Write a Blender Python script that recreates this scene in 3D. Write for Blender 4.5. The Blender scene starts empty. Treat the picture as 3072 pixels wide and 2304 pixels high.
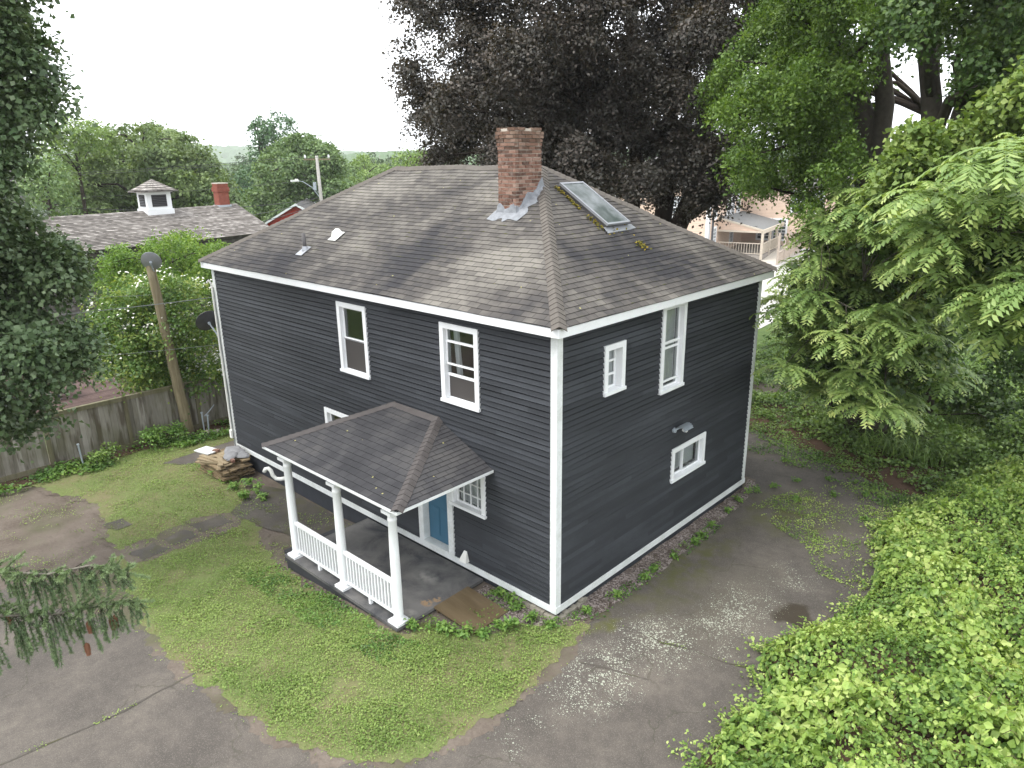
import bpy, bmesh, math, random
import numpy as np
from mathutils import Vector, Matrix
R = math.radians
random.seed(7)
SC = bpy.context.scene
HAZE = 0.00032

# ---------------------------------------------------------------- camera, world, sun, exposure
cam_d = bpy.data.cameras.new('camera')
cam = bpy.data.objects.new('camera', cam_d)
SC.collection.objects.link(cam)
cam.location = (7.188, -8.712, 7.922)
cam.rotation_euler = (R(72.563), R(0.715), R(43.046))
cam_d.sensor_width = 36.0
cam_d.lens = 25.34
cam_d.clip_start = 0.1
cam_d.clip_end = 9000
SC.camera = cam

SUN_EL, SUN_AZ = R(58), R(215)          # azimuth measured from +Y towards +X
wd = bpy.data.worlds.new('World'); SC.world = wd; wd.use_nodes = True
nt = wd.node_tree; nt.nodes.clear()
sky = nt.nodes.new('ShaderNodeTexSky'); sky.sky_type = 'NISHITA'; sky.sun_disc = False
sky.sun_elevation = SUN_EL; sky.sun_rotation = SUN_AZ; sky.air_density = 1.0; sky.dust_density = 3.0
hs = nt.nodes.new('ShaderNodeHueSaturation'); hs.inputs['Saturation'].default_value = 0.25
cl = nt.nodes.new('ShaderNodeMixRGB'); cl.inputs[0].default_value = 0.85
cl.inputs[2].default_value = (8.6, 8.9, 9.3, 1)      # the even cloud deck
bg = nt.nodes.new('ShaderNodeBackground'); bg.inputs[1].default_value = 0.1
wo = nt.nodes.new('ShaderNodeOutputWorld')
nt.links.new(sky.outputs[0], hs.inputs['Color']); nt.links.new(hs.outputs[0], cl.inputs[1])
nt.links.new(cl.outputs[0], bg.inputs[0]); nt.links.new(bg.outputs[0], wo.inputs[0])
sd = bpy.data.lights.new('sun', 'SUN'); sd.energy = 1.0; sd.angle = R(30); sd.color = (1.0, 0.97, 0.92)
so = bpy.data.objects.new('sun', sd); SC.collection.objects.link(so)
sv = Vector((math.sin(SUN_AZ)*math.cos(SUN_EL), math.cos(SUN_AZ)*math.cos(SUN_EL), math.sin(SUN_EL)))
so.rotation_euler = sv.to_track_quat('Z', 'Y').to_euler(); so.location = (0, 0, 40)
SC.view_settings.view_transform = 'Standard'; SC.view_settings.look = 'None'
SC.view_settings.gamma = 1.0; SC.view_settings.exposure = 1.72
SC.render.engine = 'CYCLES'
SC.cycles.max_bounces = 7; SC.cycles.transparent_max_bounces = 8
SC.cycles.transmission_bounces = 3; SC.cycles.volume_bounces = 0
SC.cycles.use_denoising = True

# ---------------------------------------------------------------- small tools
def vn(x, y, s=1.0, o=0.0):
    x = np.asarray(x)*s; y = np.asarray(y)*s
    return (np.sin(x*1.7+y*.9+o)+np.sin(x*-.8+y*2.1+o*1.7+1.3)+np.sin(x*3.1-y*1.9+o*.6)*.6
            + np.sin(x*5.3+y*4.1+o*2.2)*.35+np.sin(-x*7.7+y*8.3+o)*.2)/2.2
def gz1(x):
    return np.interp(x, [-7, -2.5], [-.5, -.15])
def gz(x, y):
    return gz1(x)
def tag(o, label=None, cat=None, group=None, kind=None):
    if label: o['label'] = label
    if cat: o['category'] = cat
    if group: o['group'] = group
    if kind: o['kind'] = kind
    return o
def empty(name, loc, label, cat, group=None):
    o = bpy.data.objects.new(name, None); SC.collection.objects.link(o)
    o.location = loc; o.empty_display_size = .2
    tag(o, label, cat, group); return o
def attach(o, parent):
    if parent is not None:
        o.parent = parent
        T = parent.location if parent.parent is None else Vector((0, 0, 0))
        o.matrix_parent_inverse = Matrix.Translation(-T)
    return o
def mk(name, verts, faces, mats, parent=None, smooth=False, uv=None, rnd=None, mi=None):
    me = bpy.data.meshes.new(name); me.from_pydata([tuple(v) for v in verts], [], faces)
    for m in (mats if isinstance(mats, (list, tuple)) else [mats]): me.materials.append(m)
    if uv is not None:
        l = me.uv_layers.new(name='UVMap')
        l.data.foreach_set('uv', np.array([c for f in uv for c in f], dtype=np.float32).ravel())
    if rnd is not None:
        a = me.attributes.new('rnd', 'FLOAT', 'FACE'); a.data.foreach_set('value', np.array(rnd, dtype=np.float32))
    if mi is not None: me.polygons.foreach_set('material_index', np.array(mi, dtype=np.int32))
    if smooth: me.polygons.foreach_set('use_smooth', [True]*len(me.polygons))
    me.update()
    o = bpy.data.objects.new(name, me); SC.collection.objects.link(o)
    return attach(o, parent)
def mk_quads(name, V, mats, parent=None, rnd=None, Q=None, smooth=False):
    """V: (n,4,3) array of quads (or V verts + Q index quads), fast path"""
    if Q is None:
        n = len(V); V = V.reshape(-1, 3); Q = np.arange(n*4, dtype=np.int32).reshape(-1, 4)
    me = bpy.data.meshes.new(name); me.vertices.add(len(V)); me.vertices.foreach_set('co', V.astype(np.float32).ravel())
    me.loops.add(Q.size); me.loops.foreach_set('vertex_index', Q.astype(np.int32).ravel())
    me.polygons.add(len(Q)); me.polygons.foreach_set('loop_start', np.arange(0, Q.size, 4, dtype=np.int32))
    me.polygons.foreach_set('loop_total', np.full(len(Q), 4, dtype=np.int32))
    for m in (mats if isinstance(mats, (list, tuple)) else [mats]): me.materials.append(m)
    if rnd is not None:
        a = me.attributes.new('rnd', 'FLOAT', 'FACE'); a.data.foreach_set('value', rnd.astype(np.float32))
    me.update(calc_edges=True)
    if smooth: me.polygons.foreach_set('use_smooth', [True]*len(Q))
    o = bpy.data.objects.new(name, me); SC.collection.objects.link(o)
    return attach(o, parent)
class MB:
    def __init__(s): s.v = []; s.f = []; s.m = []; s.r = []; s.uv = []
    def quad(s, a, b, c, d, m=0, r=0., uv=None):
        i = len(s.v); s.v += [tuple(a), tuple(b), tuple(c), tuple(d)]; s.f.append((i, i+1, i+2, i+3))
        s.m.append(m); s.r.append(r); s.uv.append(uv or [(0, 0), (1, 0), (1, 1), (0, 1)])
    def poly(s, pts, m=0, r=0.):
        i = len(s.v); s.v += [tuple(p) for p in pts]; s.f.append(tuple(range(i, i+len(pts))))
        s.m.append(m); s.r.append(r); s.uv.append([(p[0], p[1]) for p in pts])
    def box(s, lo, hi, T=None, m=0, r=0.):
        x0, y0, z0 = lo; x1, y1, z1 = hi
        c = [(x0,y0,z0),(x1,y0,z0),(x1,y1,z0),(x0,y1,z0),(x0,y0,z1),(x1,y0,z1),(x1,y1,z1),(x0,y1,z1)]
        if T: c = [T(*p) for p in c]
        i = len(s.v); s.v += [tuple(p) for p in c]
        for f in ((0,3,2,1),(4,5,6,7),(0,1,5,4),(1,2,6,5),(2,3,7,6),(3,0,4,7)):
            s.f.append(tuple(i+k for k in f)); s.m.append(m); s.r.append(r)
            s.uv.append([(c[k][0]+c[k][1], c[k][2]) for k in f])
    def obox(s, c, ax, ay, az, m=0, r=0.):
        c, ax, ay, az = map(Vector, (c, ax, ay, az))
        s.box((-1,-1,-1), (1,1,1), T=lambda x, y, z: c+ax*x+ay*y+az*z, m=m, r=r)
    def bar(s, a, b, w, h, m=0, r=0.):
        a, b = Vector(a), Vector(b); d = b-a
        up = Vector((0,0,1)) if abs(d.normalized().z) < .95 else Vector((1,0,0))
        x = d.cross(up).normalized(); z = x.cross(d).normalized()
        s.obox((a+b)/2, d/2, x*w/2, z*h/2, m, r)
    def tube(s, pts, rad, n=8, m=0, r=0., cap=True):
        pts = [Vector(p) for p in pts]
        if not isinstance(rad, (list, tuple)): rad = [rad]*len(pts)
        b = len(s.v); px = None
        for k, p in enumerate(pts):
            d = (pts[min(k+1, len(pts)-1)]-pts[max(k-1, 0)]).normalized()
            if px is None:
                px = d.cross(Vector((0,0,1)) if abs(d.z) < .9 else Vector((1,0,0))).normalized()
            px = (px-d*px.dot(d)).normalized(); py = d.cross(px)
            for j in range(n):
                a = 2*math.pi*j/n; s.v.append(tuple(p+(px*math.cos(a)+py*math.sin(a))*rad[k]))
        for k in range(len(pts)-1):
            for j in range(n):
                j2 = (j+1) % n
                s.f.append((b+k*n+j, b+k*n+j2, b+(k+1)*n+j2, b+(k+1)*n+j)); s.m.append(m); s.r.append(r)
                s.uv.append([(j/n, k), ((j+1)/n, k), ((j+1)/n, k+1), (j/n, k+1)])
        if cap:
            for k0, rev in ((0, True), (len(pts)-1, False)):
                f = [b+k0*n+j for j in range(n)]
                if rev: f.reverse()
                s.f.append(tuple(f)); s.m.append(m); s.r.append(r); s.uv.append([(0, 0)]*n)
    def lathe(s, c, prof, n=20, m=0):
        c = Vector(c); b = len(s.v)
        for (rr, z) in prof:
            for j in range(n):
                a = 2*math.pi*j/n; s.v.append((c.x+rr*math.cos(a), c.y+rr*math.sin(a), c.z+z))
        for k in range(len(prof)-1):
            for j in range(n):
                j2 = (j+1) % n
                s.f.append((b+k*n+j, b+k*n+j2, b+(k+1)*n+j2, b+(k+1)*n+j)); s.m.append(m); s.r.append(0.)
                s.uv.append([(0, 0)]*4)
        s.f.append(tuple(b+(len(prof)-1)*n+j for j in range(n))); s.m.append(m); s.r.append(0.); s.uv.append([(0, 0)]*n)
    def build(s, name, mats, parent=None, smooth=False):
        return mk(name, s.v, s.f, mats, parent, smooth, s.uv, s.r, s.m)

# ---------------------------------------------------------------- materials
def nmat(name):
    m = bpy.data.materials.new(name); m.use_nodes = True; m.node_tree.nodes.clear()
    return m, m.node_tree
class NT:
    def __init__(s, nt): s.nt = nt
    def n(s, t, **k):
        x = s.nt.nodes.new('ShaderNode'+t)
        for a, v in k.items(): setattr(x, a, v)
        return x
    def l(s, a, b): s.nt.links.new(a, b)
    def val(s, x, inp):
        if hasattr(x, 'is_output'): s.l(x, inp)
        else: inp.default_value = x
    def math(s, op, a, b=0., c=None, clamp=False):
        x = s.n('Math', operation=op, use_clamp=clamp); s.val(a, x.inputs[0]); s.val(b, x.inputs[1])
        if c is not None: s.val(c, x.inputs[2])
        return x.outputs[0]
    def mix(s, f, a, b, mode='MIX'):
        x = s.n('MixRGB', blend_type=mode); s.val(f, x.inputs[0])
        for v, i in ((a, 1), (b, 2)):
            if isinstance(v, tuple): x.inputs[i].default_value = (*v[:3], 1)
            else: s.l(v, x.inputs[i])
        return x.outputs[0]
    def noise(s, vec, scale, detail=4, rough=.55, dist=0.):
        x = s.n('TexNoise'); x.inputs['Scale'].default_value = scale; x.inputs['Detail'].default_value = detail
        x.inputs['Roughness'].default_value = rough; x.inputs['Distortion'].default_value = dist
        if vec is not None: s.l(vec, x.inputs['Vector'])
        return x.outputs[0]
    def ramp(s, f, stops):
        x = s.n('ValToRGB'); cr = x.color_ramp
        while len(cr.elements) < len(stops): cr.elements.new(.5)
        for e, (p, c) in zip(cr.elements, stops):
            e.position = p; e.color = (*c, 1) if isinstance(c, tuple) else (c, c, c, 1)
        s.l(f, x.inputs[0]); return x.outputs[0]
    def pos(s): return s.n('NewGeometry').outputs['Position']
    def obj(s): return s.n('TexCoord').outputs['Object']
    def uv(s): return s.n('TexCoord').outputs['UV']
    def attr(s, a='rnd'): return s.n('Attribute', attribute_name=a).outputs['Fac']
    def sep(s, v): x = s.n('SeparateXYZ'); s.l(v, x.inputs[0]); return x.outputs
    def comb(s, a, b, c=0.):
        x = s.n('CombineXYZ')
        for v, i in zip((a, b, c), x.inputs): s.val(v, i)
        return x.outputs[0]
    def bump(s, h, strength=.3, dist=.01):
        x = s.n('Bump'); x.inputs['Strength'].default_value = strength; x.inputs['Distance'].default_value = dist
        s.l(h, x.inputs['Height']); return x.outputs[0]
    def out(s, col, rough=.8, spec=.3, normal=None, metal=0.):
        p = s.n('BsdfPrincipled')
        if isinstance(col, tuple): p.inputs['Base Color'].default_value = (*col, 1)
        else: s.l(col, p.inputs['Base Color'])
        s.val(rough, p.inputs['Roughness']); p.inputs['Specular IOR Level'].default_value = spec
        p.inputs['Metallic'].default_value = metal
        if normal is not None: s.l(normal, p.inputs['Normal'])
        o = s.n('OutputMaterial'); s.l(p.outputs[0], o.inputs[0]); return p
def simple(name, col, rough=.7, spec=.3, var=.15, scale=6., metal=0., bump=0., bscale=40.):
    m, t = nmat(name); g = NT(t); p = g.pos()
    n = g.noise(p, scale)
    c = g.mix(n, tuple(x*(1-var) for x in col), tuple(min(1, x*(1+var)) for x in col))
    g.out(c, rough, spec, g.bump(g.noise(p, bscale), bump, .01) if bump else None, metal); return m
def leafmat(name, c1, c2, c3, rough=.5, trans=.3, spec=.35, tcol=None):
    m, t = nmat(name); g = NT(t)
    col = g.ramp(g.attr(), [(0, c1), (.5, c2), (1, c3)])
    p = g.n('BsdfPrincipled'); g.l(col, p.inputs['Base Color']); p.inputs['Roughness'].default_value = rough
    p.inputs['Specular IOR Level'].default_value = spec
    tr = g.n('BsdfTranslucent'); g.l(g.mix(1., col, tcol or (1.0, 1.0, .45), 'MULTIPLY'), tr.inputs[0])
    mx = g.n('MixShader'); mx.inputs[0].default_value = trans
    g.l(p.outputs[0], mx.inputs[1]); g.l(tr.outputs[0], mx.inputs[2])
    o = g.n('OutputMaterial'); g.l(mx.outputs[0], o.inputs[0]); return m

M = {}
# painted clapboard: near-black blue-grey, slightly faded patches and per-board tone
def siding_mat(name, c):
    m, t = nmat(name); g = NT(t); p = g.pos(); s = g.sep(p)
    z = g.math('MULTIPLY', s[2], 1/.1032); row = g.math('FLOOR', z)
    along = g.math('ADD', s[0], s[1])
    seg = g.math('FLOOR', g.math('ADD', g.math('MULTIPLY', along, .38), g.math('MULTIPLY', row, .618)))
    wn = g.n('TexWhiteNoise', noise_dimensions='2D'); g.l(g.comb(row, seg), wn.inputs[0])
    big = g.noise(g.comb(g.math('MULTIPLY', along, .35), g.math('MULTIPLY', s[2], .9)), 1.3, 5, .6)
    fine = g.noise(g.comb(g.math('MULTIPLY', along, 6.), g.math('MULTIPLY', s[2], 40.)), 1.5, 3)
    f = g.math('ADD', g.math('MULTIPLY', wn.outputs[0], .3), g.math('ADD', g.math('MULTIPLY', big, .75), g.math('MULTIPLY', fine, .25)))
    col = g.ramp(f, [(.3, tuple(x*.72 for x in c)), (.62, c), (.95, tuple(min(1, x*1.6+.008) for x in c))])
    # thin scuffs
    sc = g.noise(g.comb(g.math('MULTIPLY', along, 3.), g.math('MULTIPLY', s[2], 9.)), 4., 2)
    col = g.mix(g.math('MULTIPLY', g.math('GREATER_THAN', sc, .79), .5), col, (.25, .26, .27))
    g.out(col, .62, .3, g.bump(fine, .25, .004)); return m
M['siding'] = siding_mat('siding_paint', (.0225, .0250, .0295))
def white_mat(name, c=(.72, .73, .74), dirt=(.42, .43, .38), amt=.22):
    m, t = nmat(name); g = NT(t); p = g.pos()
    n = g.noise(p, 2.2, 6, .65); n2 = g.noise(p, 25., 3)
    f = g.math('MULTIPLY', g.math('GREATER_THAN', n, .0), g.ramp(g.math('MULTIPLY', g.math('ADD', n, g.math('MULTIPLY', n2, .4)), .8), [(.5, 0.), (.8, amt)]))
    g.out(g.mix(f, c, dirt), .5, .35, g.bump(n2, .15, .004)); return m
M['white'] = white_mat('white_paint')
M['white_worn'] = white_mat('worn_white_paint', (.66, .68, .68), (.30, .32, .26), .55)
# asphalt shingle, uv: u metres along the course, v course number
def shingle_mat(name, cd, cm, cll, tab=.255, blot=.55, moss=.0):
    m, t = nmat(name); g = NT(t); u = g.sep(g.uv()); p = g.pos()
    row = g.math('FLOOR', u[1]); fv = g.math('FRACT', u[1])
    uu = g.math('ADD', g.math('DIVIDE', u[0], tab), g.math('MULTIPLY', row, .5))
    col_i = g.math('FLOOR', uu); fu = g.math('FRACT', uu)
    wn = g.n('TexWhiteNoise', noise_dimensions='2D'); g.l(g.comb(row, col_i), wn.inputs[0])
    big = g.noise(p, blot, 5, .55, .6); mid = g.noise(p, 3.2, 4); fine = g.noise(p, 160., 2)
    streak = g.noise(g.comb(g.math('MULTIPLY', u[0], 2.2), g.math('MULTIPLY', u[1], .12)), 1.1, 3)
    f = g.math('ADD', g.math('MULTIPLY', big, .85), g.math('ADD', g.math('MULTIPLY', wn.outputs[0], .13), g.math('ADD', g.math('MULTIPLY', mid, .24), g.math('MULTIPLY', streak, .14))))
    f = g.math('MULTIPLY', g.math('SUBTRACT', f, .42), 1.7)
    if moss:      # broad weathering: bleached near the corner hip, sooty along the middle of the drive side
        s3 = g.sep(p)
        def bl_(cx, cy, rx, ry):
            dx = g.math('DIVIDE', g.math('SUBTRACT', s3[0], cx), rx); dy = g.math('DIVIDE', g.math('SUBTRACT', s3[1], cy), ry)
            return g.math('SUBTRACT', 1., g.math('SQRT', g.math('ADD', g.math('MULTIPLY', dx, dx), g.math('MULTIPLY', dy, dy))), clamp=True)
        f = g.math('ADD', f, g.math('MULTIPLY', bl_(-2.2, .9, 1.8, 1.5), .45)); f = g.math('ADD', f, g.math('MULTIPLY', bl_(-6.5, 3.2, 4., 1.8), .3))
        f = g.math('SUBTRACT', f, g.math('MULTIPLY', bl_(-.9, 2.9, 1.1, 2.6), .45)); f = g.math('SUBTRACT', f, g.math('MULTIPLY', bl_(-8.8, .2, 3.6, .9), .35)); f = g.math('SUBTRACT', f, g.math('MULTIPLY', bl_(-4.6, .9, .9, 1.7), .3))
    col = g.ramp(f, [(.1, cd), (.45, cm), (.85, cll)])
    col = g.mix(g.math('MULTIPLY', fine, .35), col, (.02, .02, .02))
    gap = g.math('LESS_THAN', g.math('MINIMUM', fu, g.math('SUBTRACT', 1., fu)), .022)
    col = g.mix(g.math('MULTIPLY', gap, .75), col, (.012, .011, .012))
    edge = g.math('LESS_THAN', fv, .07)
    col = g.mix(g.math('MULTIPLY', edge, .55), col, (.015, .014, .014))
    sp = g.n('TexVoronoi'); sp.inputs['Scale'].default_value = 3.4; g.l(p, sp.inputs['Vector'])
    spk = g.math('LESS_THAN', sp.outputs['Distance'], .062)
    spk = g.math('MULTIPLY', spk, g.math('GREATER_THAN', g.sep(sp.outputs['Color'])[0], .60))
    col = g.mix(spk, col, (.33, .31, .12))
    if moss:
        mo = g.math('MULTIPLY', g.ramp(g.noise(p, 7., 5, .7), [(.55, 0.), (.68, 1.)]), g.ramp(g.sep(p)[1], [(0, 0.), (1, moss)]))
        col = g.mix(g.math('MULTIPLY', mo, g.math('LESS_THAN', fv, .2)), col, (.07, .075, .02))
    g.out(col, .9, .2, g.bump(fine, .3, .003)); return m
M['shingle'] = shingle_mat('roof_shingle', (.034, .033, .036), (.088, .080, .073), (.20, .184, .160), moss=.9)
M['shingle_porch'] = shingle_mat('porch_roof_shingle', (.030, .030, .033), (.050, .049, .052), (.083, .079, .077), blot=.9)
M['cap'] = simple('hip_cap_shingle', (.11, .098, .086), .9, .2, .3, 3.5, bump=.3, bscale=90)
M['cap_porch'] = simple('porch_cap_shingle', (.078, .070, .067), .9, .2, .35, 3.5, bump=.3, bscale=90)
def brick_mat():
    m, t = nmat('brick'); g = NT(t); p = g.pos()
    c = g.ramp(g.attr(), [(0, (.085, .048, .036)), (.35, (.155, .080, .057)), (.7, (.215, .118, .086)), (1, (.27, .175, .135))])
    n = g.noise(p, 14., 5, .7)
    c = g.mix(g.math('MULTIPLY', g.ramp(n, [(.5, 0.), (.75, 1.)]), .45), c, (.38, .33, .29))
    zz = g.ramp(g.math('MULTIPLY', g.math('SUBTRACT', g.sep(p)[2], 7.95), 2.2), [(0, 0.), (1, .75)])
    c = g.mix(g.math('MULTIPLY', zz, g.noise(p, 8., 4)), c, (.07, .065, .04))
    g.out(c, .9, .2, g.bump(g.noise(p, 60.), .5, .01)); return m
M['brick'] = brick_mat()
M['mortar'] = simple('mortar', (.45, .41, .35), .95, .1, .25, 12)
M['flash'] = simple('roof_cement_coating', (.20, .21, .225), .65, .35, .5, 9, metal=.1, bump=.9, bscale=18)
M['metal'] = simple('grey_metal', (.30, .31, .33), .45, .5, .15, 8, metal=.5)
M['galv'] = simple('galvanised_steel', (.36, .40, .44), .5, .4, .2, 12, metal=.3)
M['darkmetal'] = simple('dark_metal', (.05, .05, .055), .45, .4, .2, 8)
M['bronze'] = simple('bronze_frame', (.07, .065, .065), .5, .4, .2, 8)
M['foundation'] = simple('painted_foundation', (.030, .033, .040), .7, .3, .4, 3, bump=.5, bscale=12)
M['stone'] = simple('rubble_stone', (.24, .22, .18), .9, .2, .4, 5, bump=.6, bscale=14)
M['dark'] = simple('dark_interior', (.035, .03, .028), .95, .05, .2, 1)
M['curtain'] = simple('curtain', (.40, .40, .42), .9, .1, .12, 5)
M['screen'] = simple('insect_screen', (.055, .05, .047), .8, .2, .1, 2)
M['cable'] = simple('cable', (.05, .05, .05), .6, .3)
M['cable_light'] = simple('grey_cable', (.16, .17, .17), .6, .3)
def glass_mat(name, tint=(.9, .95, .93), refl=.10):
    m, t = nmat(name); g = NT(t)
    tr = g.n('BsdfTransparent'); tr.inputs[0].default_value = (*tint, 1)
    gl = g.n('BsdfGlossy'); gl.inputs['Roughness'].default_value = .03
    fr = g.n('LayerWeight'); fr.inputs[0].default_value = .25
    f = g.math('ADD', g.math('MULTIPLY', fr.outputs['Fresnel'], .8), refl, clamp=True)
    mx = g.n('MixShader'); g.l(f, mx.inputs[0]); g.l(tr.outputs[0], mx.inputs[1]); g.l(gl.outputs[0], mx.inputs[2])
    o = g.n('OutputMaterial'); g.l(mx.outputs[0], o.inputs[0]); return m
M['glass'] = glass_mat('window_glass')
M['panes_dark'] = simple('dark_window_pane', (.05, .06, .07), .12, .6, .3, 3)
def skyglass():
    m, t = nmat('skylight_glass'); g = NT(t); p = g.pos()
    n = g.ramp(g.noise(p, 1.9, 5, .6), [(.38, (.03, .045, .038)), (.62, (.17, .185, .19))])
    g.out(n, .28, .55, g.bump(g.noise(p, 40.), .1, .005)); return m
M['skyglass'] = skyglass()
M['moss'] = leafmat('roof_moss', (.06, .065, .01), (.15, .13, .015), (.24, .17, .02), .9, .1)
M['blue'] = simple('blue_door_paint', (.045, .125, .195), .5, .35, .12, 4)
def wood_mat(name, c1, c2, c3, rough=.85, wet=0., vert=True, sc=1.):
    m, t = nmat(name); g = NT(t); p = g.pos(); s = g.sep(p)
    if vert: v = g.comb(g.math('MULTIPLY', s[0], 14.*sc), g.math('MULTIPLY', s[1], 14.*sc), g.math('MULTIPLY', s[2], 1.2*sc))
    else: v = g.comb(g.math('MULTIPLY', s[0], 2.*sc), g.math('MULTIPLY', s[1], 14.*sc), g.math('MULTIPLY', s[2], 14.*sc))
    n = g.noise(v, 1.2, 5, .6, .5); r = g.attr()
    f = g.math('ADD', g.math('MULTIPLY', n, .6), g.math('MULTIPLY', r, .45))
    col = g.ramp(f, [(.2, c1), (.5, c2), (.85, c3)])
    if wet:
        w = g.ramp(g.noise(g.comb(g.math('MULTIPLY', s[0], 5.), g.math('MULTIPLY', s[1], 5.), g.math('MULTIPLY', s[2], .8)), 1., 3), [(.5, 0.), (.62, wet)])
        col = g.mix(w, col, (.045, .032, .016))
        mm = g.ramp(g.noise(p, 1.1, 3), [(.45, 0.), (.7, .5)]); col = g.mix(mm, col, (.085, .085, .035))
    g.out(col, rough, .25, g.bump(n, .4, .006)); return m
M['fence'] = wood_mat('weathered_fence_board', (.105, .093, .075), (.20, .185, .155), (.32, .30, .265), wet=.7)
M['fencepost'] = wood_mat('fence_post_wood', (.10, .09, .055), (.17, .155, .10), (.24, .22, .155), wet=.3)
M['polewood'] = wood_mat('old_pole_wood', (.13, .105, .06), (.28, .24, .155), (.38, .34, .24))
M['greywood'] = wood_mat('grey_pole_wood', (.30, .29, .26), (.42, .40, .37), (.5, .48, .45))
M['board'] = wood_mat('salvaged_board', (.07, .05, .03), (.19, .14, .08), (.32, .26, .17), vert=False)
M['slate'] = simple('grey_stone', (.20, .20, .205), .8, .3, .35, 9, bump=.5)
M['ply'] = wood_mat('wet_plywood', (.05, .034, .016), (.11, .080, .045), (.18, .135, .085), .45, vert=False, sc=.35)
M['deck'] = wood_mat('red_brown_deck', (.05, .032, .027), (.085, .055, .048), (.13, .09, .082), .9, vert=False)
M['bark'] = simple('dark_bark', (.035, .028, .022), .95, .1, .4, 8, bump=.8, bscale=16)
M['bark_grey'] = simple('grey_bark', (.10, .088, .072), .95, .1, .4, 8, bump=.8, bscale=16)
M['pvc'] = simple('white_pvc', (.66, .66, .62), .5, .4, .15, 9)
# ground materials
def soil_mat():
    m, t = nmat('soil'); g = NT(t); p = g.pos()
    n = g.noise(p, 1.3, 6, .6); n2 = g.noise(p, 18., 5, .7); n3 = g.noise(p, .5, 3)
    c = g.ramp(g.math('ADD', g.math('MULTIPLY', n, .6), g.math('MULTIPLY', n2, .4)), [(.3, (.065, .050, .038)), (.5, (.12, .098, .080)), (.72, (.18, .15, .125))])
    gr = g.ramp(g.math('ADD', g.math('MULTIPLY', n3, .7), g.math('MULTIPLY', n2, .3)), [(.5, 0.), (.62, .5)])
    c = g.mix(gr, c, (.06, .075, .025))
    s = g.sep(p)      # rough grass outside the yard
    far = g.math('MAXIMUM', g.math('DIVIDE', g.math('SUBTRACT', -16., s[0]), 3., clamp=True), g.math('DIVIDE', g.math('SUBTRACT', s[1], 16.), 4., clamp=True))
    c = g.mix(far, c, g.ramp(g.math('ADD', g.math('MULTIPLY', n, .5), g.math('MULTIPLY', n2, .5)), [(.35, (.04, .07, .02)), (.65, (.09, .13, .035))]))
    g.out(c, .95, .15, g.bump(n2, .6, .02)); return m
M['soil'] = soil_mat()
def lawn_mat():
    m, t = nmat('lawn_turf'); g = NT(t); p = g.pos()
    n = g.noise(p, 1.1, 5, .6); n2 = g.noise(p, 30., 4, .7)
    c = g.ramp(g.math('ADD', g.math('MULTIPLY', n, .55), g.math('MULTIPLY', n2, .45)), [(.32, (.17, .135, .085)), (.44, (.15, .145, .07)), (.56, (.125, .155, .055)), (.72, (.15, .20, .06))])
    g.out(c, .95, .1, g.bump(n2, .8, .02)); return m
M['lawn'] = lawn_mat()
def vine_noise(g, p, sc, lo, hi, a=1.): return g.math('MULTIPLY', g.ramp(g.noise(p, sc, 5, .6), [(lo, 0.), (hi, 1.)]), a)
def blob(g, s, cx, cy, rx, ry, soft=.35):
    dx = g.math('DIVIDE', g.math('SUBTRACT', s[0], cx), rx); dy = g.math('DIVIDE', g.math('SUBTRACT', s[1], cy), ry)
    d = g.math('SQRT', g.math('ADD', g.math('MULTIPLY', dx, dx), g.math('MULTIPLY', dy, dy)))
    return g.math('DIVIDE', g.math('SUBTRACT', 1., d), soft, clamp=True)
def mx_(g, *a):
    r = a[0]
    for b in a[1:]: r = g.math('MAXIMUM', r, b)
    return r
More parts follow.
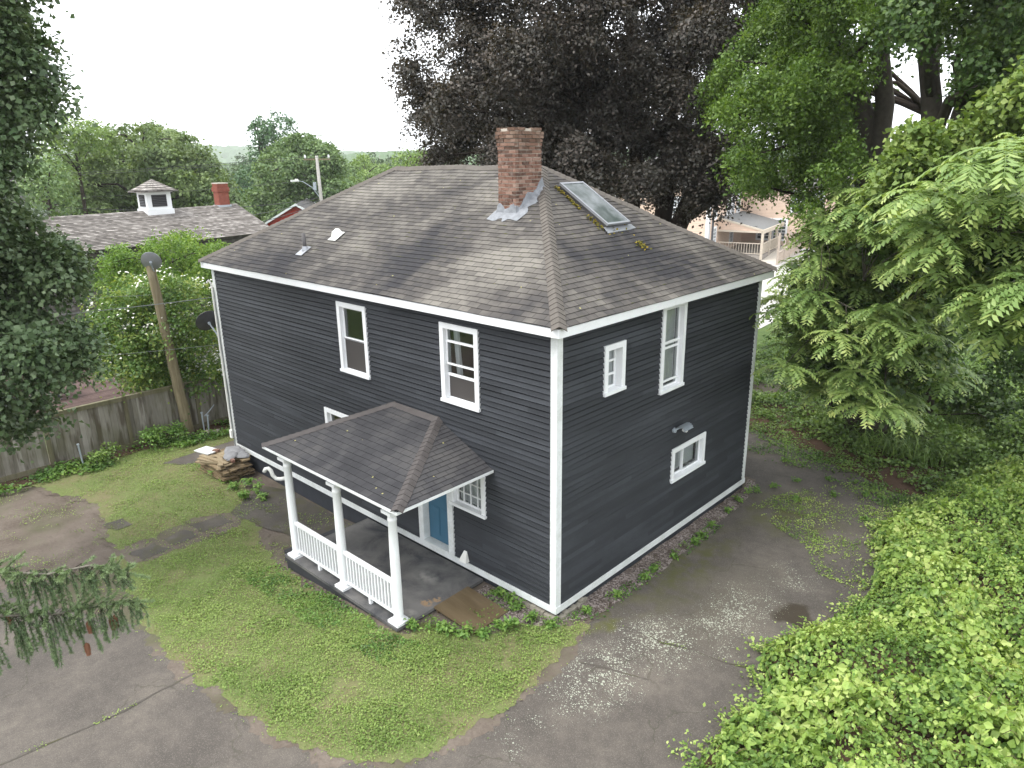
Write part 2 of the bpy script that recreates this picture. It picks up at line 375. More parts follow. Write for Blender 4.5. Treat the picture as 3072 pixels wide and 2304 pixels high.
def asphalt_mat(name, worn=True):
    m, t = nmat(name); g = NT(t); p = g.pos()
    w = g.n('TexNoise'); w.inputs['Scale'].default_value = 1.6; w.inputs['Detail'].default_value = 4; g.l(p, w.inputs['Vector'])
    wp = g.n('VectorMath', operation='MULTIPLY_ADD'); g.l(w.outputs[1], wp.inputs[0]); wp.inputs[1].default_value = (.9, .9, 0); g.l(p, wp.inputs[2])
    sh = g.n('VectorMath', operation='SUBTRACT'); g.l(wp.outputs[0], sh.inputs[0]); sh.inputs[1].default_value = (.45, .45, 0)
    s = g.sep(sh.outputs[0])
    n = g.noise(p, .7, 5, .6); n2 = g.noise(p, 70., 3, .8); n3 = g.noise(p, 260., 2)
    f = g.math('ADD', g.math('MULTIPLY', n, .45), g.math('ADD', g.math('MULTIPLY', n2, .33), g.math('MULTIPLY', g.noise(p, 5., 5, .7), .22)))
    col = g.ramp(f, [(.34, (.044, .039, .034)), (.5, (.084, .073, .063)), (.66, (.15, .13, .107))])
    v = g.n('TexVoronoi'); v.inputs['Scale'].default_value = 95.; g.l(p, v.inputs['Vector'])
    spk = g.math('GREATER_THAN', g.sep(v.outputs['Color'])[0], .84)
    col = g.mix(g.math('MULTIPLY', spk, .32), col, (.20, .18, .15))
    if worn:
        moss = mx_(g, blob(g, s, .55, .5, .45, .5), blob(g, s, .8, 3.1, .8, 2.6, .8), blob(g, s, 1.5, 6.8, 1.5, 1.6, .8))
        mo = g.math('MULTIPLY', moss, vine_noise(g, p, 2.6, .40, .60, .85))
        col = g.mix(mo, col, (.075, .078, .02))
        dirt = g.math('MULTIPLY', blob(g, s, 2., 2.4, 1.2, 2.5, .9), .35); col = g.mix(dirt, col, (.13, .115, .08))
        pud = g.math('MULTIPLY', blob(g, s, 3.2, 3.0, .52, .42, .3), .85); col = g.mix(pud, col, (.030, .022, .012))
        lich = mx_(g, blob(g, s, 1.7, .75, 1.25, 1.0, 1.1), blob(g, s, 1.45, -.6, .95, 1.6, 1.1), blob(g, s, 2.3, 2.2, .9, 2.0, 1.2),
                   g.math('MULTIPLY', blob(g, s, 1.3, -2.4, .6, .8, 1.), .55), g.math('MULTIPLY', blob(g, s, 2.6, 4.2, .8, .9, 1.), .55))
        lich = g.math('MULTIPLY', g.math('POWER', lich, .6), g.ramp(g.noise(p, 2.4, 3), [(.32, .4), (.55, 1.1)]))
        tot = None
        for sc, th in ((13., .33), (24., .38), (42., .42)):
            vo = g.n('TexVoronoi'); vo.inputs['Scale'].default_value = sc; g.l(p, vo.inputs['Vector'])
            r = g.math('MULTIPLY', g.math('MULTIPLY', lich, th), g.math('GREATER_THAN', g.sep(vo.outputs['Color'])[1], .42))
            k = g.math('LESS_THAN', vo.outputs['Distance'], r); tot = k if tot is None else g.math('MAXIMUM', tot, k)
        col = g.mix(g.math('MULTIPLY', tot, .92), col, g.ramp(n2, [(.3, (.27, .29, .22)), (.7, (.42, .43, .36))]))
    # cracks
    vc = g.n('TexVoronoi', feature='DISTANCE_TO_EDGE'); vc.inputs['Scale'].default_value = .55; g.l(sh.outputs[0], vc.inputs['Vector'])
    cr = g.math('MULTIPLY', g.math('LESS_THAN', vc.outputs['Distance'], .006), g.ramp(g.noise(p, .9, 2), [(.42, 0.), (.55, 1.)]))
    col = g.mix(g.math('MULTIPLY', cr, .35), col, (.035, .035, .02))
    g.out(col, .85, .3, g.bump(g.math('ADD', n2, n3), .5, .006)); return m
M['asphalt'] = asphalt_mat('worn_asphalt')
M['asphalt_plain'] = asphalt_mat('asphalt_walk', False)
def slab_mat():
    m, t = nmat('mossy_paving'); g = NT(t); p = g.pos()
    n = g.noise(p, 1.5, 5); n2 = g.noise(p, 40., 3)
    col = g.ramp(g.math('ADD', g.math('MULTIPLY', n, .6), g.math('MULTIPLY', n2, .4)), [(.3, (.04, .036, .032)), (.52, (.075, .066, .055)), (.7, (.12, .105, .09))])
    col = g.mix(vine_noise(g, p, 2.2, .5, .66, .65), col, (.06, .06, .018))
    g.out(col, .85, .3, g.bump(n2, .5, .008)); return m
M['slab'] = slab_mat()
def gravel_mat(name, c1, c2, c3, sc=38.):
    m, t = nmat(name); g = NT(t); p = g.pos()
    v = g.n('TexVoronoi'); v.inputs['Scale'].default_value = sc; g.l(p, v.inputs['Vector'])
    col = g.ramp(g.sep(v.outputs['Color'])[0], [(.1, c1), (.5, c2), (.95, c3)])
    col = g.mix(g.ramp(g.noise(p, 3., 4), [(.5, 0.), (.68, .7)]), col, (.05, .036, .022))
    g.out(col, .9, .25, g.bump(v.outputs['Distance'], .8, .02)); return m
M['gravel'] = gravel_mat('pea_gravel', (.07, .055, .05), (.15, .12, .105), (.30, .26, .24))
M['gravel_pale'] = gravel_mat('pale_gravel', (.16, .15, .14), (.26, .25, .23), (.38, .36, .34), 25.)
def porchfloor_mat():
    m, t = nmat('porch_floor_paint'); g = NT(t); p = g.pos(); s = g.sep(p)
    n = g.noise(p, 1.6, 6, .6, .4); n2 = g.noise(p, 50., 3)
    col = g.ramp(g.math('ADD', g.math('MULTIPLY', n, .85), g.math('MULTIPLY', n2, .15)), [(.36, (.034, .036, .041)), (.47, (.085, .083, .083)), (.62, (.13, .125, .12))])
    wear = g.math('MULTIPLY', mx_(g, blob(g, s, -2.75, -.75, .38, .22, .9), blob(g, s, -2.0, -1.75, .22, .15, .8)), g.ramp(g.noise(p, 6., 4), [(.35, .2), (.6, .9)]))
    col = g.mix(wear, col, (.27, .26, .24))
    rust = g.math('MULTIPLY', mx_(g, blob(g, s, -2.05, -1.32, .16, .12, .4), blob(g, s, -1.98, -1.12, .1, .1, .4)), g.math('GREATER_THAN', g.noise(p, 14., 3), .5))
    col = g.mix(rust, col, (.22, .15, .09))
    g.out(col, .6, .35, g.bump(n2, .2, .004)); return m
M['porchfloor'] = porchfloor_mat()
M['slabside'] = simple('black_concrete_edge', (.030, .031, .034), .75, .3, .45, 3, bump=.4, bscale=20)
M['pale_pave'] = simple('pale_pavement', (.40, .385, .36), .9, .2, .18, .35)
M['mulch'] = simple('leaf_litter', (.075, .048, .032), .95, .1, .5, 25, bump=.9, bscale=40)
# foliage
M['grass'] = leafmat('grass_leaf', (.105, .170, .036), (.195, .285, .066), (.31, .38, .12), .6, .3)
M['weed'] = leafmat('weed_leaf', (0.058, 0.124, 0.029), (0.130, 0.247, 0.052), (0.260, 0.390, 0.091), .5, .35)
M['vine'] = leafmat('vine_leaf', (.11, .20, .045), (.27, .39, .085), (.48, .56, .19), .45, .35)
M['under'] = leafmat('undergrowth_leaf', (.075, .14, .033), (.145, .235, .055), (.25, .35, .09), .5, .3)
M['ail'] = leafmat('compound_leaf', (.115, .20, .06), (.23, .33, .10), (.42, .48, .16), .42, .35)
M['lmaple'] = leafmat('dark_maple_leaf', (.052, .092, .038), (.10, .155, .068), (.18, .235, .125), .45, .25)
M['beechl'] = leafmat('copper_beech_leaf', (.030, .031, .022), (.060, .054, .043), (.125, .102, .085), .5, .24, .4, (1., .85, .4))
M['elml'] = leafmat('elm_leaf', (.05, .10, .020), (.11, .19, .035), (.22, .32, .07), .45, .4)
M['talll'] = leafmat('tall_maple_leaf', (.035, .075, .020), (.075, .135, .035), (.15, .22, .06), .45, .35)
M['vtl'] = leafmat('creeper_leaf', (.085, .145, .035), (.17, .25, .055), (.29, .36, .10), .5, .35)
M['roundl'] = leafmat('round_maple_leaf', (.085, .135, .05), (.15, .215, .08), (.24, .31, .12), .55, .25)
M['rml'] = leafmat('maple_leaf', (.07, .125, .045), (.13, .205, .075), (.21, .29, .105), .55, .25)
M['darkl'] = leafmat('dark_oak_leaf', (0.036, 0.081, 0.036), (0.072, 0.144, 0.063), (0.126, 0.216, 0.090), .55, .2)
M['palel'] = leafmat('pale_leaf', (0.105, 0.180, 0.053), (0.180, 0.270, 0.075), (0.270, 0.360, 0.120), .55, .3)
M['dogl'] = leafmat('dogwood_leaf', (.06, .13, .035), (.14, .24, .055), (.34, .38, .10), .5, .35)
M['shrubl'] = leafmat('bright_shrub_leaf', (.07, .15, .025), (.14, .25, .035), (.24, .34, .06), .5, .35)
M['petal'] = simple('white_bract', (.62, .62, .54), .7, .2, .1, 8)
M['needle'] = leafmat('spruce_needle', (.05, .095, .042), (.115, .175, .075), (.24, .32, .15), .5, .15)
M['cone'] = simple('spruce_cone', (.17, .075, .04), .7, .3, .3, 60)
M['lichenbark'] = simple('lichened_twig', (.16, .15, .12), .95, .1, .7, 30)
M['woods'] = leafmat('distant_wood_leaf', (.045, .08, .032), (.075, .12, .045), (.11, .165, .06), .7, .15)

LOBES = {
'left_maple': '-9.5,-4.4,4.4,0.58 -9.3,-6.4,8.8,0.16 -11.4,-5.5,8.4,0.76 -10.4,-5.2,5.9,0.35 -10.9,-6.4,3.7,0.35 -9.7,-4.9,8.3,0.39 -11.2,-6.4,5.7,0.52 -10.3,-5.5,9.4,0.64 -11.2,-4.1,10.4,0.32 -11.7,-6.9,4.1,0.35 -9.8,-6.2,3.3,0.57 -10,-4.3,5.8,0.66 -10.9,-6.1,6.3,0.36 -9.2,-4.4,8.9,0.42 -10.9,-5.8,4.6,0.51 -10.9,-5.2,2.7,0.6 -10.1,-5.4,8.7,0.29 -10.9,-4.3,11.9,0.61 -10.4,-6.2,7.5,0.41 -9.4,-4.2,11.4,0.65 -9.3,-4.5,11.7,0.28 -10.7,-4.9,5.1,0.58 -10.5,-5.1,11.9,0.37 -11,-5.1,8.6,0.63 -9.3,-4,9.2,0.24 -9.2,-5.8,7.8,0.3 -9.6,-6,7.2,0.57 -9.2,-5.7,8.2,0.39 -10.4,-5.8,10.5,0.22 -10.1,-4.6,8.2,0.15 -9.8,-4.9,11.4,0.67 -10.6,-5.8,10.4,0.2 -9.4,-6.2,6.7,0.67 -10.5,-6.8,5.2,0.4 -9.7,-5.2,9,0.31 -9.9,-7.3,3.6,0.24 -10.6,-4.1,10.8,0.49 -10.9,-4.8,8.9,0.63 -11,-4.7,6.6,0.58 -11.1,-5.7,2.6,0.4 -9.3,-5.1,8,0.32 -9.3,-5.9,8.9,0.29 -9.7,-5.6,10.6,0.58 -11.2,-5.5,11.8,0.19 -11.6,-5.7,6.8,0.42 -9.8,-5.6,7,0.55 -10,-3.9,10.1,0.31 -9.8,-6.6,6.9,0.23 -11.5,-6,5.6,0.8 -10.6,-4.6,6.8,0.3 -9.1,-5.1,7.5,0.17 -10.4,-5,11.7,0.42 -11.6,-6.6,4.7,0.67 -10.7,-4.4,8.9,0.66 -9.5,-6.8,3.8,0.69 -10.3,-5.9,9.1,0.42 -9.4,-5.4,10.7,0.48 -10.5,-4.2,11.5,0.31 -10.7,-6.9,3,0.41 -10,-5.8,9.7,0.57 -11.5,-4.7,10.4,0.56 -10.8,-6.7,4.2,0.67 -9,-5.2,4.4,0.55 -10.2,-5,6.4,0.36 -11.4,-5.6,11.5,0.14 -10.2,-5.3,5,0.38 -9.9,-4.9,11,0.45 -10.5,-4,10.3,0.34 -11.1,-4.9,8.1,0.4 -9.7,-5.1,9.6,0.68 -10.5,-6.6,5.5,0.49 -9,-5.2,8.4,0.28 -9.2,-5.1,8.1,0.3 -11,-5.6,5.9,0.71 -11.2,-3.8,5.5,0.39 -10.8,-3.9,6.1,0.46 -9.2,-6,10,0.34 -9.9,-7.1,3.7,0.51 -8.9,-4.9,11.7,0.23 -11,-4.6,5.9,0.44 -9.6,-5.3,7.7,0.35 -10.5,-5.4,5.4,0.54 -9.5,-5.7,11.4,0.26 -9.2,-4.7,3.9,0.46 -8.8,-3.6,11.9,0.24 -9.3,-4.3,9.5,0.54 -10.4,-6.1,3.5,0.61 -11.1,-5.8,8.7,0.63 -11.2,-5.5,11,0.41 -10.4,-5,7.3,0.37 -9.2,-5.9,9.8,0.28 -10.8,-7.1,3.8,0.32 -9.3,-5.5,4.1,0.56 -9.5,-4.6,10.3,0.62 -10.5,-6.3,5,0.58',
'beech': '-10.4,16,15.4,0.71 -5.5,12.1,9.7,0.95 -9.5,6.7,9.9,0.49 -10.2,10.8,10.2,1.34 -8.4,8,10.8,0.83 -10.1,11.3,9.2,0.96 -5.6,16,12,0.65 -12.9,7.7,10.8,0.27 -7.4,16,7.6,1.52 -4.6,13.6,6.6,0.6 -11.6,6.6,11.2,0.3 -9.6,11.4,11.8,1.18 -9.6,16.5,15.1,1.35 -7.5,17.5,10,1.3 -11.4,7,12.6,0.67 -9.7,14,7.7,1.2 -5.7,17,14.5,0.84 -12.1,7.9,9.9,0.8 -7.3,9.9,8,0.82 -9.4,12.4,14.5,0.92 -8.6,7.4,14.2,0.28 -3.2,14.8,7,0.26 -13.1,10.9,10.2,1 -12.4,10.2,11.4,1.36 -9.9,6.8,9.4,0.63 -8.8,10.1,13.5,1.01 -13.4,12.1,10.8,1.12 -11.4,6.8,10.5,0.52 -7.7,14.8,8.7,0.83 -11.3,10.6,8.2,0.71 -7.3,12.7,6.8,0.35 -9.9,12.8,11.3,1.3 -11.4,14.5,8.8,0.83 -7.2,16.5,13.2,1.39 -13.7,11.9,14.7,1.1 -11.5,10.8,13.8,1.21 -9.4,14.7,10.2,1.35 -13.1,12.3,12.8,1.52 -7.4,11.3,12.3,1.2 -10.3,13.4,10.2,1.3 -8,15.4,14,0.87 -10.2,16.2,6.7,0.45 -6.9,9.6,12.2,0.55 -8.4,13.2,9,1.44 -6.9,17.9,15.6,0.62 -3.7,12.7,8.1,0.71 -7.5,15,10.6,1.22 -7.5,17,15.6,0.58 -6.8,14,7.3,0.63 -12.8,10.5,13.5,0.63 -5.4,16.4,13.3,0.62 -6.4,17.9,9.4,0.43 -14.5,12,9.3,1.02 -11.3,14.5,9.3,0.92 -5.8,11,7.3,0.75 -7,10.9,7.5,0.63 -6,13.7,14.4,0.87 -10.4,5.8,14,0.23 -9.7,7.3,14.2,0.54 -9.8,12,7.8,1.04 -9.2,16,8.5,0.9 -4.6,13,6.9,0.8 -4.6,13.9,11.1,0.61 -14.6,11.9,14.7,0.97 -7.5,10.9,12.7,0.66 -10.1,14.7,14.2,0.69 -6.8,13,10,0.76 -14.4,10.2,12.4,0.67 -12.4,8.6,8,0.67 -5,13.2,8.1,1.18 -9.6,14.1,14.8,1.36 -9.2,10.6,10.9,1.01 -8,8,10.9,0.51 -7.5,13.4,8.8,0.61 -9.1,9.2,13.7,1.07 -10,10.5,7.7,0.79 -4.1,12.2,11.4,0.95 -10.4,13.6,7.4,0.85 -13.7,9.3,9.4,0.78 -12.8,12.2,9.1,0.84 -9.6,15.7,11.8,0.93 -8.7,8.5,8.1,1.1 -7.2,15.9,13,0.72 -10.5,12.9,10.8,0.75 -10.9,10.1,7.7,0.72 -7.3,14.1,11.8,1.05 -13.2,9.9,15.5,0.39 -10.3,12,10.4,1.13 -7,13,13,1.01 -12.8,8.5,7.5,0.3 -8.7,12.6,10.8,0.91 -13.4,10.4,13.2,0.94 -10.3,11.3,8.3,0.96 -7.4,8.9,13.8,0.8 -15,11.8,8.9,1.39 -5,12.1,11.5,0.65 -13.5,9.6,10.1,0.6 -6.5,11.8,10.8,0.61 -7.9,12.3,9.5,0.75 -10.1,16.4,14.5,1.32 -4,14.2,13.6,0.46 -7.9,17.5,11.6,0.9 -5.8,13.2,13.6,0.62 -3.2,13,13.5,0.26 -12.8,11.7,10.3,0.73 -10.3,11.5,7.8,0.63 -9.1,10.7,8.5,0.96 -8.4,10.2,14.6,0.37 -14.2,10.6,14.5,0.62 -11,6.3,12.4,0.38 -7.5,14.7,6.6,0.36 -4,13,7.3,0.65 -6.6,9.5,7.2,0.4 -5.4,17.7,14.8,0.31 -5.8,18.4,7.6,0.45 -6.9,15.2,8.4,1.22 -13.7,9.6,14.2,1.1 -10.5,10,8.6,0.67 -3.9,12.8,12.8,0.85 -9.5,8.7,9.6,0.79 -7.1,9.5,11.3,0.81 -8.9,10.6,7.4,0.58 -5.7,15,15,0.39 -8.6,9.2,12.2,0.51 -12.8,7.9,10.2,0.4',
'elm': '0.5,10.3,11,0.37 -1,8.5,7.8,0.24 0.6,9.9,8.6,0.24 -1.4,10.2,9.5,0.39 0.7,9,9.6,0.32 -1.1,13,8.7,0.27 -2.9,10.9,8.7,0.18 1.4,8.7,9.8,0.15 0.8,10.5,10.5,0.16 -1.1,8.6,9.6,0.35 -1.9,11,7.6,0.4 -0.5,12.2,13.2,0.17 0.4,8.7,11.3,0.27 -2.4,13,7.2,0.52 -1.1,10.3,11.2,0.36 0.6,11.2,11.8,0.19 -1.2,11.9,11.4,0.48 -2.3,11.6,9.4,0.41 -2,12.4,11.2,0.44 0,11.2,11.6,0.23 -1.2,10.6,10.5,0.24 -0.4,12.3,9,0.35 0.6,9.3,10.8,0.3 1.1,8.8,8.1,0.26 0.1,8.4,11.5,0.37 -1.2,12.6,10.7,0.35 -0.3,9.5,9.3,0.45 -2.5,11.8,7.1,0.24 -1.2,12.6,12.5,0.44 -0.1,12.1,7.6,0.35 -1.4,10.7,10.4,0.44 -0.7,10.4,11.6,0.42 -1.1,8,7.8,0.25 -0.8,7.9,12.2,0.19 -1.1,11.4,12.9,0.39 -2.4,11.9,10.7,0.52 0.4,11,7.1,0.18 -3.9,12.2,9.4,0.34 -0.3,11.4,7.7,0.27 -1.1,9.3,8.9,0.31 -0.8,12.3,10.2,0.43 0.4,10.9,12.2,0.35 -1.5,11.6,12.6,0.33 -1.9,8.7,10.1,0.21 -0.6,12.4,12.6,0.26 -0.8,11.2,13,0.29 -1.9,10,7.4,0.33 -0.8,13,10.5,0.43 0.2,11.4,10.1,0.42 -0.4,13,13.3,0.22 -0.4,10.2,8.3,0.46 -1.4,10.3,12.9,0.29 -3.6,12.2,10.4,0.44 0.3,11.1,12.6,0.33 -2.4,12.7,12.2,0.41 -1.9,10.1,11.2,0.16 -3.1,11.2,10,0.53 -1.5,10.8,12.8,0.47 -0.5,11,7.6,0.39 0.3,12.2,11.1,0.21 -1.2,9.2,11.8,0.12 -1.1,9.1,9.7,0.26 -1.4,11.2,8.6,0.36 -0.1,10.7,8.8,0.42 -1.3,8.5,7.9,0.26 -1.6,12.8,7.2,0.28 -2.1,10.1,9.6,0.31 0.2,10,6.6,0.2 -0.5,11.7,6,0.28 -0.9,10,9.7,0.24 -1.1,10.1,9.5,0.26 1.2,9.2,7.6,0.21 -1.1,13.4,12.7,0.47 -0.9,10.7,8.9,0.31 -1.4,12.3,8.7,0.57 -1.6,12.9,7.5,0.35 0,12,11.9,0.26 0.2,9.5,9.1,0.43 0.9,8.9,9.5,0.25 0.4,10.3,7.1,0.21 -3.5,11.8,9.8,0.3 -0.3,12.9,9.6,0.21 -4,11.8,9.8,0.35 -1.9,11.6,9.3,0.52 -1.1,10.5,11.5,0.39 -1.1,11.9,5.7,0.2 -0.8,12.5,8.5,0.33 -1.3,7.8,9,0.33 -0.9,10.5,7.6,0.29 -0.2,11.2,11.9,0.44 -1.2,9.2,8.4,0.33 0.2,8.4,9.8,0.3 -1.3,10.1,7,0.15 -0.2,10.4,9.9,0.37 -2.8,11.4,8.6,0.28 -0.4,10.3,12.4,0.24 -0.6,11.3,8.1,0.42 -1.6,12.4,12.8,0.46 -2.1,11,9.6,0.28 -1.8,10.7,7.1,0.23 0.1,11.7,9.4,0.15 -1.2,10.4,8.9,0.25 -2.6,11.7,11.1,0.46 -2.6,10.8,10.6,0.39 -0.2,13.3,10.8,0.31 -2.2,10.8,9.1,0.56 -0.3,11,5.9,0.18 -0.3,8.7,9.2,0.39 -0.7,10.2,10.3,0.51 -0.1,9.3,9.3,0.22 -1.5,11.7,13.2,0.25 -2.3,11.4,11.6,0.24 0.7,10.9,11.3,0.23 -1.6,13.3,6.6,0.34 0.4,10.8,11.4,0.39 0.4,8.4,6.7,0.23 -2.5,9.7,9,0.27 -0.2,13.4,10.4,0.15 0.1,12,9.8,0.23 0.8,10,7.8,0.32 -0.3,8.9,8.9,0.36 0.3,9.1,10.6,0.33 -0.2,10.2,8.7,0.3 -0.7,12.4,13.2,0.23 -2.2,11.9,8.1,0.49 -1.1,9.7,12,0.38 1,8.8,12.2,0.22 -1.7,12,12.3,0.27 -3.4,12.6,11.4,0.18 0.7,8.6,7.5,0.24 -2.3,10.9,13.1,0.24 -1.2,10.6,10,0.54 -0.6,11,6.9,0.27 -1.5,11.4,10.7,0.29 0,12.8,11,0.26 0.4,8.7,11.1,0.45 -2.7,11.2,10.4,0.35 -1.3,8.8,7.2,0.17 -0,9.7,12.4,0.35 -0.5,11.9,11.7,0.4 1.2,8.9,10.7,0.3 -1.8,10.5,11.2,0.24 -1.6,12.6,11.2,0.51 -0.9,9.3,12.1,0.48 -0.3,12,7.2,0.42 -3.4,12.3,8.9,0.39 -1.4,10.2,9.7,0.29 -3.2,11.8,7.9,0.19 -2.4,12.5,13.1,0.26 -0.7,11,7.8,0.37',
'tall': '2,13.7,12.5,0.62 2.9,9.3,9.9,0.19 3.6,10.5,11.9,0.38 2.3,8.6,11.7,0.51 2.7,11.2,10.4,0.43 3.5,9.1,11.6,0.42 3.1,11,9.9,0.52 2.1,8.6,10.6,0.53 2.6,13.9,12.9,0.16 1.5,9.7,10.9,0.33 3.4,10.9,9.9,0.31 3.3,9.4,9.2,0.33 3.5,13.1,9.9,0.56 2.1,11.9,11.9,0.35 4.4,11.1,8.5,0.44 3.8,12.2,8.5,0.49 2.2,11.1,11.1,0.4 1.6,9,12.1,0.26 2.3,10.9,11.5,0.58 3.7,9.4,11.8,0.22 3.4,11,11.5,0.58 3.7,13.3,11,0.42 4,12.4,10.1,0.4 2.6,13.9,11.7,0.45 2.6,11,12.2,0.33 3.9,9.6,10.8,0.35 0.9,11.7,11.6,0.32 4.5,9.8,8.1,0.2 -0.1,13.1,13.1,0.2 3,14.4,11.8,0.48 4.1,9.5,11.4,0.25 1.6,12.8,10.9,0.39 3.4,10.1,10.4,0.31 4.1,13,9.8,0.22 4.4,9.3,10.1,0.25 0.1,12.7,12.5,0.23 3.9,12.7,9.2,0.33 2.7,10.7,11.2,0.45 4,11,12,0.2 4,9.9,11.8,0.32 3.6,11,9.3,0.45 3.6,12.4,8.4,0.43 3.1,14.9,12.3,0.51 3.5,10.1,8.8,0.29 1.8,14,13,0.23 4.2,9.9,10.1,0.47 2.9,13.5,9.3,0.34 0.7,11.1,11.4,0.17 1.1,14.4,11.4,0.39 4.2,13.8,8.2,0.37 2.6,11.6,12.5,0.14 3.9,11.1,10.4,0.3 2.4,8.9,11.8,0.37 2.3,10.5,12.2,0.25 3.4,11.9,10.6,0.45 2.9,10.5,9.2,0.16 4.2,11.7,9.7,0.3 1.3,9.6,11.6,0.31 3.7,10.3,12,0.19 -0.1,13.5,12.3,0.24 3.8,11.9,10.1,0.29 2.7,14.6,11.4,0.6 2.9,14.2,10.5,0.51 1.6,12.4,10.6,0.31 4.1,12.3,8.8,0.52 4.1,12.8,10.4,0.2 2.9,10,12.1,0.17 4.5,10.9,9.3,0.17 1.6,8.9,11.8,0.34 1.9,10.1,10.3,0.19 2.8,12.8,12.2,0.3 3.6,11.9,9.2,0.41 1.5,11.7,10.7,0.34 3,10.9,10.6,0.44 3.3,11.6,11.9,0.35 2.1,8.7,11.2,0.33 0.2,12.7,10.6,0.18 3.4,9.5,11.4,0.45 3,11.9,8.5,0.28 3.2,9.5,9.8,0.42',
'tall2': '-1.7,15.6,10.1,0.72 -4.4,15,13.6,0.58 -1.6,17.3,8.4,0.42 -5.2,15.8,14.2,0.4 -2,17,8.3,0.96 -2.9,14.5,13.1,0.57 -4,17.3,12.2,0.75 -3.3,16.2,10,0.75 -3.2,17.3,11.4,0.7 -2.6,17.8,9,0.95 -2.3,15.6,12.2,0.31 -2.5,15.2,9.4,0.79 -4.9,17.5,12.3,0.7 -3.8,15.1,12.6,0.73 -1.8,15.6,7.6,0.28 -0.7,15.2,8,0.28 -4.3,17.7,10.9,0.83 -2.7,14.9,8.8,0.34 -2.4,16.2,10.9,0.79 -3.3,15.3,9.6,0.31 -3.3,18,8.9,1.03 -3.4,15.3,12.7,0.7 -2.2,17.1,9.8,0.66 -4.5,16.9,14.4,0.47 -5.1,17.3,12.8,0.62 -2.5,17.8,11.1,0.4 -3.2,16.6,10.6,1.11 -2,17.5,9.4,0.56',
'vine_tree': '3.5,8.4,8.1,0.56 3.9,7.9,7.2,0.31 4.6,7.7,9.1,0.3 2.9,7.1,7.7,0.47 3.9,8.4,7.4,0.53 4.6,9.7,8.2,0.48 4.4,7.7,9,0.27 4.3,9.5,8.5,0.31 3.3,9.3,7.7,0.53 3.8,9.4,9,0.22 3.5,8.9,8.4,0.37 3.3,9.8,7,0.35 4.7,9.2,7.3,0.47 2.8,8.7,7.8,0.37 4.1,8.4,8.4,0.42 5.2,7.9,7.8,0.14 3.8,8,7,0.31 4.7,8.8,8.4,0.29 3.9,9.9,7,0.34 4.5,8.5,7.7,0.41 4.1,7.9,8.7,0.3 3.6,7,7,0.33 2.5,8.3,7,0.34 3,7.3,8.2,0.26 4.3,8.7,9.4,0.19 2.5,7.7,7.4,0.36 1.9,9.3,6.8,0.19 2.7,7.8,8.1,0.34 4.8,8.2,9.2,0.23 3.9,8.3,8,0.41 4.4,9.6,7.9,0.36 2.6,9.4,7.1,0.32 3.2,8.1,7.5,0.33 4.5,9.5,9.3,0.28 5.2,7.3,8.2,0.12 3.9,8.5,7.7,0.37 2.9,7.1,8.3,0.16 2.2,9,8.2,0.18 5.2,8,7.6,0.13 4.7,8.7,9,0.38 4.2,9.2,8.7,0.35 5,7.9,8.2,0.26 2.6,8.7,7.4,0.38 4.7,8.1,7,0.14 4.9,7.5,7.6,0.32 3.8,8,6.8,0.15 5.3,7.8,7.1,0.12 3.4,8.6,6.8,0.26 2.8,8.5,8,0.45 4.8,9.6,8.5,0.26',
'ail_a': '2.3,8.2,6.9,0.52 1.1,9.4,2.4,0.49 0.6,10.3,6,0.48 1.4,10.7,5,0.63 3.4,10.3,2.6,0.27 1.8,10.4,2.4,0.64 1.1,8.1,4.6,0.55 1.7,8.4,2.8,0.47 0.9,7.7,4.5,0.36 2.1,7.5,6.2,0.42 1.6,9.6,5.7,0.33 2.4,7.7,4.5,0.52 0.7,8.4,3.2,0.36 3.1,10.3,3,0.45 1,9.7,4.1,0.61 2.8,10.2,4.9,0.58 1.9,9,7.4,0.38 0.6,10,6.9,0.37 1.7,7.8,6.8,0.39 1.4,9.6,4.1,0.53 2.6,7.4,2.9,0.29 2.6,10.3,2,0.35 1.1,8.9,2.3,0.23 2.3,10.3,6.1,0.42 3.4,10.8,2.8,0.27 -0.2,10.2,5.1,0.37 2.7,8.9,4.6,0.32 0.7,8.8,4.1,0.5 2.9,8.4,3.5,0.47 2.2,10.1,4.3,0.52 0.8,9.6,5,0.53 2.2,9.8,2.3,0.4 2.3,8.9,5.6,0.39 2.8,9.2,6.8,0.24 2.5,8.3,6.3,0.54 1.4,9,6.9,0.4 2.5,7.7,2.6,0.16 2.8,8.4,6.6,0.38 2.8,9.8,5.5,0.34 3.3,7.8,4.1,0.5 1.9,10,4.7,0.59 0.8,10.2,5.2,0.38 2.2,7.9,2.9,0.38 0.3,9,3.6,0.46 3.4,9.8,3.8,0.33 0.1,8.3,4.6,0.18 0.8,8.6,5.4,0.5 2.7,8.4,5.6,0.35 3,9,2.2,0.17 0.8,9.5,5.3,0.48 2.9,7.7,2.6,0.15 3.3,9.3,4.3,0.36 2.1,7.3,4.1,0.31 0.8,8.5,6.4,0.32 0.6,8.8,6.5,0.19 1.8,9.9,5.4,0.41 2.5,9.2,3.6,0.57 1.6,9.5,5.4,0.33 0.3,10.2,3.1,0.41 0,10,4.4,0.41 0.3,9.8,5.9,0.53 3,10.3,3.5,0.38 3,9.7,3.5,0.34 2.8,10.4,5.4,0.26 1.4,8.1,4.2,0.36 1.3,9.9,5.6,0.53 1.5,9.2,3,0.43 1.7,8.9,6.3,0.43 1.9,9,6.3,0.33 3.2,10.5,4.2,0.27 2,9.5,7.4,0.43 1,9.7,5.8,0.34 0.5,7.4,4.4,0.24 2.3,9.8,7.2,0.28 3,8.9,4.4,0.52 3.2,7.6,6.3,0.36 0.4,9.4,2.5,0.38 0.9,6.9,3.3,0.16 2.5,8.3,4,0.55 -0.1,9.5,4.9,0.43',
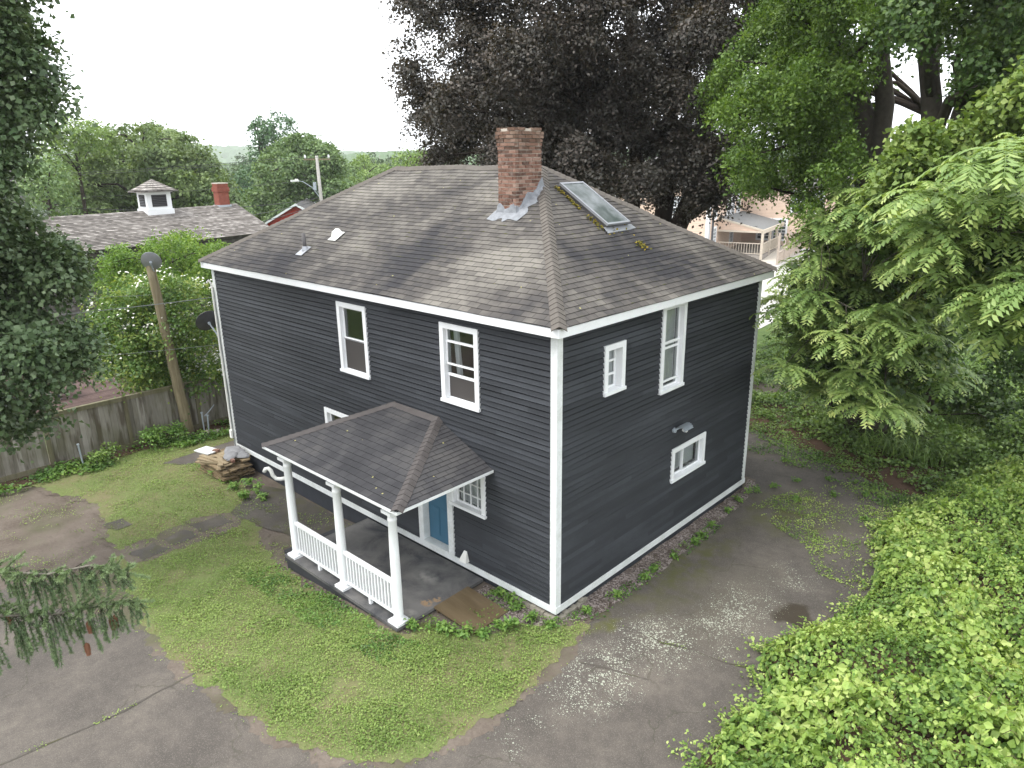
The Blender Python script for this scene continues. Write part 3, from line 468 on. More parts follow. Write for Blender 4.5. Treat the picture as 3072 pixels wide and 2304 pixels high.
'ail_b': '5.3,5.6,6.2,0.39 5.1,6.4,7,0.39 4.7,4.2,7.7,0.24 3.8,6.4,7.3,0.34 3.9,5.5,6.9,0.33 3.7,5.5,6.4,0.36 3.8,4.4,6.7,0.22 5.7,4.6,7,0.38 4.9,4.6,7.3,0.4 5.8,5.6,7.2,0.12 5.2,4.2,6,0.38 4.4,5.8,6.9,0.46 5.2,6.1,4.9,0.13 5.8,5.4,5.8,0.3 4.4,5.8,7.3,0.43 4.1,6.7,7.7,0.22 4.8,5.8,7.6,0.4 4.9,4.8,7,0.39 5.3,5.4,5.2,0.3 5.5,6.6,6.3,0.41 5.5,7.2,7.3,0.3 4.9,5.9,8,0.18 5,4.2,5.7,0.29 4.9,6.6,6.3,0.49 5.1,4.9,5.6,0.29 5.6,5.7,6.1,0.29 4.3,7.1,6.1,0.4 4.4,4.5,6.5,0.34 5.8,6.5,5.3,0.28 4.2,6.3,5.7,0.48 3.9,4.1,7.3,0.16 3.7,6.6,6.6,0.47 5.8,4.1,5.9,0.25 4.9,4,7.8,0.2 4.1,7,7.5,0.31 4.8,5.4,5.3,0.22 3.6,5.4,7,0.26 5,6.9,7.3,0.49 5.4,7,7.8,0.31 4.2,5.3,7,0.44 5.6,4.6,6,0.4 4,6.2,5.6,0.19 6,5.6,5.4,0.19 5.9,6.2,6.2,0.13 5.1,5.5,6.7,0.31 3.9,5.2,6.1,0.19',
'round': '-52.6,9.8,6.4,1.16 -53.8,13.6,10.3,0.48 -53.4,20.6,2.8,0.7 -52.7,13.8,5.9,1.22 -53.4,19,3.7,1.47 -56.1,14.5,4.8,1.46 -57.5,13.9,9.4,1.37 -59.7,15.7,6.8,1.79 -59.7,13,3.2,0.83 -50.6,13.6,8.2,1.31 -48.1,16.6,5.8,1.34 -53.4,11.4,5.8,0.94 -56.5,17.5,3.3,1.11 -57.6,12.6,7.1,1.18 -53.9,18.2,5.7,1.69 -49,18.7,5,1.14 -59.6,17,4.1,1.79 -57,19.2,8.4,1.25 -50.4,16.1,4.6,0.94 -58.8,17.5,2.9,0.8 -54,13.3,5.7,1.32 -54.2,17,9.1,1.52 -48.7,17.2,3.5,0.82 -50.8,17.6,8.3,1.17 -56,11.6,5.6,1.3 -53.9,16.4,4.5,1.15 -58,11.4,3.3,0.66 -49.4,17.9,5.2,1.17 -54.6,14.9,9.4,1.38 -52,10.6,8.3,1.05 -55.6,13.1,4.7,1.24 -53.4,20.4,6.3,1.15 -51.4,9.7,4.5,1.08 -57.6,11.1,6.7,0.85 -53.6,10.2,7.5,0.95 -55.1,16,7.9,1.26 -55.3,12.8,4,1.19 -54.4,10.3,7.8,0.6 -58.7,17.5,6.9,1.78 -50,11.1,9.8,0.6 -48.8,13.1,10,0.68 -54.6,12.9,6.7,1.34 -50,17.9,7.5,1.28 -59.2,15.7,3.6,1.28 -53.7,16.2,5.3,1.69 -60.3,15.5,2.9,0.73 -49.5,16,9.5,0.66 -57.4,17.3,10.2,1.03 -58.6,13.3,3.3,0.89 -55.6,18.1,9.8,0.77 -57.5,13.6,8.4,0.97 -52.4,9.6,5.4,1.16 -57.8,17.2,10.6,0.58 -48,14.8,6.6,0.94 -58.1,15.1,8,1.7 -60.5,12.8,6.8,1.04 -52.2,13.8,7.5,1.02 -50.9,8.7,6.5,0.51 -50.4,15.1,8,1.5 -54.2,18.9,3,0.75',
'right_maple': '-61.4,31.4,4.5,1.27 -56.2,32,9.2,0.91 -56.5,31,4.4,1.61 -55.6,31.9,4.4,1.34 -61.7,36.9,5.9,1.48 -56,30.6,2.4,0.67 -58.6,34.7,7.6,1.31 -56,28.7,7.3,1.45 -55.2,33.5,7.3,0.96 -55,31.6,8.1,1.53 -56,26,6.9,1.01 -57.2,30.6,9.5,1.13 -65.3,32.6,3.8,1.77 -55.1,30.8,5.7,1.11 -63.9,30.8,5.4,1.94 -65.8,29.2,2.4,0.82 -60.6,33.6,8.8,1.73 -60.9,35.4,2.6,0.88 -61.7,30.2,2.2,1.33 -57.4,29.9,3.6,1.8 -64.8,29.7,1.8,1.08 -62.8,31.1,5.1,1.47 -61.5,29.6,8.1,0.82 -55.7,32.5,9,0.65 -62.6,33.4,1.8,0.89 -56.5,31.6,7,1.34 -62.7,29.1,2.8,1.51 -58,29.8,5.6,1.8 -59.5,29.4,6.4,1.85 -63.6,28.7,4.8,0.7 -63.3,35.1,9.9,0.83 -64.6,29.2,4.2,0.84 -63.8,31.3,7.7,1.41 -58.5,34.7,8.6,0.82 -60.6,28.5,7.8,0.6 -62.8,31.3,1.6,0.84 -62.3,37.9,3,0.77 -53,31.8,4.9,1.52 -62.3,34.5,2.6,1.37 -56.4,27.9,3.3,1.71 -65.5,32.8,8.4,1.25 -61.3,38.4,6.9,0.68 -60.9,28.4,1.9,0.86 -58.8,30.1,9.4,0.93 -58.8,26.8,4.5,1.22 -62.6,33.4,4.7,1.81 -65.4,33.3,7.9,2.02 -62.8,35.5,9.6,0.87',
'dark_tree': '-71.5,37,11.5,1.46 -75,40.1,12.6,0.7 -77.8,37.4,7.4,0.82 -80.2,37.3,6.3,0.92 -77.9,36.2,4.7,1.53 -74.6,36.6,11.1,1.44 -71.2,38,10.9,0.79 -76.6,34.3,4.8,1.03 -75.3,35.8,9.1,1.03 -78.2,35.8,7.2,0.7 -75.3,36.3,6.6,1.17 -72.4,36.6,11.1,0.84 -74,35.5,11.7,1.22 -77.7,34.3,5.4,0.74 -75.5,36.4,8.2,1.4 -75.9,39.3,12.9,0.94 -73.1,37.2,9.8,0.83 -75.7,39.2,9.7,1.49 -79.3,38.8,9.2,0.74 -79.6,38.8,12.5,0.81 -75.3,33.8,4,1 -76.4,34.9,5.9,1.36 -75.5,36,6,0.91 -78.6,34.2,4.6,0.55 -78.2,34.5,5.8,0.57 -79,34.1,3.1,0.76 -78.4,39.2,10.4,1.03 -75.1,35.3,4.5,1.02 -77.1,37.7,10.3,0.92 -74.3,36.5,7.2,0.8',
'light_a': '-92.1,61,2.9,0.68 -91.4,64.7,5.1,1.66 -91.8,64.6,6.6,1.76 -91.3,63.8,3.4,1.11 -91.5,64.4,2.6,0.78 -89.1,60.8,7.8,1.35 -87.7,59.6,3.6,1.2 -84.9,61.5,6.6,0.98 -92.1,66.9,4.3,1.62 -93.7,60.5,4.6,0.8 -95.4,64.3,6.4,1.8 -93.7,61.6,3.3,1.13 -88.1,64.6,5.5,1.1 -87,59.4,5.9,1.42 -93.7,61.8,6.6,1.36 -92.6,62.2,7.7,1.15 -94.2,62.6,5,1.9 -85.4,61,5.9,1.05',
'pale_back': '-49.6,8.6,10.6,0.75 -47.5,7.6,9.8,1.05 -49.9,8.4,11,0.42 -50.7,8.5,8,0.69 -52.5,7.8,9.2,0.68 -51.4,9.6,9,1.04 -50.1,7.8,10.6,0.83 -49.2,6.9,9.6,0.65 -47.2,6.3,8,0.47 -47.1,8.5,9.9,0.63 -48.4,9.7,10,0.6 -50.4,10,10.6,0.47 -45.7,9.4,9.8,0.31 -49,8,9.2,0.88 -48.2,9.2,9.2,0.81 -47.1,8.3,10.1,0.81 -48,6.9,8.7,0.69 -47.8,9.2,9.7,0.95 -48,6.9,10.1,0.73 -50.2,10.9,8.8,0.67 -50.4,10.4,9.1,0.68 -49.1,8.3,8.4,0.87 -45,5.5,8.4,0.54 -50.6,7.9,9.4,0.85',
'left_low': '-39.7,3.3,6.9,0.53 -43.3,4.9,6.4,0.52 -42.2,5,6.7,0.83 -44.8,5.8,7.3,0.54 -47,4.6,7.3,0.41 -39.6,4.2,8,0.45 -44.1,5.7,5.7,0.76 -46.5,5.8,7.3,0.92 -41.8,3.3,6.5,0.44 -43.4,5.6,7.6,0.44 -40.8,5,7.1,0.54 -42.1,3.7,7.4,0.77 -46.1,5.3,5.5,0.69 -43.8,4.4,5.9,0.51 -40.4,3.2,7,0.48 -39.8,3.7,6.8,0.66 -41.7,4.6,5.1,0.33 -42.5,3.4,6.9,0.36 -45.7,5,6.3,0.68 -42.6,5.7,6.1,0.36 -39.9,4.3,6.2,0.51 -44.9,5,7.8,0.66',
'edge_light': '-39.1,30.6,7.3,0.55 -37.9,29.1,8,0.81 -39.8,30.8,6.9,0.38 -39.6,30,7.7,0.6 -38.5,27.6,8,0.55 -39,28.8,7.2,0.52 -39.1,28,7.1,0.49 -37.6,27.6,7.8,0.71 -40.7,29.7,8.4,0.43 -37.6,28.7,7.4,0.83 -37.7,29.6,8.2,0.41 -39.8,30.1,7,0.47 -37.2,29.1,7.8,0.4 -41.6,29.4,7,0.37',
'dogwood': '-17.9,-1.6,2.4,0.22 -18.6,-0.3,0.8,0.39 -17.7,-0.4,2.6,0.67 -18.8,0.5,2,0.62 -18.4,0,4,0.47 -16.8,-0.2,0.8,0.22 -16.4,-1.3,3.4,0.43 -18.3,1,0.9,0.73 -18,2.4,1.6,0.59 -17.7,0,0.8,0.4 -16.7,0.7,2.6,0.5 -17.6,1.1,4.1,0.31 -17.2,-1.5,1.7,0.22 -17.2,-1.2,3.6,0.67 -15.6,1.2,1.5,0.54 -17.2,-0.1,3.2,0.51 -16.7,1.8,2.9,0.51 -16.2,-0.3,3,0.73 -18.6,-0.6,1.9,0.56 -19,-0.9,2.1,0.65 -15.4,0.6,2.3,0.39 -17.4,1.7,2.4,0.61 -16.9,-0.7,2,0.78 -18.3,-0.4,0.7,0.25 -16.3,1.2,3.9,0.41 -17,0.1,4,0.65 -16.5,-1.4,2.1,0.59 -17.6,-1.4,2.1,0.41 -19,-1,1.5,0.39 -16.1,0.1,4.3,0.44 -19,0.4,1.4,0.59 -16.7,0.4,2.9,0.66 -15.5,0.5,2.8,0.6 -15.8,-1,1.9,0.46 -18,2.6,0.8,0.33 -17.7,0.2,4.3,0.26 -18.6,0.7,1.5,0.85 -17.2,1.8,3.5,0.48 -16,0.4,4,0.55 -19.2,-0.7,1.1,0.33 -17.9,1.5,1.1,0.54 -16.1,-1.1,2.7,0.46 -18.7,0.1,2.1,0.51 -15.4,0.3,3.5,0.46 -18.5,1.1,2.8,0.43 -18.6,-0.2,3.1,0.7 -16.8,-1,3.8,0.41 -18.6,1.3,3.1,0.64 -15.2,1.3,1.2,0.26 -17.6,0.1,3.5,0.47 -15.8,-0.1,2.7,0.47 -16.6,0.5,0.8,0.35 -18.5,0.5,0.4,0.36 -15.5,0.3,1.1,0.3 -17.9,-1.2,2.6,0.39 -16.2,-0.1,1.3,0.53 -17.7,0.8,1.7,0.6 -17.5,-1,2.8,0.81 -18.1,-1.5,3,0.24 -17.3,-0.2,1.4,0.67',
'light_shrub': '-23.1,3.9,4.8,0.51 -20.2,2.2,5.2,0.28 -20.6,3.7,3.8,0.66 -22.6,2.6,4.5,0.51 -22.4,0.5,3.6,0.3 -21,3.7,3.3,0.46 -23,1.5,3.9,0.48 -21.5,2.3,5,0.32 -23.6,1.9,3.6,0.41 -22.5,3.5,3.4,0.58 -21.4,0.2,4.2,0.23 -22.9,1.8,4,0.7 -20.6,2.6,3.2,0.23 -23.4,2.6,4,0.5 -21.2,2.2,3.9,0.44 -22.6,1.4,4.8,0.24 -22.5,2.8,4,0.47 -22.1,4.8,3.3,0.58 -21.2,0.5,3.5,0.3 -22.6,4.6,4.1,0.69 -22.3,3.9,4.2,0.7 -20.8,0.1,4.5,0.29 -19.8,3.6,4.6,0.53 -20,2.1,4.9,0.38 -20.8,4.3,4,0.59 -22.4,1,4.2,0.46 -20.6,1.5,5.1,0.22 -21.5,0.8,4.7,0.42 -20.9,4.3,4.8,0.23 -22.6,2.1,3.1,0.29 -19.9,2.9,3.7,0.62 -21.7,3.2,5.1,0.3 -19.1,3.8,3.8,0.37 -22.5,3.8,3.8,0.49 -22.7,2,3.6,0.67 -22.7,2.4,3.8,0.51 -21.6,4.2,3.2,0.45 -21.5,1.9,3.4,0.39 -21.3,2.2,3.4,0.43 -21.8,1.1,4.4,0.49 -23,1.7,3.1,0.26 -21.7,0.8,3.9,0.51 -19.4,2.9,5.2,0.27 -21,1.1,3.7,0.4',
}

# ================================================================ HOUSE
L, W = 12.08, 7.40
EZ, FB, RZ = 5.36, 5.20, 7.71      # eave top, fascia bottom, ridge
OV = .208
RX0, RX1, RY = -8.56, -3.53, 3.70
house = empty('house', (-6.04, 3.7, -.5), 'two storey house with black clapboard walls, white trim and a grey hipped shingle roof', 'house')
TL = lambda u, d, z: (u, -d, z)            # porch side wall: u = x, d = outwards
TR = lambda u, d, z: (d, u, z)             # driveway side wall: u = y, d = outwards
TB = lambda u, d, z: (u, W+d, z)
TF = lambda u, d, z: (-L-d, u, z)
E_ = .1032
def siding(name, T, u0, u1, z0, z1, holes, seed):
    rg = random.Random(seed); b = MB(); t = .024; gp = .021
    nrow = int(math.ceil((z1-z0)/E_))
    for i in range(nrow):
        a, c = z0+i*E_, min(z0+(i+1)*E_, z1)
        cuts = [(u0, u1, a, c)]
        for (h0, h1, k0, k1) in holes:
            new = []
            for (p, q, r, s) in cuts:
                if h1 <= p or h0 >= q or k1 <= r or k0 >= s: new.append((p, q, r, s)); continue
                if p < h0: new.append((p, h0, r, s))
                if h1 < q: new.append((h1, q, r, s))
                pp, qq = max(p, h0), min(q, h1)
                if r < k0: new.append((pp, qq, r, k0))
                if k1 < s: new.append((pp, qq, k1, s))
            cuts = new
        for (p, q, r, s) in cuts:
            # break into boards with slightly uneven butts
            x = p; wob = lambda xx: .0035*math.sin(xx*1.3+i*.9)+.002*math.sin(xx*3.7+i*2.1)
            while x < q-1e-6:
                x2 = min(q, x+.9)
                f = lambda z: t*(1-(z-a)/E_)+.001
                zr1 = r+(wob(x) if r == a and i else 0); zr2 = r+(wob(x2) if r == a and i else 0)
                zs1 = s-(gp if abs(s-a-E_) < 1e-6 and s < z1-1e-6 else 0); zs2 = zs1; wn_ = zs1 < s; ex = wob(x) if wn_ else 0; ex2 = wob(x2) if wn_ else 0; zs1 += ex; zs2 += ex2
                A, B = T(x, f(r), zr1), T(x2, f(r), zr2); C_, D = T(x2, f(s), zs2), T(x, f(s), zs1)
                b.quad(A, B, C_, D); b.quad(T(x, -.03, zr1), T(x2, -.03, zr2), B, A)
                if wn_: b.quad(D, C_, T(x2, -.03, zs2), T(x, -.03, zs1)); b.quad(T(x, -.03, zs1), T(x2, -.03, zs2), T(x2, -.03, s+.02), T(x, -.03, s+.02))
                x = x2
    return b.build(name, M['siding'], house)
# windows: (side, outer casing u0,u1, z0,z1)
WIN = dict(a=('L', -6.21, -5.16, 3.42, 5.0), b=('L', -2.835, -1.81, 3.47, 5.02), c=('L', -7.09, -6.04, .95, 2.36),
           d=('L', -2.72, -1.725, 1.31, 2.44), e=('R', 1.275, 1.91, 3.835, 4.76), f=('R', 3.14, 4.02, 3.405, 5.19), g=('R', 3.775, 5.19, 1.265, 2.03))
DOOR = (-3.745, -2.665, .10, 2.28)
def hole(w): return (w[1]+.05, w[2]-.05, w[3]+.05, w[4]-.05)
siding('clapboard_wall', TL, -L+.1, -.1, .13, FB, [hole(w) for w in WIN.values() if w[0] == 'L']+[(DOOR[0]+.05, DOOR[1]-.05, .1, DOOR[3]-.05)], 1)
siding('clapboard_wall', TR, .1, W-.1, .13, FB, [hole(w) for w in WIN.values() if w[0] == 'R'], 2)
siding('clapboard_wall', TB, -L+.1, -.1, .13, FB, [], 3)
siding('clapboard_wall', TF, .1, W-.1, .13, FB, [], 4)
for (sx, sy) in ((0, 0), (-L, 0), (0, W), (-L, W)):
    b = MB(); ox = 1 if sx == 0 else -1; oy = -1 if sy == 0 else 1
    x0, x1 = sorted((sx-ox*.115, sx+ox*.026)); y0, y1 = sorted((sy+oy*.026, sy+oy*.002))
    b.box((x0, y0, .12), (x1, y1, FB))
    x0, x1 = sorted((sx+ox*.0262, sx+ox*.002)); y0, y1 = sorted((sy-oy*.115, sy+oy*.0018))
    b.box((x0, y0, .12), (x1, y1, FB))
    b.build('corner_board', M['white_worn'], house)
b = MB()
b.box((-L-.04, -.04, -.005), (.04, -.002, .125)); b.box((.002, -.0022, -.005), (.0402, W+.04, .1248))
b.box((-L-.04, W+.002, -.005), (.002, W+.04, .125)); b.box((-L-.0402, -.002, -.005), (-L-.002, W+.002, .125))
b.build('base_trim_board', M['white_worn'], house)
b = MB()
b.box((-L-OV, -OV, FB), (OV, -OV+.03, EZ-.012)); b.box((OV-.03, -OV+.03, FB), (OV, W+OV, EZ-.0122))
b.box((-L-OV, W+OV-.03, FB), (OV-.03, W+OV, EZ-.012)); b.box((-L-OV, -OV+.03, FB), (-L-OV+.03, W+OV-.03, EZ-.012))
b.build('fascia_board', M['white'], house)
b = MB(); b.box((-L-OV+.03, -OV+.03, FB+.012), (OV-.03, W+OV-.03, FB+.03)); b.build('soffit', M['white'], house)
# foundation, with the grade falling away towards the far corner
b = MB(); b.box((-L-.0, .02, -.9), (-.0, .10, -.002)); b.box((-.08, .10, -.9), (0, W, -.002)); b.box((-L, W-.08, -.9), (-.08, W, -.002)); b.box((-L, .1, -.9), (-L+.08, W-.08, -.002))
b.build('foundation_wall', M['foundation'], house)
b = MB(); rg = random.Random(3)
for k in range(16):
    x = -.06-.12*k*rg.uniform(.8, 1.2) if k < 9 else .0; y = -.02 if k < 9 else .1+.12*(k-9)
    s_ = rg.uniform(.06, .12)
    b.obox((x, y, -.13+rg.uniform(-.02, .04)), (s_, rg.uniform(-.02, .02), 0), (rg.uniform(-.02, .02), .05, .01), (0, .01, .05), r=rg.random())
b.build('foundation_stones', M['stone'], house)
# interior floors and walls so that the rooms behind the glass are dark rooms
b = MB(); b.box((-L+.09, .12, 2.55), (-.1, W-.1, 2.75)); b.box((-L+.09, .12, -.05), (-.1, W-.1, .08)); b.box((-4.6, 2.6, .08), (-4.5, W-.1, FB)); b.box((-L+.1, 2.5, .081), (-.1, 2.6, FB))
b.box((-L+.1, .12, FB-.03), (-.1, W-.1, FB+.008))
b.build('interior_walls', M['dark'], house)

def window(w, style):
    side, u0, u1, z0, z1 = w; T = TL if side == 'L' else TR; cw = .105; rec = .075 if style != 'deep' else .13
    root = None
    b = MB(); pr = .042
    b.box((u0, -.02, z0+.06), (u0+cw, pr, z1), T); b.box((u1-cw, -.02, z0+.06), (u1, pr, z1), T)
    b.box((u0+cw, -.02, z1-cw), (u1-cw, pr-.002, z1-.001), T)
    b.box((u0-.012, -.02, z0), (u1+.012, pr+.028, z0+.06), T)          # sill
    a0, a1, c0, c1 = u0+cw, u1-cw, z0+.06, z1-cw
    # jambs
    b.box((a0-.012, -rec-.06, c0), (a0-.0005, -.0205, c1), T); b.box((a1+.0005, -rec-.06, c0), (a1+.012, -.0205, c1), T)
    b.box((a0, -rec-.06, c1+.0005), (a1, -.0205, c1+.012), T); b.box((a0, -rec-.06, c0-.012), (a1, pr-.004, c0-.0005), T)
    cas = b.build('window', M['white'], house)
    g = -rec
    sash = MB(); fw = .042
    def frame(p0, p1, q0, q1, d0, d1, f=fw):
        sash.box((p0, d0, q0), (p0+f, d1, q1), T); sash.box((p1-f, d0, q0), (p1, d1, q1), T)
        sash.box((p0+f, d0, q1-f), (p1-f, d1, q1-.0005), T); sash.box((p0+f, d0, q0+.0005), (p1-f, d1, q0+f), T)
    zm = c0+(c1-c0)*.50
    gl = MB(); sc = MB(); cu = MB()
    def pane(bm, p0, p1, q0, q1, d): bm.quad(T(p0, d, q0), T(p1, d, q0), T(p1, d, q1), T(p0, d, q1))
    def curtain(p0, p1, q0, q1, d, n=26, amp=.018, lean=0.):
        for k in range(n):
            x0, x1 = p0+(p1-p0)*k/n, p0+(p1-p0)*(k+1)/n
            y0, y1 = d+amp*math.sin(k*1.15)*math.cos(k*.3), d+amp*math.sin((k+1)*1.15)*math.cos((k+1)*.3)
            cu.quad(T(x0, y0, q0), T(x1, y1, q0), T(x1-lean, y1, q1), T(x0-lean, y0, q1))
    if style == 'plain':
        frame(a0, a1, zm-.02, c1, g, g+.03); frame(a0, a1, c0, zm+.02, g-.035, g-.005)
        sash.box((a0, g+.0305, zm-.018), (a1, g+.045, zm+.012), T)
        frame(a0, a1, c0, zm, g+.032, g+.045, .022)
        pane(gl, a0+fw, a1-fw, zm, c1-fw, g+.015); pane(gl, a0+fw, a1-fw, c0+fw, zm, g-.02); pane(sc, a0+.02, a1-.02, c0+.02, zm-.018, g+.031)
    elif style == 'storm':
        h = c1-c0
        frame(a0, a1, c1-.19*h, c1, g, g+.03, .03); frame(a0, a1, c0+.49*h, c1-.17*h, g+.031, g+.05, .036)
        frame(a0, a1, c0, c0+.36*h, g-.02, g+.01, .045); sash.box((a0, g+.02, c0+.33*h), (a1, g+.031, c0+.37*h), T)
        pane(gl, a0+.03, a1-.03, c0+.5*h, c1-.03, g+.02); pane(sc, a0+.03, a1-.03, c0+.04, c0+.33*h, g+.015); pane(gl, a0+.03, a1-.03, c0+.36*h, c0+.5*h, g+.02)
        curtain(a0+.16, a0+.30, c0+.02, c1-.02, g-.10, 12, .02, .10)
    elif style == 'tall':
        h = c1-c0
        frame(a0, a1, c0, c1, g-.01, g+.02, .035); sash.box((a0, g+.0205, c0+.56*h), (a1, g+.045, c0+.59*h), T); sash.box((a0, g+.0, c0+.49*h), (a1, g+.0203, c0+.52*h), T)
        sash.box((a0, g+.021, c0+.075*h), (a1, g+.046, c0+.10*h), T)
        pane(gl, a0+.03, a1-.03, c0+.035, c1-.03, g+.01); curtain(a0+.01, a1-.01, c0+.05, c1-.02, g-.07, 30, .012)
    elif style == 'deep':
        frame(a0, a1, c0, c1, g-.01, g+.02, .04); h = (c1-c0)
        for k in (1, 2): sash.box((a0+.04, g-.009, c0+h*k/3-.02), (a1-.04, g+.019, c0+h*k/3+.02), T)
        pane(gl, a0+.03, a1-.03, c0+.03, c1-.03, g+.0); curtain(a0+.02, a1-.02, c0+.02, c1-.02, g-.03, 14, .008)
    elif style == 'slide':
        um = a0+(a1-a0)*.40
        frame(a0, um+.02, c0, c1, g-.03, g-.002, .035); frame(um-.015, a1, c0, c1, g, g+.03, .035)
        pane(gl, a0+.03, um-.01, c0+.03, c1-.03, g-.02); pane(gl, um+.02, a1-.03, c0+.03, c1-.03, g+.012)
        curtain(a0+.02, a1-.02, c0+.02, c1-.02, g-.12, 40, .014)
    elif style == 'grid':
        frame(a0, a1, c0, c1, g-.01, g+.02, .045)
        for k in range(1, 4): sash.box((a0+(a1-a0)*k/4-.011, g-.008, c0+.045), (a0+(a1-a0)*k/4+.011, g+.018, c1-.045), T)
        for k in range(1, 4): sash.box((a0+.045, g-.0075, c0+(c1-c0)*k/4-.011), (a1-.045, g+.0175, c0+(c1-c0)*k/4+.011), T)
        pane(gl, a0+.03, a1-.03, c0+.03, c1-.03, g); curtain(a0+.02, a1-.02, c0+.02, c1-.02, g-.06, 30, .015)
    sash.build('sash', M['white'], cas); gl.build('glass', M['glass'], cas)
    if sc.f: sc.build('insect_screen', M['screen'], cas)
    if cu.f: cu.build('curtain', M['curtain'], cas)
window(WIN['a'], 'plain'); window(WIN['b'], 'storm'); window(WIN['c'], 'plain'); window(WIN['d'], 'grid')
window(WIN['e'], 'deep'); window(WIN['f'], 'tall'); window(WIN['g'], 'slide')
# door
u0, u1, z0, z1 = DOOR
b = MB(); cw = .15
b.box((u0, -.02, z0+.026), (u0+cw, .05, z1), TL); b.box((u1-cw, -.02, z0+.026), (u1, .05, z1), TL); b.box((u0+cw, -.02, z1-cw), (u1-cw, .048, z1-.001), TL)
b.box((u0+cw-.02, -.16, z0+.05), (u0+cw-.001, -.021, z1-cw), TL); b.box((u1-cw+.001, -.16, z0+.05), (u1-cw+.02, -.021, z1-cw), TL)
b.box((u0+cw, -.16, z0+.028), (u1-cw, .075, z0+.075), TL)
dr = MB(); d0, d1 = u0+cw+.003, u1-cw-.003
dr.box((d0, -.15, z0+.08), (d1, -.115, z1-cw), TL)
um = (d0+d1)/2
for (p, q) in ((d0+.09, um-.035), (um+.035, d1-.09)):
    for (r, s) in ((z0+.22, z0+.88), (z0+1.05, z0+1.72)):
        dr.box((p, -.1145, r), (q, -.108, s), TL)
        dr.box((p+.025, -.1075, r+.03), (q-.025, -.103, s-.03), TL)
door = dr.build('door', M['blue'], house)
b.build('door_frame', M['white_worn'], door)
k = MB(); k.tube([TL(um, -.10, z0+1.5), TL(um, -.065, z0+1.5)], .03, 10); k.tube([TL(d0+.06, -.11, z0+1.0), TL(d0+.06, -.05, z0+1.0)], [.02, .03], 10)
k.build('door_knocker', M['darkmetal'], door)
# hood vent, wall lamp
b = MB(); x, z = -2.33, .17
b.poly([TL(x-.10, .02, z), TL(x+.08, .02, z), TL(x+.03, .02, z+.20), TL(x-.05, .02, z+.20)])
b.quad(TL(x-.11, .13, z-.01), TL(x+.09, .13, z-.01), TL(x+.03, .02, z+.20), TL(x-.05, .02, z+.20))
b.quad(TL(x-.11, .02, z-.01), TL(x-.11, .13, z-.01), TL(x-.05, .02, z+.20), TL(x-.05, .018, z+.20))
b.quad(TL(x+.09, .13, z-.01), TL(x+.09, .02, z-.01), TL(x+.03, .018, z+.20), TL(x+.03, .02, z+.20))
b.build('hood_vent', M['pvc'], house)
b = MB(); y = 4.0; z = 2.52
b.tube([TR(y-.2, .01, z-.06), TR(y-.2, .06, z-.05)], .055, 12)
b.tube([TR(y-.2, .05, z-.05), TR(y-.16, .12, z+.0), TR(y-.1, .16, z+.01)], .018, 8)
lamp = b.build('wall_lamp', M['galv'], house)
b = MB()
for k in range(7):
    a0, a1 = math.pi*(.05+.13*k), math.pi*(.05+.13*(k+1))
    P_ = lambda a, e: TR(y+e, .17+.11*math.cos(a), z-.05+.11*math.sin(a))
    b.quad(P_(a0, -.24), P_(a0, .16), P_(a1, .12), P_(a1, -.20))
    b.quad(P_(a0, -.235), P_(a1, -.195), P_(a1, .115), P_(a0, .155))
b.build('lamp_hood', M['galv'], lamp)
b = MB(); b.tube([TR(y-.06, .16, z-.06), TR(y+.06, .16, z-.10)], [.03, .045], 10); b.build('lamp_bulb_holder', M['pvc'], lamp)

# ---- roofs
def sag(x, y): return .018*vn(x, y, .9, 2.)+.008*vn(x, y, 2.3, 5.)
def slope(b, A, B, Cc, D, rows, t=.014, seg=.18, sg=1., seed=0):
    """A,B eave ends, Cc,D top ends (B-Cc, A-D); stepped shingle courses"""
    A, B, Cc, D = map(Vector, (A, B, Cc, D)); e = (B-A).normalized(); nrm = (B-A).cross(D-A).normalized()
    if nrm.z < 0: nrm = -nrm
    rg = random.Random(seed)
    for i in range(rows):
        v0, v1 = i/rows, (i+1)/rows
        l0, r0, l1, r1 = A.lerp(D, v0), B.lerp(Cc, v0), A.lerp(D, v1), B.lerp(Cc, v1)
        n = max(1, int(round((r0-l0).length/seg))); drift = rg.uniform(-.003, .003)
        pts0, pts1, us0, us1 = [], [], [], []
        for k in range(n+1):
            p, q = l0.lerp(r0, k/n), l1.lerp(r1, k/n)
            j0 = (.006*vn(p.x+i*3.1, p.y+i*1.7, 2.6, seed)+drift) if 0 < i else 0
            up = (q-p).normalized()
            us0.append((p-A).dot(e)); us1.append((q-A).dot(e))
            p2 = p+(D-A).normalized()*j0*.0+nrm*(sag(p.x, p.y)*sg+t)+Vector((0, 0, 0)); p2 += up*j0
            q2 = q+nrm*(sag(q.x, q.y)*sg+.002)+up*.006
            pts0.append(p2); pts1.append(q2)
        for k in range(n):
            b.quad(pts0[k], pts0[k+1], pts1[k+1], pts1[k], 0, 0, [(us0[k], i+.08), (us0[k+1], i+.08), (us1[k+1], i+.999), (us1[k], i+.999)])
            lo = nrm*(-t*1.1)
            b.quad(pts0[k]+lo, pts0[k+1]+lo, pts0[k+1], pts0[k], 0, 0, [(us0[k], i+.01), (us0[k+1], i+.01), (us0[k+1], i+.02), (us0[k], i+.02)])
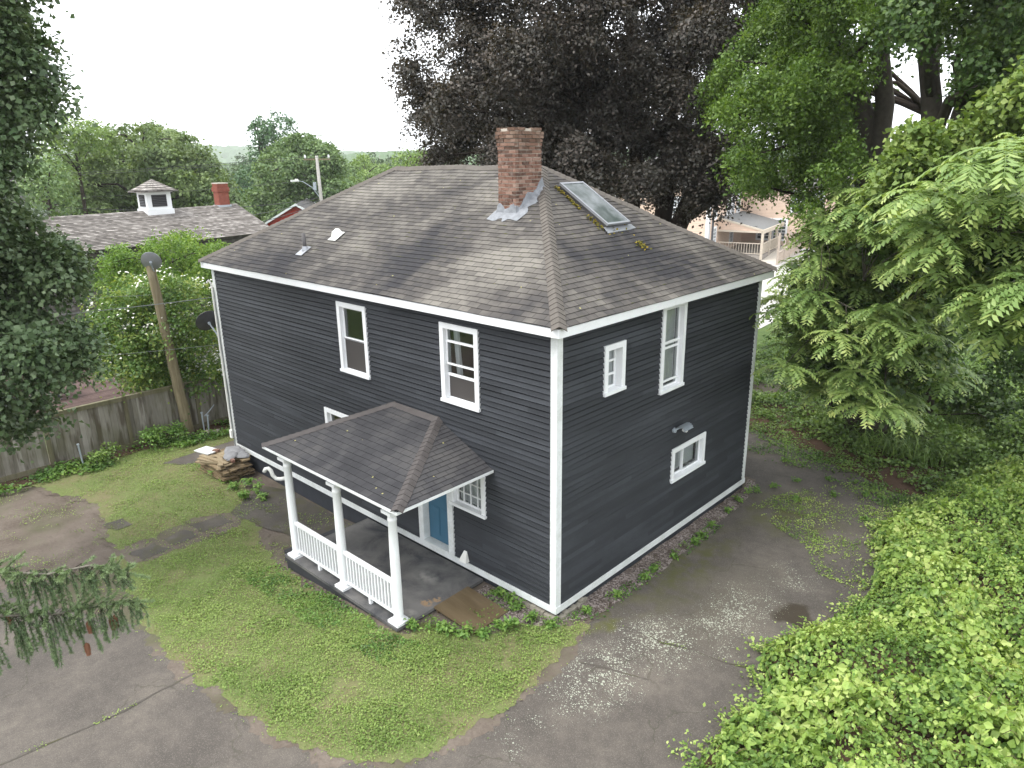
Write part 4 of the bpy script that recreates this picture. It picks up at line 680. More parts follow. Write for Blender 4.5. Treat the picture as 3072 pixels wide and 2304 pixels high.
def caps(b, P, Q, n1, n2, w=.15, exp=.135, sg=1., lift=.02, seed=0):
    """folded cap shingles from P up to Q; n1, n2 = directions (downslope, perpendicular to hip) on each side"""
    P, Q = Vector(P), Vector(Q); d = Q-P; n = int(d.length/exp); rg = random.Random(seed)
    n1, n2 = Vector(n1).normalized(), Vector(n2).normalized(); up = -(n1+n2).normalized() if (n1+n2).length > .01 else Vector((0, 0, 1))
    if up.z < 0: up = -up
    for i in range(n):
        p, q = P+d*(i/n), P+d*((i+1.15)/n); r = rg.random()
        jj = rg.uniform(-.006, .006)
        def sec(c, h):
            c = c+Vector((0, 0, 1))*sag(c.x, c.y)*sg
            return [c+n1*(w+jj)+up*(h-.012), c+n1*w*.35+up*(h+.016), c+up*(h+.024), c+n2*w*.35+up*(h+.016), c+n2*(w+jj)+up*(h-.012)]
        s0, s1 = sec(p, lift+.014), sec(q, lift)
        for k in range(4): b.quad(s0[k], s0[k+1], s1[k+1], s1[k], 0, r)
        for k in range(4): b.quad(s0[k]-up*.016, s0[k+1]-up*.016, s0[k+1], s0[k], 0, r)
x0, x1, y0, y1 = -L-OV-.015, OV+.015, -OV-.015, W+OV+.015
c1_, c2_, c3_, c4_ = (x0, y0, EZ), (x1, y0, EZ), (x1, y1, EZ), (x0, y1, EZ)
ra, rb = (RX0, RY, RZ), (RX1, RY, RZ)
b = MB()
slope(b, c1_, c2_, rb, ra, 35, seed=1); slope(b, c2_, c3_, rb, rb, 35, seed=2)
slope(b, c3_, c4_, ra, rb, 35, seed=3); slope(b, c4_, c1_, ra, ra, 35, seed=4)
roof = b.build('roof', M['shingle'], house)
b = MB(); zz = -.055; ii = OV-.035
d1_, d2_, d3_, d4_ = (-L-ii, -ii, EZ), (ii, -ii, EZ), (ii, W+ii, EZ), (-L-ii, W+ii, EZ)
for q in ((d1_, d2_, rb, ra), (d3_, d4_, ra, rb), (d2_, d3_, rb), (d4_, d1_, ra)): b.poly([(p[0], p[1], p[2]+zz) for p in q])
b.build('roof_deck', M['dark'], roof)
sl = (RZ-EZ)/(RY-y0); slx = (RZ-EZ)/(x1-RX1)
nF = Vector((0, -1, -sl)); nR = Vector((1, 0, -slx)); nB = Vector((0, 1, -sl)); nL = Vector((-1, 0, -slx))
def perp(n, d): d = Vector(d).normalized(); v = Vector(n)-d*Vector(n).dot(d); return v
b = MB()
for P, Q, na, nb in ((c2_, rb, nF, nR), (c1_, ra, nF, nL), (c3_, rb, nB, nR), (c4_, ra, nB, nL), (ra, rb, nF, nB)):
    d = Vector(Q)-Vector(P); caps(b, P, Q, perp(na, d), perp(nb, d), seed=int(P[0]*7), w=.135)
b.build('hip_caps', M['cap'], roof)
# fallen bits and moss on the roof
def rz_front(x, y): return EZ+(y-y0)*sl
def rz_right(x, y): return EZ+(x1-x)*slx
def leafquads(P, N, Lw, Ww, rs):
    n = len(P); r = rs.normal(size=(n, 3)); T = np.cross(N, r); T /= np.linalg.norm(T, axis=1)[:, None]+1e-9
    B = np.cross(N, T); Lw = np.broadcast_to(Lw, n)[:, None]; Ww = np.broadcast_to(Ww, n)[:, None]
    fold = (Ww*.25)*N
    return np.stack([P, P+T*Lw*.5+B*Ww*.5+fold, P+T*Lw, P+T*Lw*.5-B*Ww*.5+fold], 1)
rs = np.random.default_rng(11)
n = 240
t_ = rs.uniform(0, 1, n); xx = -2.86+1.25*t_+rs.normal(0, .02, n); yy = 3.41-.03-np.abs(rs.normal(0, .05, n))*(0.3+t_)
keep = vn(xx, yy, 6., 1.) > -.1-.5*t_
xx, yy = xx[keep], yy[keep]
P = np.stack([xx, yy, rz_right(xx, yy)+.02+rs.uniform(0, .04, len(xx))], 1)
xs = np.concatenate([rs.normal(-1.05, .05, 60), rs.normal(-1.55, .1, 40)]); ys = np.concatenate([rs.normal(3.95, .05, 60), rs.normal(3.75, .25, 40)])
P = np.concatenate([P, np.stack([xs, ys, rz_right(xs, ys)+.02+rs.uniform(0, .03, len(xs))], 1)])
N = rs.normal(0, .5, P.shape)+np.array([.4, 0, 1]); N /= np.linalg.norm(N, axis=1)[:, None]
mk_quads('moss', leafquads(P, N, .06, .05, rs), M['moss'], roof, rs.random(len(P)))
# chimney: real bricks round a mortar core
cx0, cx1, cy0, cy1, cb, ct = -3.41, -2.92, 2.21, 3.0, 6.35, 8.50
chim = MB(); rg = random.Random(9); H = .0715; bl = .20
nc = int((ct-cb)/H)
chim.box((cx0+.015, cy0+.015, cb), (cx1-.015, cy1-.015, ct-.03), m=1)
for i in range(nc):
    z = cb+i*H; o = .0
    if i >= nc-5: o = .018
    if i >= nc-3: o = .034
    if i >= nc-1: o = .012
    X0, X1, Y0, Y1 = cx0-o, cx1+o, cy0-o, cy1+o
    off = (i % 2)*bl*.5
    for axis in (0, 1):
        lo, hi = (X0, X1) if axis == 0 else (Y0+.098, Y1-.098)
        u = lo-off if axis == 0 else lo-(bl*.5-off)
        while u < hi-.01:
            a, c = max(u, lo)+.006, min(u+bl, hi)-.006
            u += bl
            if c-a < .03: continue
            for side in (0, 1):
                if i == nc-1 and rg.random() < .28: continue
                j = rg.uniform(-.005, .005)*(2 if i > nc-7 else 1); r = rg.random(); zz = rg.uniform(-.002, .002)
                if axis == 0:
                    ya = (Y0+j, Y0+.095) if side == 0 else (Y1-.095, Y1+j)
                    chim.box((a, ya[0], z+.007+zz), (c, ya[1], z+H-.006+zz), r=r)
                else:
                    xa = (X0+j, X0+.095) if side == 0 else (X1-.095, X1+j)
                    chim.box((xa[0], a, z+.007+zz), (xa[1], c, z+H-.006+zz), r=r)
chimney = chim.build('chimney', [M['brick'], M['mortar']], house)
b = MB(); per = []
for k in range(14): per.append((cx0+(cx1-cx0)*k/14, cy0, 0, -1))
for k in range(18): per.append((cx1, cy0+(cy1-cy0)*k/18, 1, 0))
for k in range(14): per.append((cx1-(cx1-cx0)*k/14, cy1, 0, 1))
for k in range(18): per.append((cx0, cy1-(cy1-cy0)*k/18, -1, 0))
rows = []
for k, (x, y, dx, dy) in enumerate(per):
    corner = (k % 32 in (0, 14)); w_ = .17+.05*math.sin(k*.9)+rg.uniform(-.02, .03); hh = .10+.05*math.sin(k*.6+1)+rg.uniform(-.02, .02)
    if corner:
        pv = per[k-1]; dx, dy = (dx+pv[2]), (dy+pv[3])
    def at(e, h): X, Y = x+dx*e, y+dy*e; return (X, Y, min(rz_front(X, Y), rz_right(X, Y)+.0)+h)
    rows.append([at(w_, .012), at(w_*.55, .035+rg.uniform(0, .012)), at(.035, .05+rg.uniform(0, .02)), at(.012, hh+.06), at(-.01, hh+.06)])
for k in range(len(rows)):
    A_, B_ = rows[k], rows[(k+1) % len(rows)]
    for j in range(4): b.quad(A_[j], B_[j], B_[j+1], A_[j+1])
b.build('flashing', M['flash'], chimney)
# skylight on the driveway side slope
kv = Vector((-1, 0, slx)).normalized(); kn = Vector((slx, 0, 1)).normalized(); ku = Vector((0, 1, 0))
o_ = Vector((-1.60, 3.44, rz_right(-1.60, 0)+.0)); sw, shh = .80, 1.50
S = lambda u, v, n_: o_+ku*u+kv*v+kn*n_
b = MB(); b.box((.03, .03, -.05), (sw-.03, shh-.03, .085), S); skl = b.build('skylight', M['bronze'], house)
b = MB()
for lo, hi in (((0, 0, .086), (.05, shh, .135)), ((sw-.05, 0, .086), (sw, shh, .135)), ((.05, 0, .086), (sw-.05, .05, .134)), ((.05, shh-.05, .086), (sw-.05, shh, .134))): b.box(lo, hi, S)
b.build('skylight_frame', M['metal'], skl)
b = MB(); b.box((.05, .05, .1), (sw-.05, shh-.05, .122), S); b.build('skylight_glass', M['skyglass'], skl)
b = MB(); b.quad(S(-.1, -.14, .03), S(sw+.16, -.12, .03), S(sw+.12, .03, .045), S(-.06, .03, .045)); b.quad(S(-.1, -.14, .0), S(sw+.16, -.12, .0), S(sw+.16, -.12, .03), S(-.1, -.14, .03)); b.build('skylight_flashing', M['metal'], skl)
# vent pipe and box vent
fn = Vector((0, -sl, 1)).normalized(); fv_ = Vector((0, 1, sl)).normalized()
p = Vector((-8.33, .62, rz_front(0, .62)))
b = MB(); b.tube([p-Vector((0, 0, .1)), p+Vector((-.02, 0, .40))], .045, 14); vp = b.build('vent_pipe', M['bronze'], house, True)
b = MB(); b.obox(p+fn*.025-fv_*.05, Vector((.13, 0, 0)), fv_*.17, fn*.006); b.tube([p, p+Vector((0, 0, .10))], [.09, .055], 14); b.build('pipe_flange', M['metal'], vp)
p = Vector((-7.73, 1.16, rz_front(0, 1.16)))
b = MB(); b.obox(p+fn*.03-fv_*.03, Vector((.15, 0, 0)), fv_*.17, fn*.006)
hv = [(-.11, -.12), (.11, -.12), (.11, .12), (-.11, .12)]
bt = [p+Vector((u, 0, 0))+fv_*v+fn*.03 for u, v in hv]; tp = [p+Vector((u*.62, 0, 0))+fv_*(v*.6+.03)+fn*.15 for u, v in hv]
for k in range(4): b.quad(bt[k], bt[(k+1) % 4], tp[(k+1) % 4], tp[k])
b.poly(tp); b.build('roof_box_vent', M['pvc'], house)

# ---- porch
b = MB()
b.box((-5.64, -2.20, -.11), (-1.83, -.042, -.05)); b.build('porch_floor', M['porchfloor'], house)
b = MB(); b.box((-5.62, -2.17, -.75), (-1.86, -.045, -.112)); b.box((-5.93, -2.05, -.75), (-5.622, -.62, -.13)); b.build('porch_base', M['slabside'], house)
def column(x, y):
    b = MB(); b.lathe((x, y, -.05), [(.108, .05), (.113, .07), (.106, .10), (.094, .11), (.088, .14), (.090, .7), (.085, 1.4), (.076, 2.04), (.084, 2.05), (.084, 2.07), (.077, 2.085), (.077, 2.13), (.092, 2.16), (.106, 2.19)], 24)
    c = b.build('column', M['white'], house, True)
    e = c.data; 
    b = MB(); b.box((x-.145, y-.145, -.05), (x+.145, y+.145, .0)); b.build('column_base', M['white'], c)
    b = MB(); b.box((x-.13, y-.13, 2.142), (x+.13, y+.13, 2.20)); b.build('column_capital', M['white'], c)
CX = (-5.41, -3.66, -1.98); CYc = -2.03
for x in CX: column(x, CYc)
for (a, c) in ((CX[0]+.09, CX[1]-.09), (CX[1]+.09, CX[2]-.09)):
    b = MB(); b.box((a, CYc-.035, .72), (c, CYc+.035, .765)); b.box((a, CYc-.022, .68), (c, CYc+.022, .7195))
    b.box((a, CYc-.025, .07), (c, CYc+.025, .115)); b.box(((a+c)/2-.03, CYc-.03, -.05), ((a+c)/2+.03, CYc+.03, .0695))
    ra_ = b.build('railing', M['white'], house)
    nb = 15
    for k in range(nb):
        u = a+(c-a)*(k+.7)/(nb+.4); b = MB(); b.box((u-.018, CYc-.017, .1155), (u+.018, CYc+.017, .6795)); b.build('baluster', M['white'], ra_)
pe, pz, pt_ = 2.40, -2.28, 3.05
PA, PB, PC, PD = (-5.86, pz, pe), (-1.50, pz, pe), (-2.99, -.03, pt_), (-4.34, -.03, pt_)
PR, PL = (-1.50, -.03, pe), (-5.86, -.03, pe)
b = MB()
slope(b, PA, PB, PC, PD, 16, t=.013, seg=.2, sg=.5, seed=5)
slope(b, PB, PR, PC, PC, 16, t=.013, seg=.2, sg=.5, seed=6)
slope(b, PL, PA, PD, PD, 16, t=.013, seg=.2, sg=.5, seed=7)
pr_ = b.build('porch_roof', M['shingle_porch'], house)
b = MB()
for P, Q, na, nb_ in ((PB, PC, (0, -1, -.29), (1, 0, -.43)), (PA, PD, (0, -1, -.29), (-1, 0, -.43))):
    d = Vector(Q)-Vector(P); caps(b, P, Q, perp(na, d), perp(nb_, d), seed=4, w=.115, sg=.5)
for k in range(11):      # the lap against the wall
    a, c = PD[0]+(PC[0]-PD[0])*k/11, PD[0]+(PC[0]-PD[0])*(k+1.1)/11
    b.quad((a, -.16, pt_-.022), (c, -.16, pt_-.018), (c, -.022, pt_+.04), (a, -.022, pt_+.036))
b.build('porch_hip_caps', M['cap_porch'], pr_)
b = MB(); zz = -.02
b.box((PA[0]+.02, pz+.02, pe-.05), (PB[0]-.02, -.022, pe-.026)); b.build('porch_ceiling', M['white_worn'], pr_)
b = MB(); b.box((PA[0]-.01, pz-.01, pe-.055), (PB[0]+.01, pz+.019, pe-.004)); b.box((PB[0]-.019, pz+.0195, pe-.055), (PB[0]+.0098, -.022, pe-.0042)); b.box((PA[0]-.0098, pz+.0195, pe-.055), (PA[0]+.019, -.022, pe-.0042))
b.build('porch_eave_trim', M['white_worn'], pr_)
b = MB(); b.box((CX[0]-.09, CYc-.09, 2.2005), (CX[2]+.09, CYc+.09, pe-.051)); b.box((CX[0]-.08, CYc+.0905, 2.201), (CX[0]+.08, -.022, pe-.0512)); b.box((CX[2]-.08, CYc+.0905, 2.201), (CX[2]+.08, -.022, pe-.0512))
b.build('porch_beam', M['white'], house)
# corner conduit and small cables on the far corner
b = MB()
b.tube([(-12.06, -.05, 4.6), (-12.07, -.055, 3.0), (-12.0, -.055, 1.5), (-12.05, -.06, .2), (-12.0, -.06, -.3)], .012, 6)
b.tube([(-12.11, -.045, 4.2), (-12.03, -.05, 2.4), (-12.09, -.05, .9), (-12.05, -.05, -.2)], .008, 6)
b.build('wall_cables', M['cable_light'], house)
b = MB(); b.tube([(-12.13, -.06, 4.75), (-12.13, -.06, .5)], .028, 10); b.box((-12.16, -.12, .28), (-12.05, -.027, .52)); b.tube([(-12.13, -.06, 4.75), (-12.18, -.11, 4.85), (-12.22, -.14, 4.78)], .03, 8)
b.build('service_conduit', M['pvc'], house)

# ================================================================ GROUND
BX = [-7, -6.5, -6, -5.5, -5, -4.5, -4, -3.5, -3, -2.5]
def ground_z(x, y):
    return float(gz1(x)) + FAR(x, y)
def FAR(x, y):   # beyond the yard the land drops a little
    d = np.clip((y-16)/20., 0, 1)*.45*np.clip((x+7)/4.5, 0, 1) + np.clip((-18-x)/12., 0, 1)*.8
    return -d
xs = sorted(set([-6000, -2500, -1000, -400, -200, -100, -60, -40, -30, -24, -18, -15, -12, -9.5]+BX+[0, 3, 6, 12, 30, 80, 200, 800, 3000]))
ys = [-3000, -800, -200, -60, -20, -9, -6, -3, 0, 3, 6, 9, 12, 16, 20, 24, 30, 36, 50, 80, 150, 300, 700, 2000, 6000]
V, F = [], []
for y in ys:
    for x in xs: V.append((x, y, ground_z(x, y)))
nx = len(xs)
for j in range(len(ys)-1):
    for i in range(nx-1): F.append((j*nx+i, j*nx+i+1, (j+1)*nx+i+1, (j+1)*nx+i))
tag(mk('ground', V, F, M['soil']), kind='structure')
def sheet(name, pts, mat, dz, jit=.05, step=.22, seed=0, smooth_it=1):
    rg = random.Random(seed); P = [Vector((p[0], p[1], 0)) for p in pts]
    for _ in range(smooth_it):
        Q = []
        for i, p in enumerate(P):
            q = P[(i+1) % len(P)]; Q += [p.lerp(q, .25), p.lerp(q, .75)]
        P = Q
    out = []
    for i, p in enumerate(P):
        q = P[(i+1) % len(P)]; n = max(1, int((q-p).length/step))
        for k in range(n):
            c = p.lerp(q, k/n); nn = Vector((-(q-p).y, (q-p).x, 0)).normalized()
            out.append(c+nn*(jit*(.6*math.sin(c.x*5.1+c.y*3.3+seed)+.4*math.sin(c.x*11-c.y*9+seed))+rg.uniform(-.5, .5)*jit))
    bm = bmesh.new(); vs = [bm.verts.new(p) for p in out]; bm.faces.new(vs)
    bm.normal_update()
    bmesh.ops.triangulate(bm, faces=bm.faces[:])
    for x in [v for v in xs if -40 < v < 13]:
        bmesh.ops.bisect_plane(bm, geom=bm.verts[:]+bm.edges[:]+bm.faces[:], plane_co=(x, 0, 0), plane_no=(1, 0, 0))
    for y in [v for v in ys if 15 < v < 151]:
        bmesh.ops.bisect_plane(bm, geom=bm.verts[:]+bm.edges[:]+bm.faces[:], plane_co=(0, y, 0), plane_no=(0, 1, 0))
    for v in bm.verts: v.co.z = ground_z(v.co.x, v.co.y)+dz
    for f in bm.faces:
        if f.normal.z < 0: f.normal_flip()
    me = bpy.data.meshes.new(name); bm.to_mesh(me); bm.free(); me.materials.append(mat)
    o = bpy.data.objects.new(name, me); SC.collection.objects.link(o)
    tag(o, kind='structure'); o['outline'] = ''; del o['outline']
    return [(p.x, p.y) for p in out]
def inpoly(px, py, poly):
    px = np.asarray(px); py = np.asarray(py); c = np.zeros(px.shape, bool)
    n = len(poly)
    for i in range(n):
        x1, y1 = poly[i]; x2, y2 = poly[i-1]
        if y1 == y2: continue
        k = ((y1 > py) != (y2 > py)) & (px < (x2-x1)*(py-y1)/(y2-y1)+x1); c ^= k
    return c
def edge_d(x, y, poly):
    d = np.full(np.shape(x), 1e9)
    for i in range(len(poly)):
        x1, y1 = poly[i-1]; x2, y2 = poly[i]; dx, dy = x2-x1, y2-y1
        t = np.clip(((x-x1)*dx+(y-y1)*dy)/(dx*dx+dy*dy), 0, 1); d = np.minimum(d, np.hypot(x-x1-t*dx, y-y1-t*dy))
    return d
drive = [(-9.8, -6.6), (-8.5, -6.2), (-6.9, -5.45), (-5.7, -4.9), (-4.9, -4.85), (-3.6, -4.95), (-1.5, -4.6), (.2, -3.9), (.6, -3.2), (.62, -2.2), (.55, -1.1), (.48, -.1), (.5, .6), (.5, 1.3), (.5, 3.1), (.52, 4.5), (.38, 6.1), (.2, 7.6), (.0, 8.2),
         (-3, 8.6), (-3.6, 11.9), (-1.8, 11.6), (-.3, 11.1), (1.9, 10.0), (3.4, 9.6), (5, 8), (5.5, 4), (5.6, 0), (7, -4), (9, -9), (6, -14), (-2, -13), (-7, -10)]
drive_o = sheet('driveway', drive, M['asphalt'], .008, .05, seed=2)
gravel_o = sheet('gravel_strip', [(-1.75, -.04), (0, .03), (.02, 7.5), (-.1, 8.0), (.25, 7.8), (.42, 6.1), (.55, 4.5), (.55, 1.3), (.4, .35), (-.1, -.35), (-.8, -.75), (-1.75, -.5)], M['gravel'], .016, .04, .2, 3, 0)
lawn = [(-5.9, -5.05), (-7.2, -4.75), (-8.4, -4.5), (-10, -4.25), (-12.4, -3.7), (-13.8, -4.4), (-15.2, -4.6), (-15.2, 6), (-12.7, 6), (-12.3, .2), (-12.1, -.5), (-10.6, -.55), (-9.3, -1.2), (-7.2, -1.9), (-6.0, -2.3), (-1.7, -2.35), (-1.6, -1.5), (-.6, -1.35), (-.6, -.6), (.1, -.2), (.5, .4),
        (.62, -.1), (.8, -1.1), (.85, -2.2), (.75, -3.3), (.5, -3.95), (.1, -4.35), (-1.0, -4.85), (-1.7, -4.95), (-2.8, -5.05), (-3.6, -5.15), (-4.9, -5.1)]
def outset(poly, d):
    P = [Vector((a[0], a[1])) for a in poly]; A = sum(P[i-1].x*P[i].y-P[i].x*P[i-1].y for i in range(len(P))); sg = 1 if A < 0 else -1; out = []
    for i, q in enumerate(P):
        t = (P[(i+1) % len(P)]-P[i-1]).normalized(); out.append((q.x-sg*-t.y*d*-1 if False else q.x+sg*-t.y*d, q.y+sg*t.x*d))
    return out
sheet('bare_soil', outset(lawn, .13), M['soil'], .0105, .11, .06, 44)
lawn_o = sheet('lawn', lawn, M['lawn'], .014, .10, .07, 4)
path_soil = [(-9.35, -4.5), (-8.3, -4.3), (-8.3, -1.6), (-9.4, -1.6), (-9.5, -3.0)]
sheet('path', path_soil, M['soil'], .019, .10, .08, 55)
patio_o = sheet('patio', [(-9.15, -1.75), (-8.3, -1.62), (-7.0, -1.35), (-6.3, -1.6), (-5.95, -2.05), (-5.66, -2.0), (-5.66, -.05), (-9.1, -.03), (-9.9, -.35), (-9.6, -1.1)], M['slab'], .024, .04, .2, 5, 0)
SL = [[(-9.25, -2.75), (-8.72, -2.62), (-8.62, -1.9), (-9.2, -1.95)], [(-9.1, -3.45), (-8.6, -3.35), (-8.62, -2.8), (-9.15, -2.85)], [(-9.0, -4.2), (-8.45, -4.1), (-8.5, -3.5), (-9.05, -3.6)], [(-10.9, -4.1), (-10.3, -4.0), (-10.35, -3.6), (-10.85, -3.65)]]
for i, q in enumerate(SL): sheet('path', q, M['slab'], .026, .05, .1, 20+i, 0)
walk_o = sheet('walkway', [(-13.62, -1.6), (-12.95, -1.1), (-12.85, -.4), (-12.95, .8), (-12.9, 3.2), (-13.65, 3.2), (-13.75, .7), (-13.7, -.4)], M['asphalt_plain'], .025, .03, .2, 7, 0)
sheet('mulch_bed', [(-15.65, -9), (-15.0, -8), (-14.9, -4.6), (-15.1, -2.5), (-14.95, 0), (-15.1, 3), (-15.1, 7), (-15.65, 7)], M['mulch'], .03, .06, .2, 8, 0)
sheet('bare_verge', [(-3.6, 11.6), (-1.8, 11.4), (.2, 10.9), (1.9, 10.1), (3.2, 9.5), (4.6, 9.8), (4, 12.5), (1, 14), (-3, 15), (-5, 14)], M['mulch'], .014, .1, .3, 9)
sheet('parking_lot', [(-30, 45), (-26, 36), (-20, 26), (-13, 22), (-8, 25), (-9, 40), (-13, 55), (-15, 62), (-30, 55)], M['pale_pave'], .02, .05, 1., 10, 0)
sheet('gravel_path', [(-34, .5), (-33, -3), (-29, -1.5), (-27.2, 1.5), (-24.8, 7), (-26, 9), (-31, 6)], M['gravel_pale'], .02, .05, .5, 11)

def small_leaves(name, mat, x, y, z, size, rs, up=1.2, asp=.8, label=None, cat=None, kind='stuff', parent=None, rnd=None):
    n = len(x); N = rs.normal(0, .5, (n, 3)); N[:, 2] += up; N /= np.linalg.norm(N, axis=1)[:, None]
    P = np.stack([x, y, z], 1)
    o = mk_quads(name, leafquads(P, N, size, size*asp, rs), mat, parent, rnd if rnd is not None else rs.random(n))
    return tag(o, label, cat, None, kind) if parent is None else o
def gzv(x, y): return gz1(x)+FAR(x, y)
def crack(pts, w, mat, seed):
    L_ = [(a-w*(1+.5*math.sin(k*2.1+seed)), b) if abs(pts[-1][1]-pts[0][1]) > abs(pts[-1][0]-pts[0][0]) else (a, b-w*(1+.5*math.sin(k*2.1+seed))) for k, (a, b) in enumerate(pts)]
    R_ = [(2*a-l[0], 2*b-l[1]) for (a, b), l in zip(pts, L_)]
    sheet('asphalt_joint', L_+R_[::-1], mat, .0145, .012, .1, seed, 0)
CR = [[(-3.6, -5.0), (-3.62, -5.73), (-3.56, -6.2), (-3.60, -6.5), (-3.69, -7.1), (-3.76, -7.4), (-3.79, -7.8)], [(1.06, .67), (1.5, .74), (1.8, .73), (2.15, .88), (2.8, .98), (3.35, 1.18)], [(.97, -.67), (1.32, -.5), (2.13, -.22)]]
for i, c_ in enumerate(CR): crack(c_, .014 if i else .02, M['slab'], 60+i)
# grass and clover
rs = np.random.default_rng(3)
n = 640000
x = rs.uniform(-16, 1.2, n); y = rs.uniform(-6.8, 6, n)
near = np.clip((x+14)/12, .35, 1.)
ins = (inpoly(x, y, lawn_o) | (inpoly(x+rs.normal(0, .09, n), y+rs.normal(0, .09, n), lawn_o) & (rs.random(n) < .6) & ~((x > -5.7) & (x < -1.8) & (y > -2.25)) & ~((y > -.3) & (x > -12) & (x < -.3)))) & ~inpoly(x, y, walk_o)
for q in SL: ins &= ~inpoly(x, y, q)
pn = vn(x, y, 1.4, 0.)+.6*vn(x, y, 4.2, 3.)
bare = np.clip((-11.5-x)*.12+(-3.2-y)*.5*(x < -9.5), 0, 1)*1.2
ed_ = np.clip(edge_d(x, y, lawn)/.28, .25, 1)
dens = np.clip(1.12+pn*.6+.2*vn(x, y, 9., 2.)-bare, .12, 1)*ed_*np.where(inpoly(x, y, path_soil), .35, 1)
outer = (~ins) & (pn > .15) & (rs.random(n) < .10) & (((x < -7) & (y < -3.7) & (y > -6.6)) | ((x < -5.7) & (x > -9.4) & (y < -.1) & (y > -2.2)))
keep = (ins & (rs.random(n) < dens*near)) | outer
x, y, pn = x[keep], y[keep], pn[keep]
for i, c_ in enumerate(CR):
    for (a, b), (a2, b2) in zip(c_[:-1], c_[1:]):
        k = int(90*math.hypot(a2-a, b2-b)); t = rs.random(k); qx, qy = a+(a2-a)*t+rs.normal(0, .025, k), b+(b2-b)*t+rs.normal(0, .025, k); mk_ = vn(qx, qy, 3., i) > .15
        x = np.concatenate([x, qx[mk_]]); y = np.concatenate([y, qy[mk_]])
n = len(x); sz = rs.uniform(.017, .038, n)*np.where(vn(x, y, 2., 9.) > .25, 1.35, 1.)
rn = np.clip(.5+.22*vn(x, y, 1.0, 7.)+rs.normal(0, .2, n)+.1*vn(x, y, 5., 4.), 0, 1)
z = gzv(x, y)+.016+rs.uniform(0, .045, n)
small_leaves('grass', M['grass'], x, y, z, sz, rs, 1.3, .6, kind='stuff', rnd=rn)
# tiny weeds on the asphalt and the rough verge behind
def patch(name, mat, poly, n, size, zr, seed, thr=0., fs=1.6, bias=.0, kind='stuff', up=1., asp=.8, sg_=.25):
    rs = np.random.default_rng(seed); p = np.array(poly)
    x = rs.uniform(p[:, 0].min(), p[:, 0].max(), n); y = rs.uniform(p[:, 1].min(), p[:, 1].max(), n)
    m = inpoly(x, y, poly) & (vn(x, y, fs, seed)+.5*vn(x, y, fs*3, seed+1.)+rs.normal(0, sg_, n) > thr)
    x, y = x[m], y[m]; k = len(x)
    h = np.clip(.5+.5*vn(x, y, fs*1.3, seed+3.), 0, 1.3)
    z = gzv(x, y)+.02+zr*h*rs.uniform(.1, 1, k)
    return small_leaves(name, mat, x, y, z, rs.uniform(.6, 1.2, k)*size, rs, up, asp, kind=kind, rnd=np.clip(.45+.3*vn(x, y, 2.2, seed+5.)+rs.normal(0, .2, k), 0, 1))
patch('asphalt_weeds', M['vine'], [(.6, 6.6), (1, 8.0), (1.8, 9.4), (3.6, 9.2), (3.9, 4.6), (2.9, 4.7), (2.3, 5.6), (1.4, 6.0)], 17000, .040, .03, 31, .2, sg_=.65)
patch('verge_weeds', M['under'], [(-3.8, 11.2), (-1.8, 10.9), (.2, 10.4), (2.0, 9.5), (3.4, 8.6), (4.4, 8.9), (4.2, 12), (1, 14), (-3, 15), (-5, 14)], 26000, .075, .10, 32, -.05)
patch('verge_weeds', M['weed'], [(-2.6, 9.4), (-1, 9.2), (1, 9.6), (2.6, 8.8), (4.0, 7.6), (4.3, 8.9), (2.2, 10.4), (0, 11.4), (-2.6, 12)], 16000, .06, .10, 39, .1, 1.3, sg_=.4)
patch('gravel_weeds', M['weed'], [(-1.5, -.1), (-1.6, -1.2), (-.7, -1.3), (.0, -.5), (.6, .5), (.62, 2), (.66, 4.2), (.62, 5.6), (.35, 5.6), (.3, 4), (.32, 2), (.2, .6), (-.1, -.1)], 9500, .045, .06, 33, .0, 2.6)
patch('fence_weeds', M['weed'], [(-15.5, -6.5), (-14.6, -6), (-14.4, -3), (-14.2, 1), (-14.3, 5), (-15.4, 5)], 9000, .10, .22, 34, .1, 1.1)
patch('undergrowth', M['under'], [(-3.4, 13.5), (-1.4, 12.3), (.8, 11.6), (2.6, 10.6), (3.6, 9.9), (5.6, 9.5), (9, 12), (9, 24), (2, 26), (-6, 24), (-8, 16)], 90000, .12, .55, 35, -.6, .9)
patch('lawn_edge_clover', M['weed'], [(-6.3, -3.0), (-5.9, -2.2), (-1.8, -2.28), (-1.0, -2.0), (-1.3, -2.9), (-3.5, -3.1)], 9000, .05, .05, 36, -.1, 1.8, sg_=.5)
# long arching grass beneath the trees
rs = np.random.default_rng(8); n = 3600
gx = rs.uniform(1.2, 6.5, n); gy = rs.uniform(11.8, 16.5, n); m = vn(gx, gy, .9, 2.) > -.35; gx, gy = gx[m], gy[m]; n = len(gx)
an = rs.uniform(0, 6.28, n); ln = rs.uniform(.35, .75, n); dx, dy = np.cos(an), np.sin(an)
segs = []; rr = rs.random(n)
pts = [(0, 0), (.18, .55), (.45, .80), (.80, .72), (1.05, .45)]
for k in range(4):
    a, b_ = pts[k], pts[k+1]; w0, w1 = .016*(1-k*.2), .016*(1-(k+1)*.22)
    A = np.stack([gx+dx*a[0]*ln, gy+dy*a[0]*ln, gzv(gx, gy)+a[1]*ln], 1); B = np.stack([gx+dx*b_[0]*ln, gy+dy*b_[0]*ln, gzv(gx, gy)+b_[1]*ln], 1)
    s_ = np.stack([-dy, dx, 0*dx], 1); segs.append(np.stack([A-s_*w0, A+s_*w0, B+s_*w1, B-s_*w1], 1))
tag(mk_quads('long_grass', np.concatenate(segs), M['under'], None, np.tile(rr, 4)), kind='stuff')

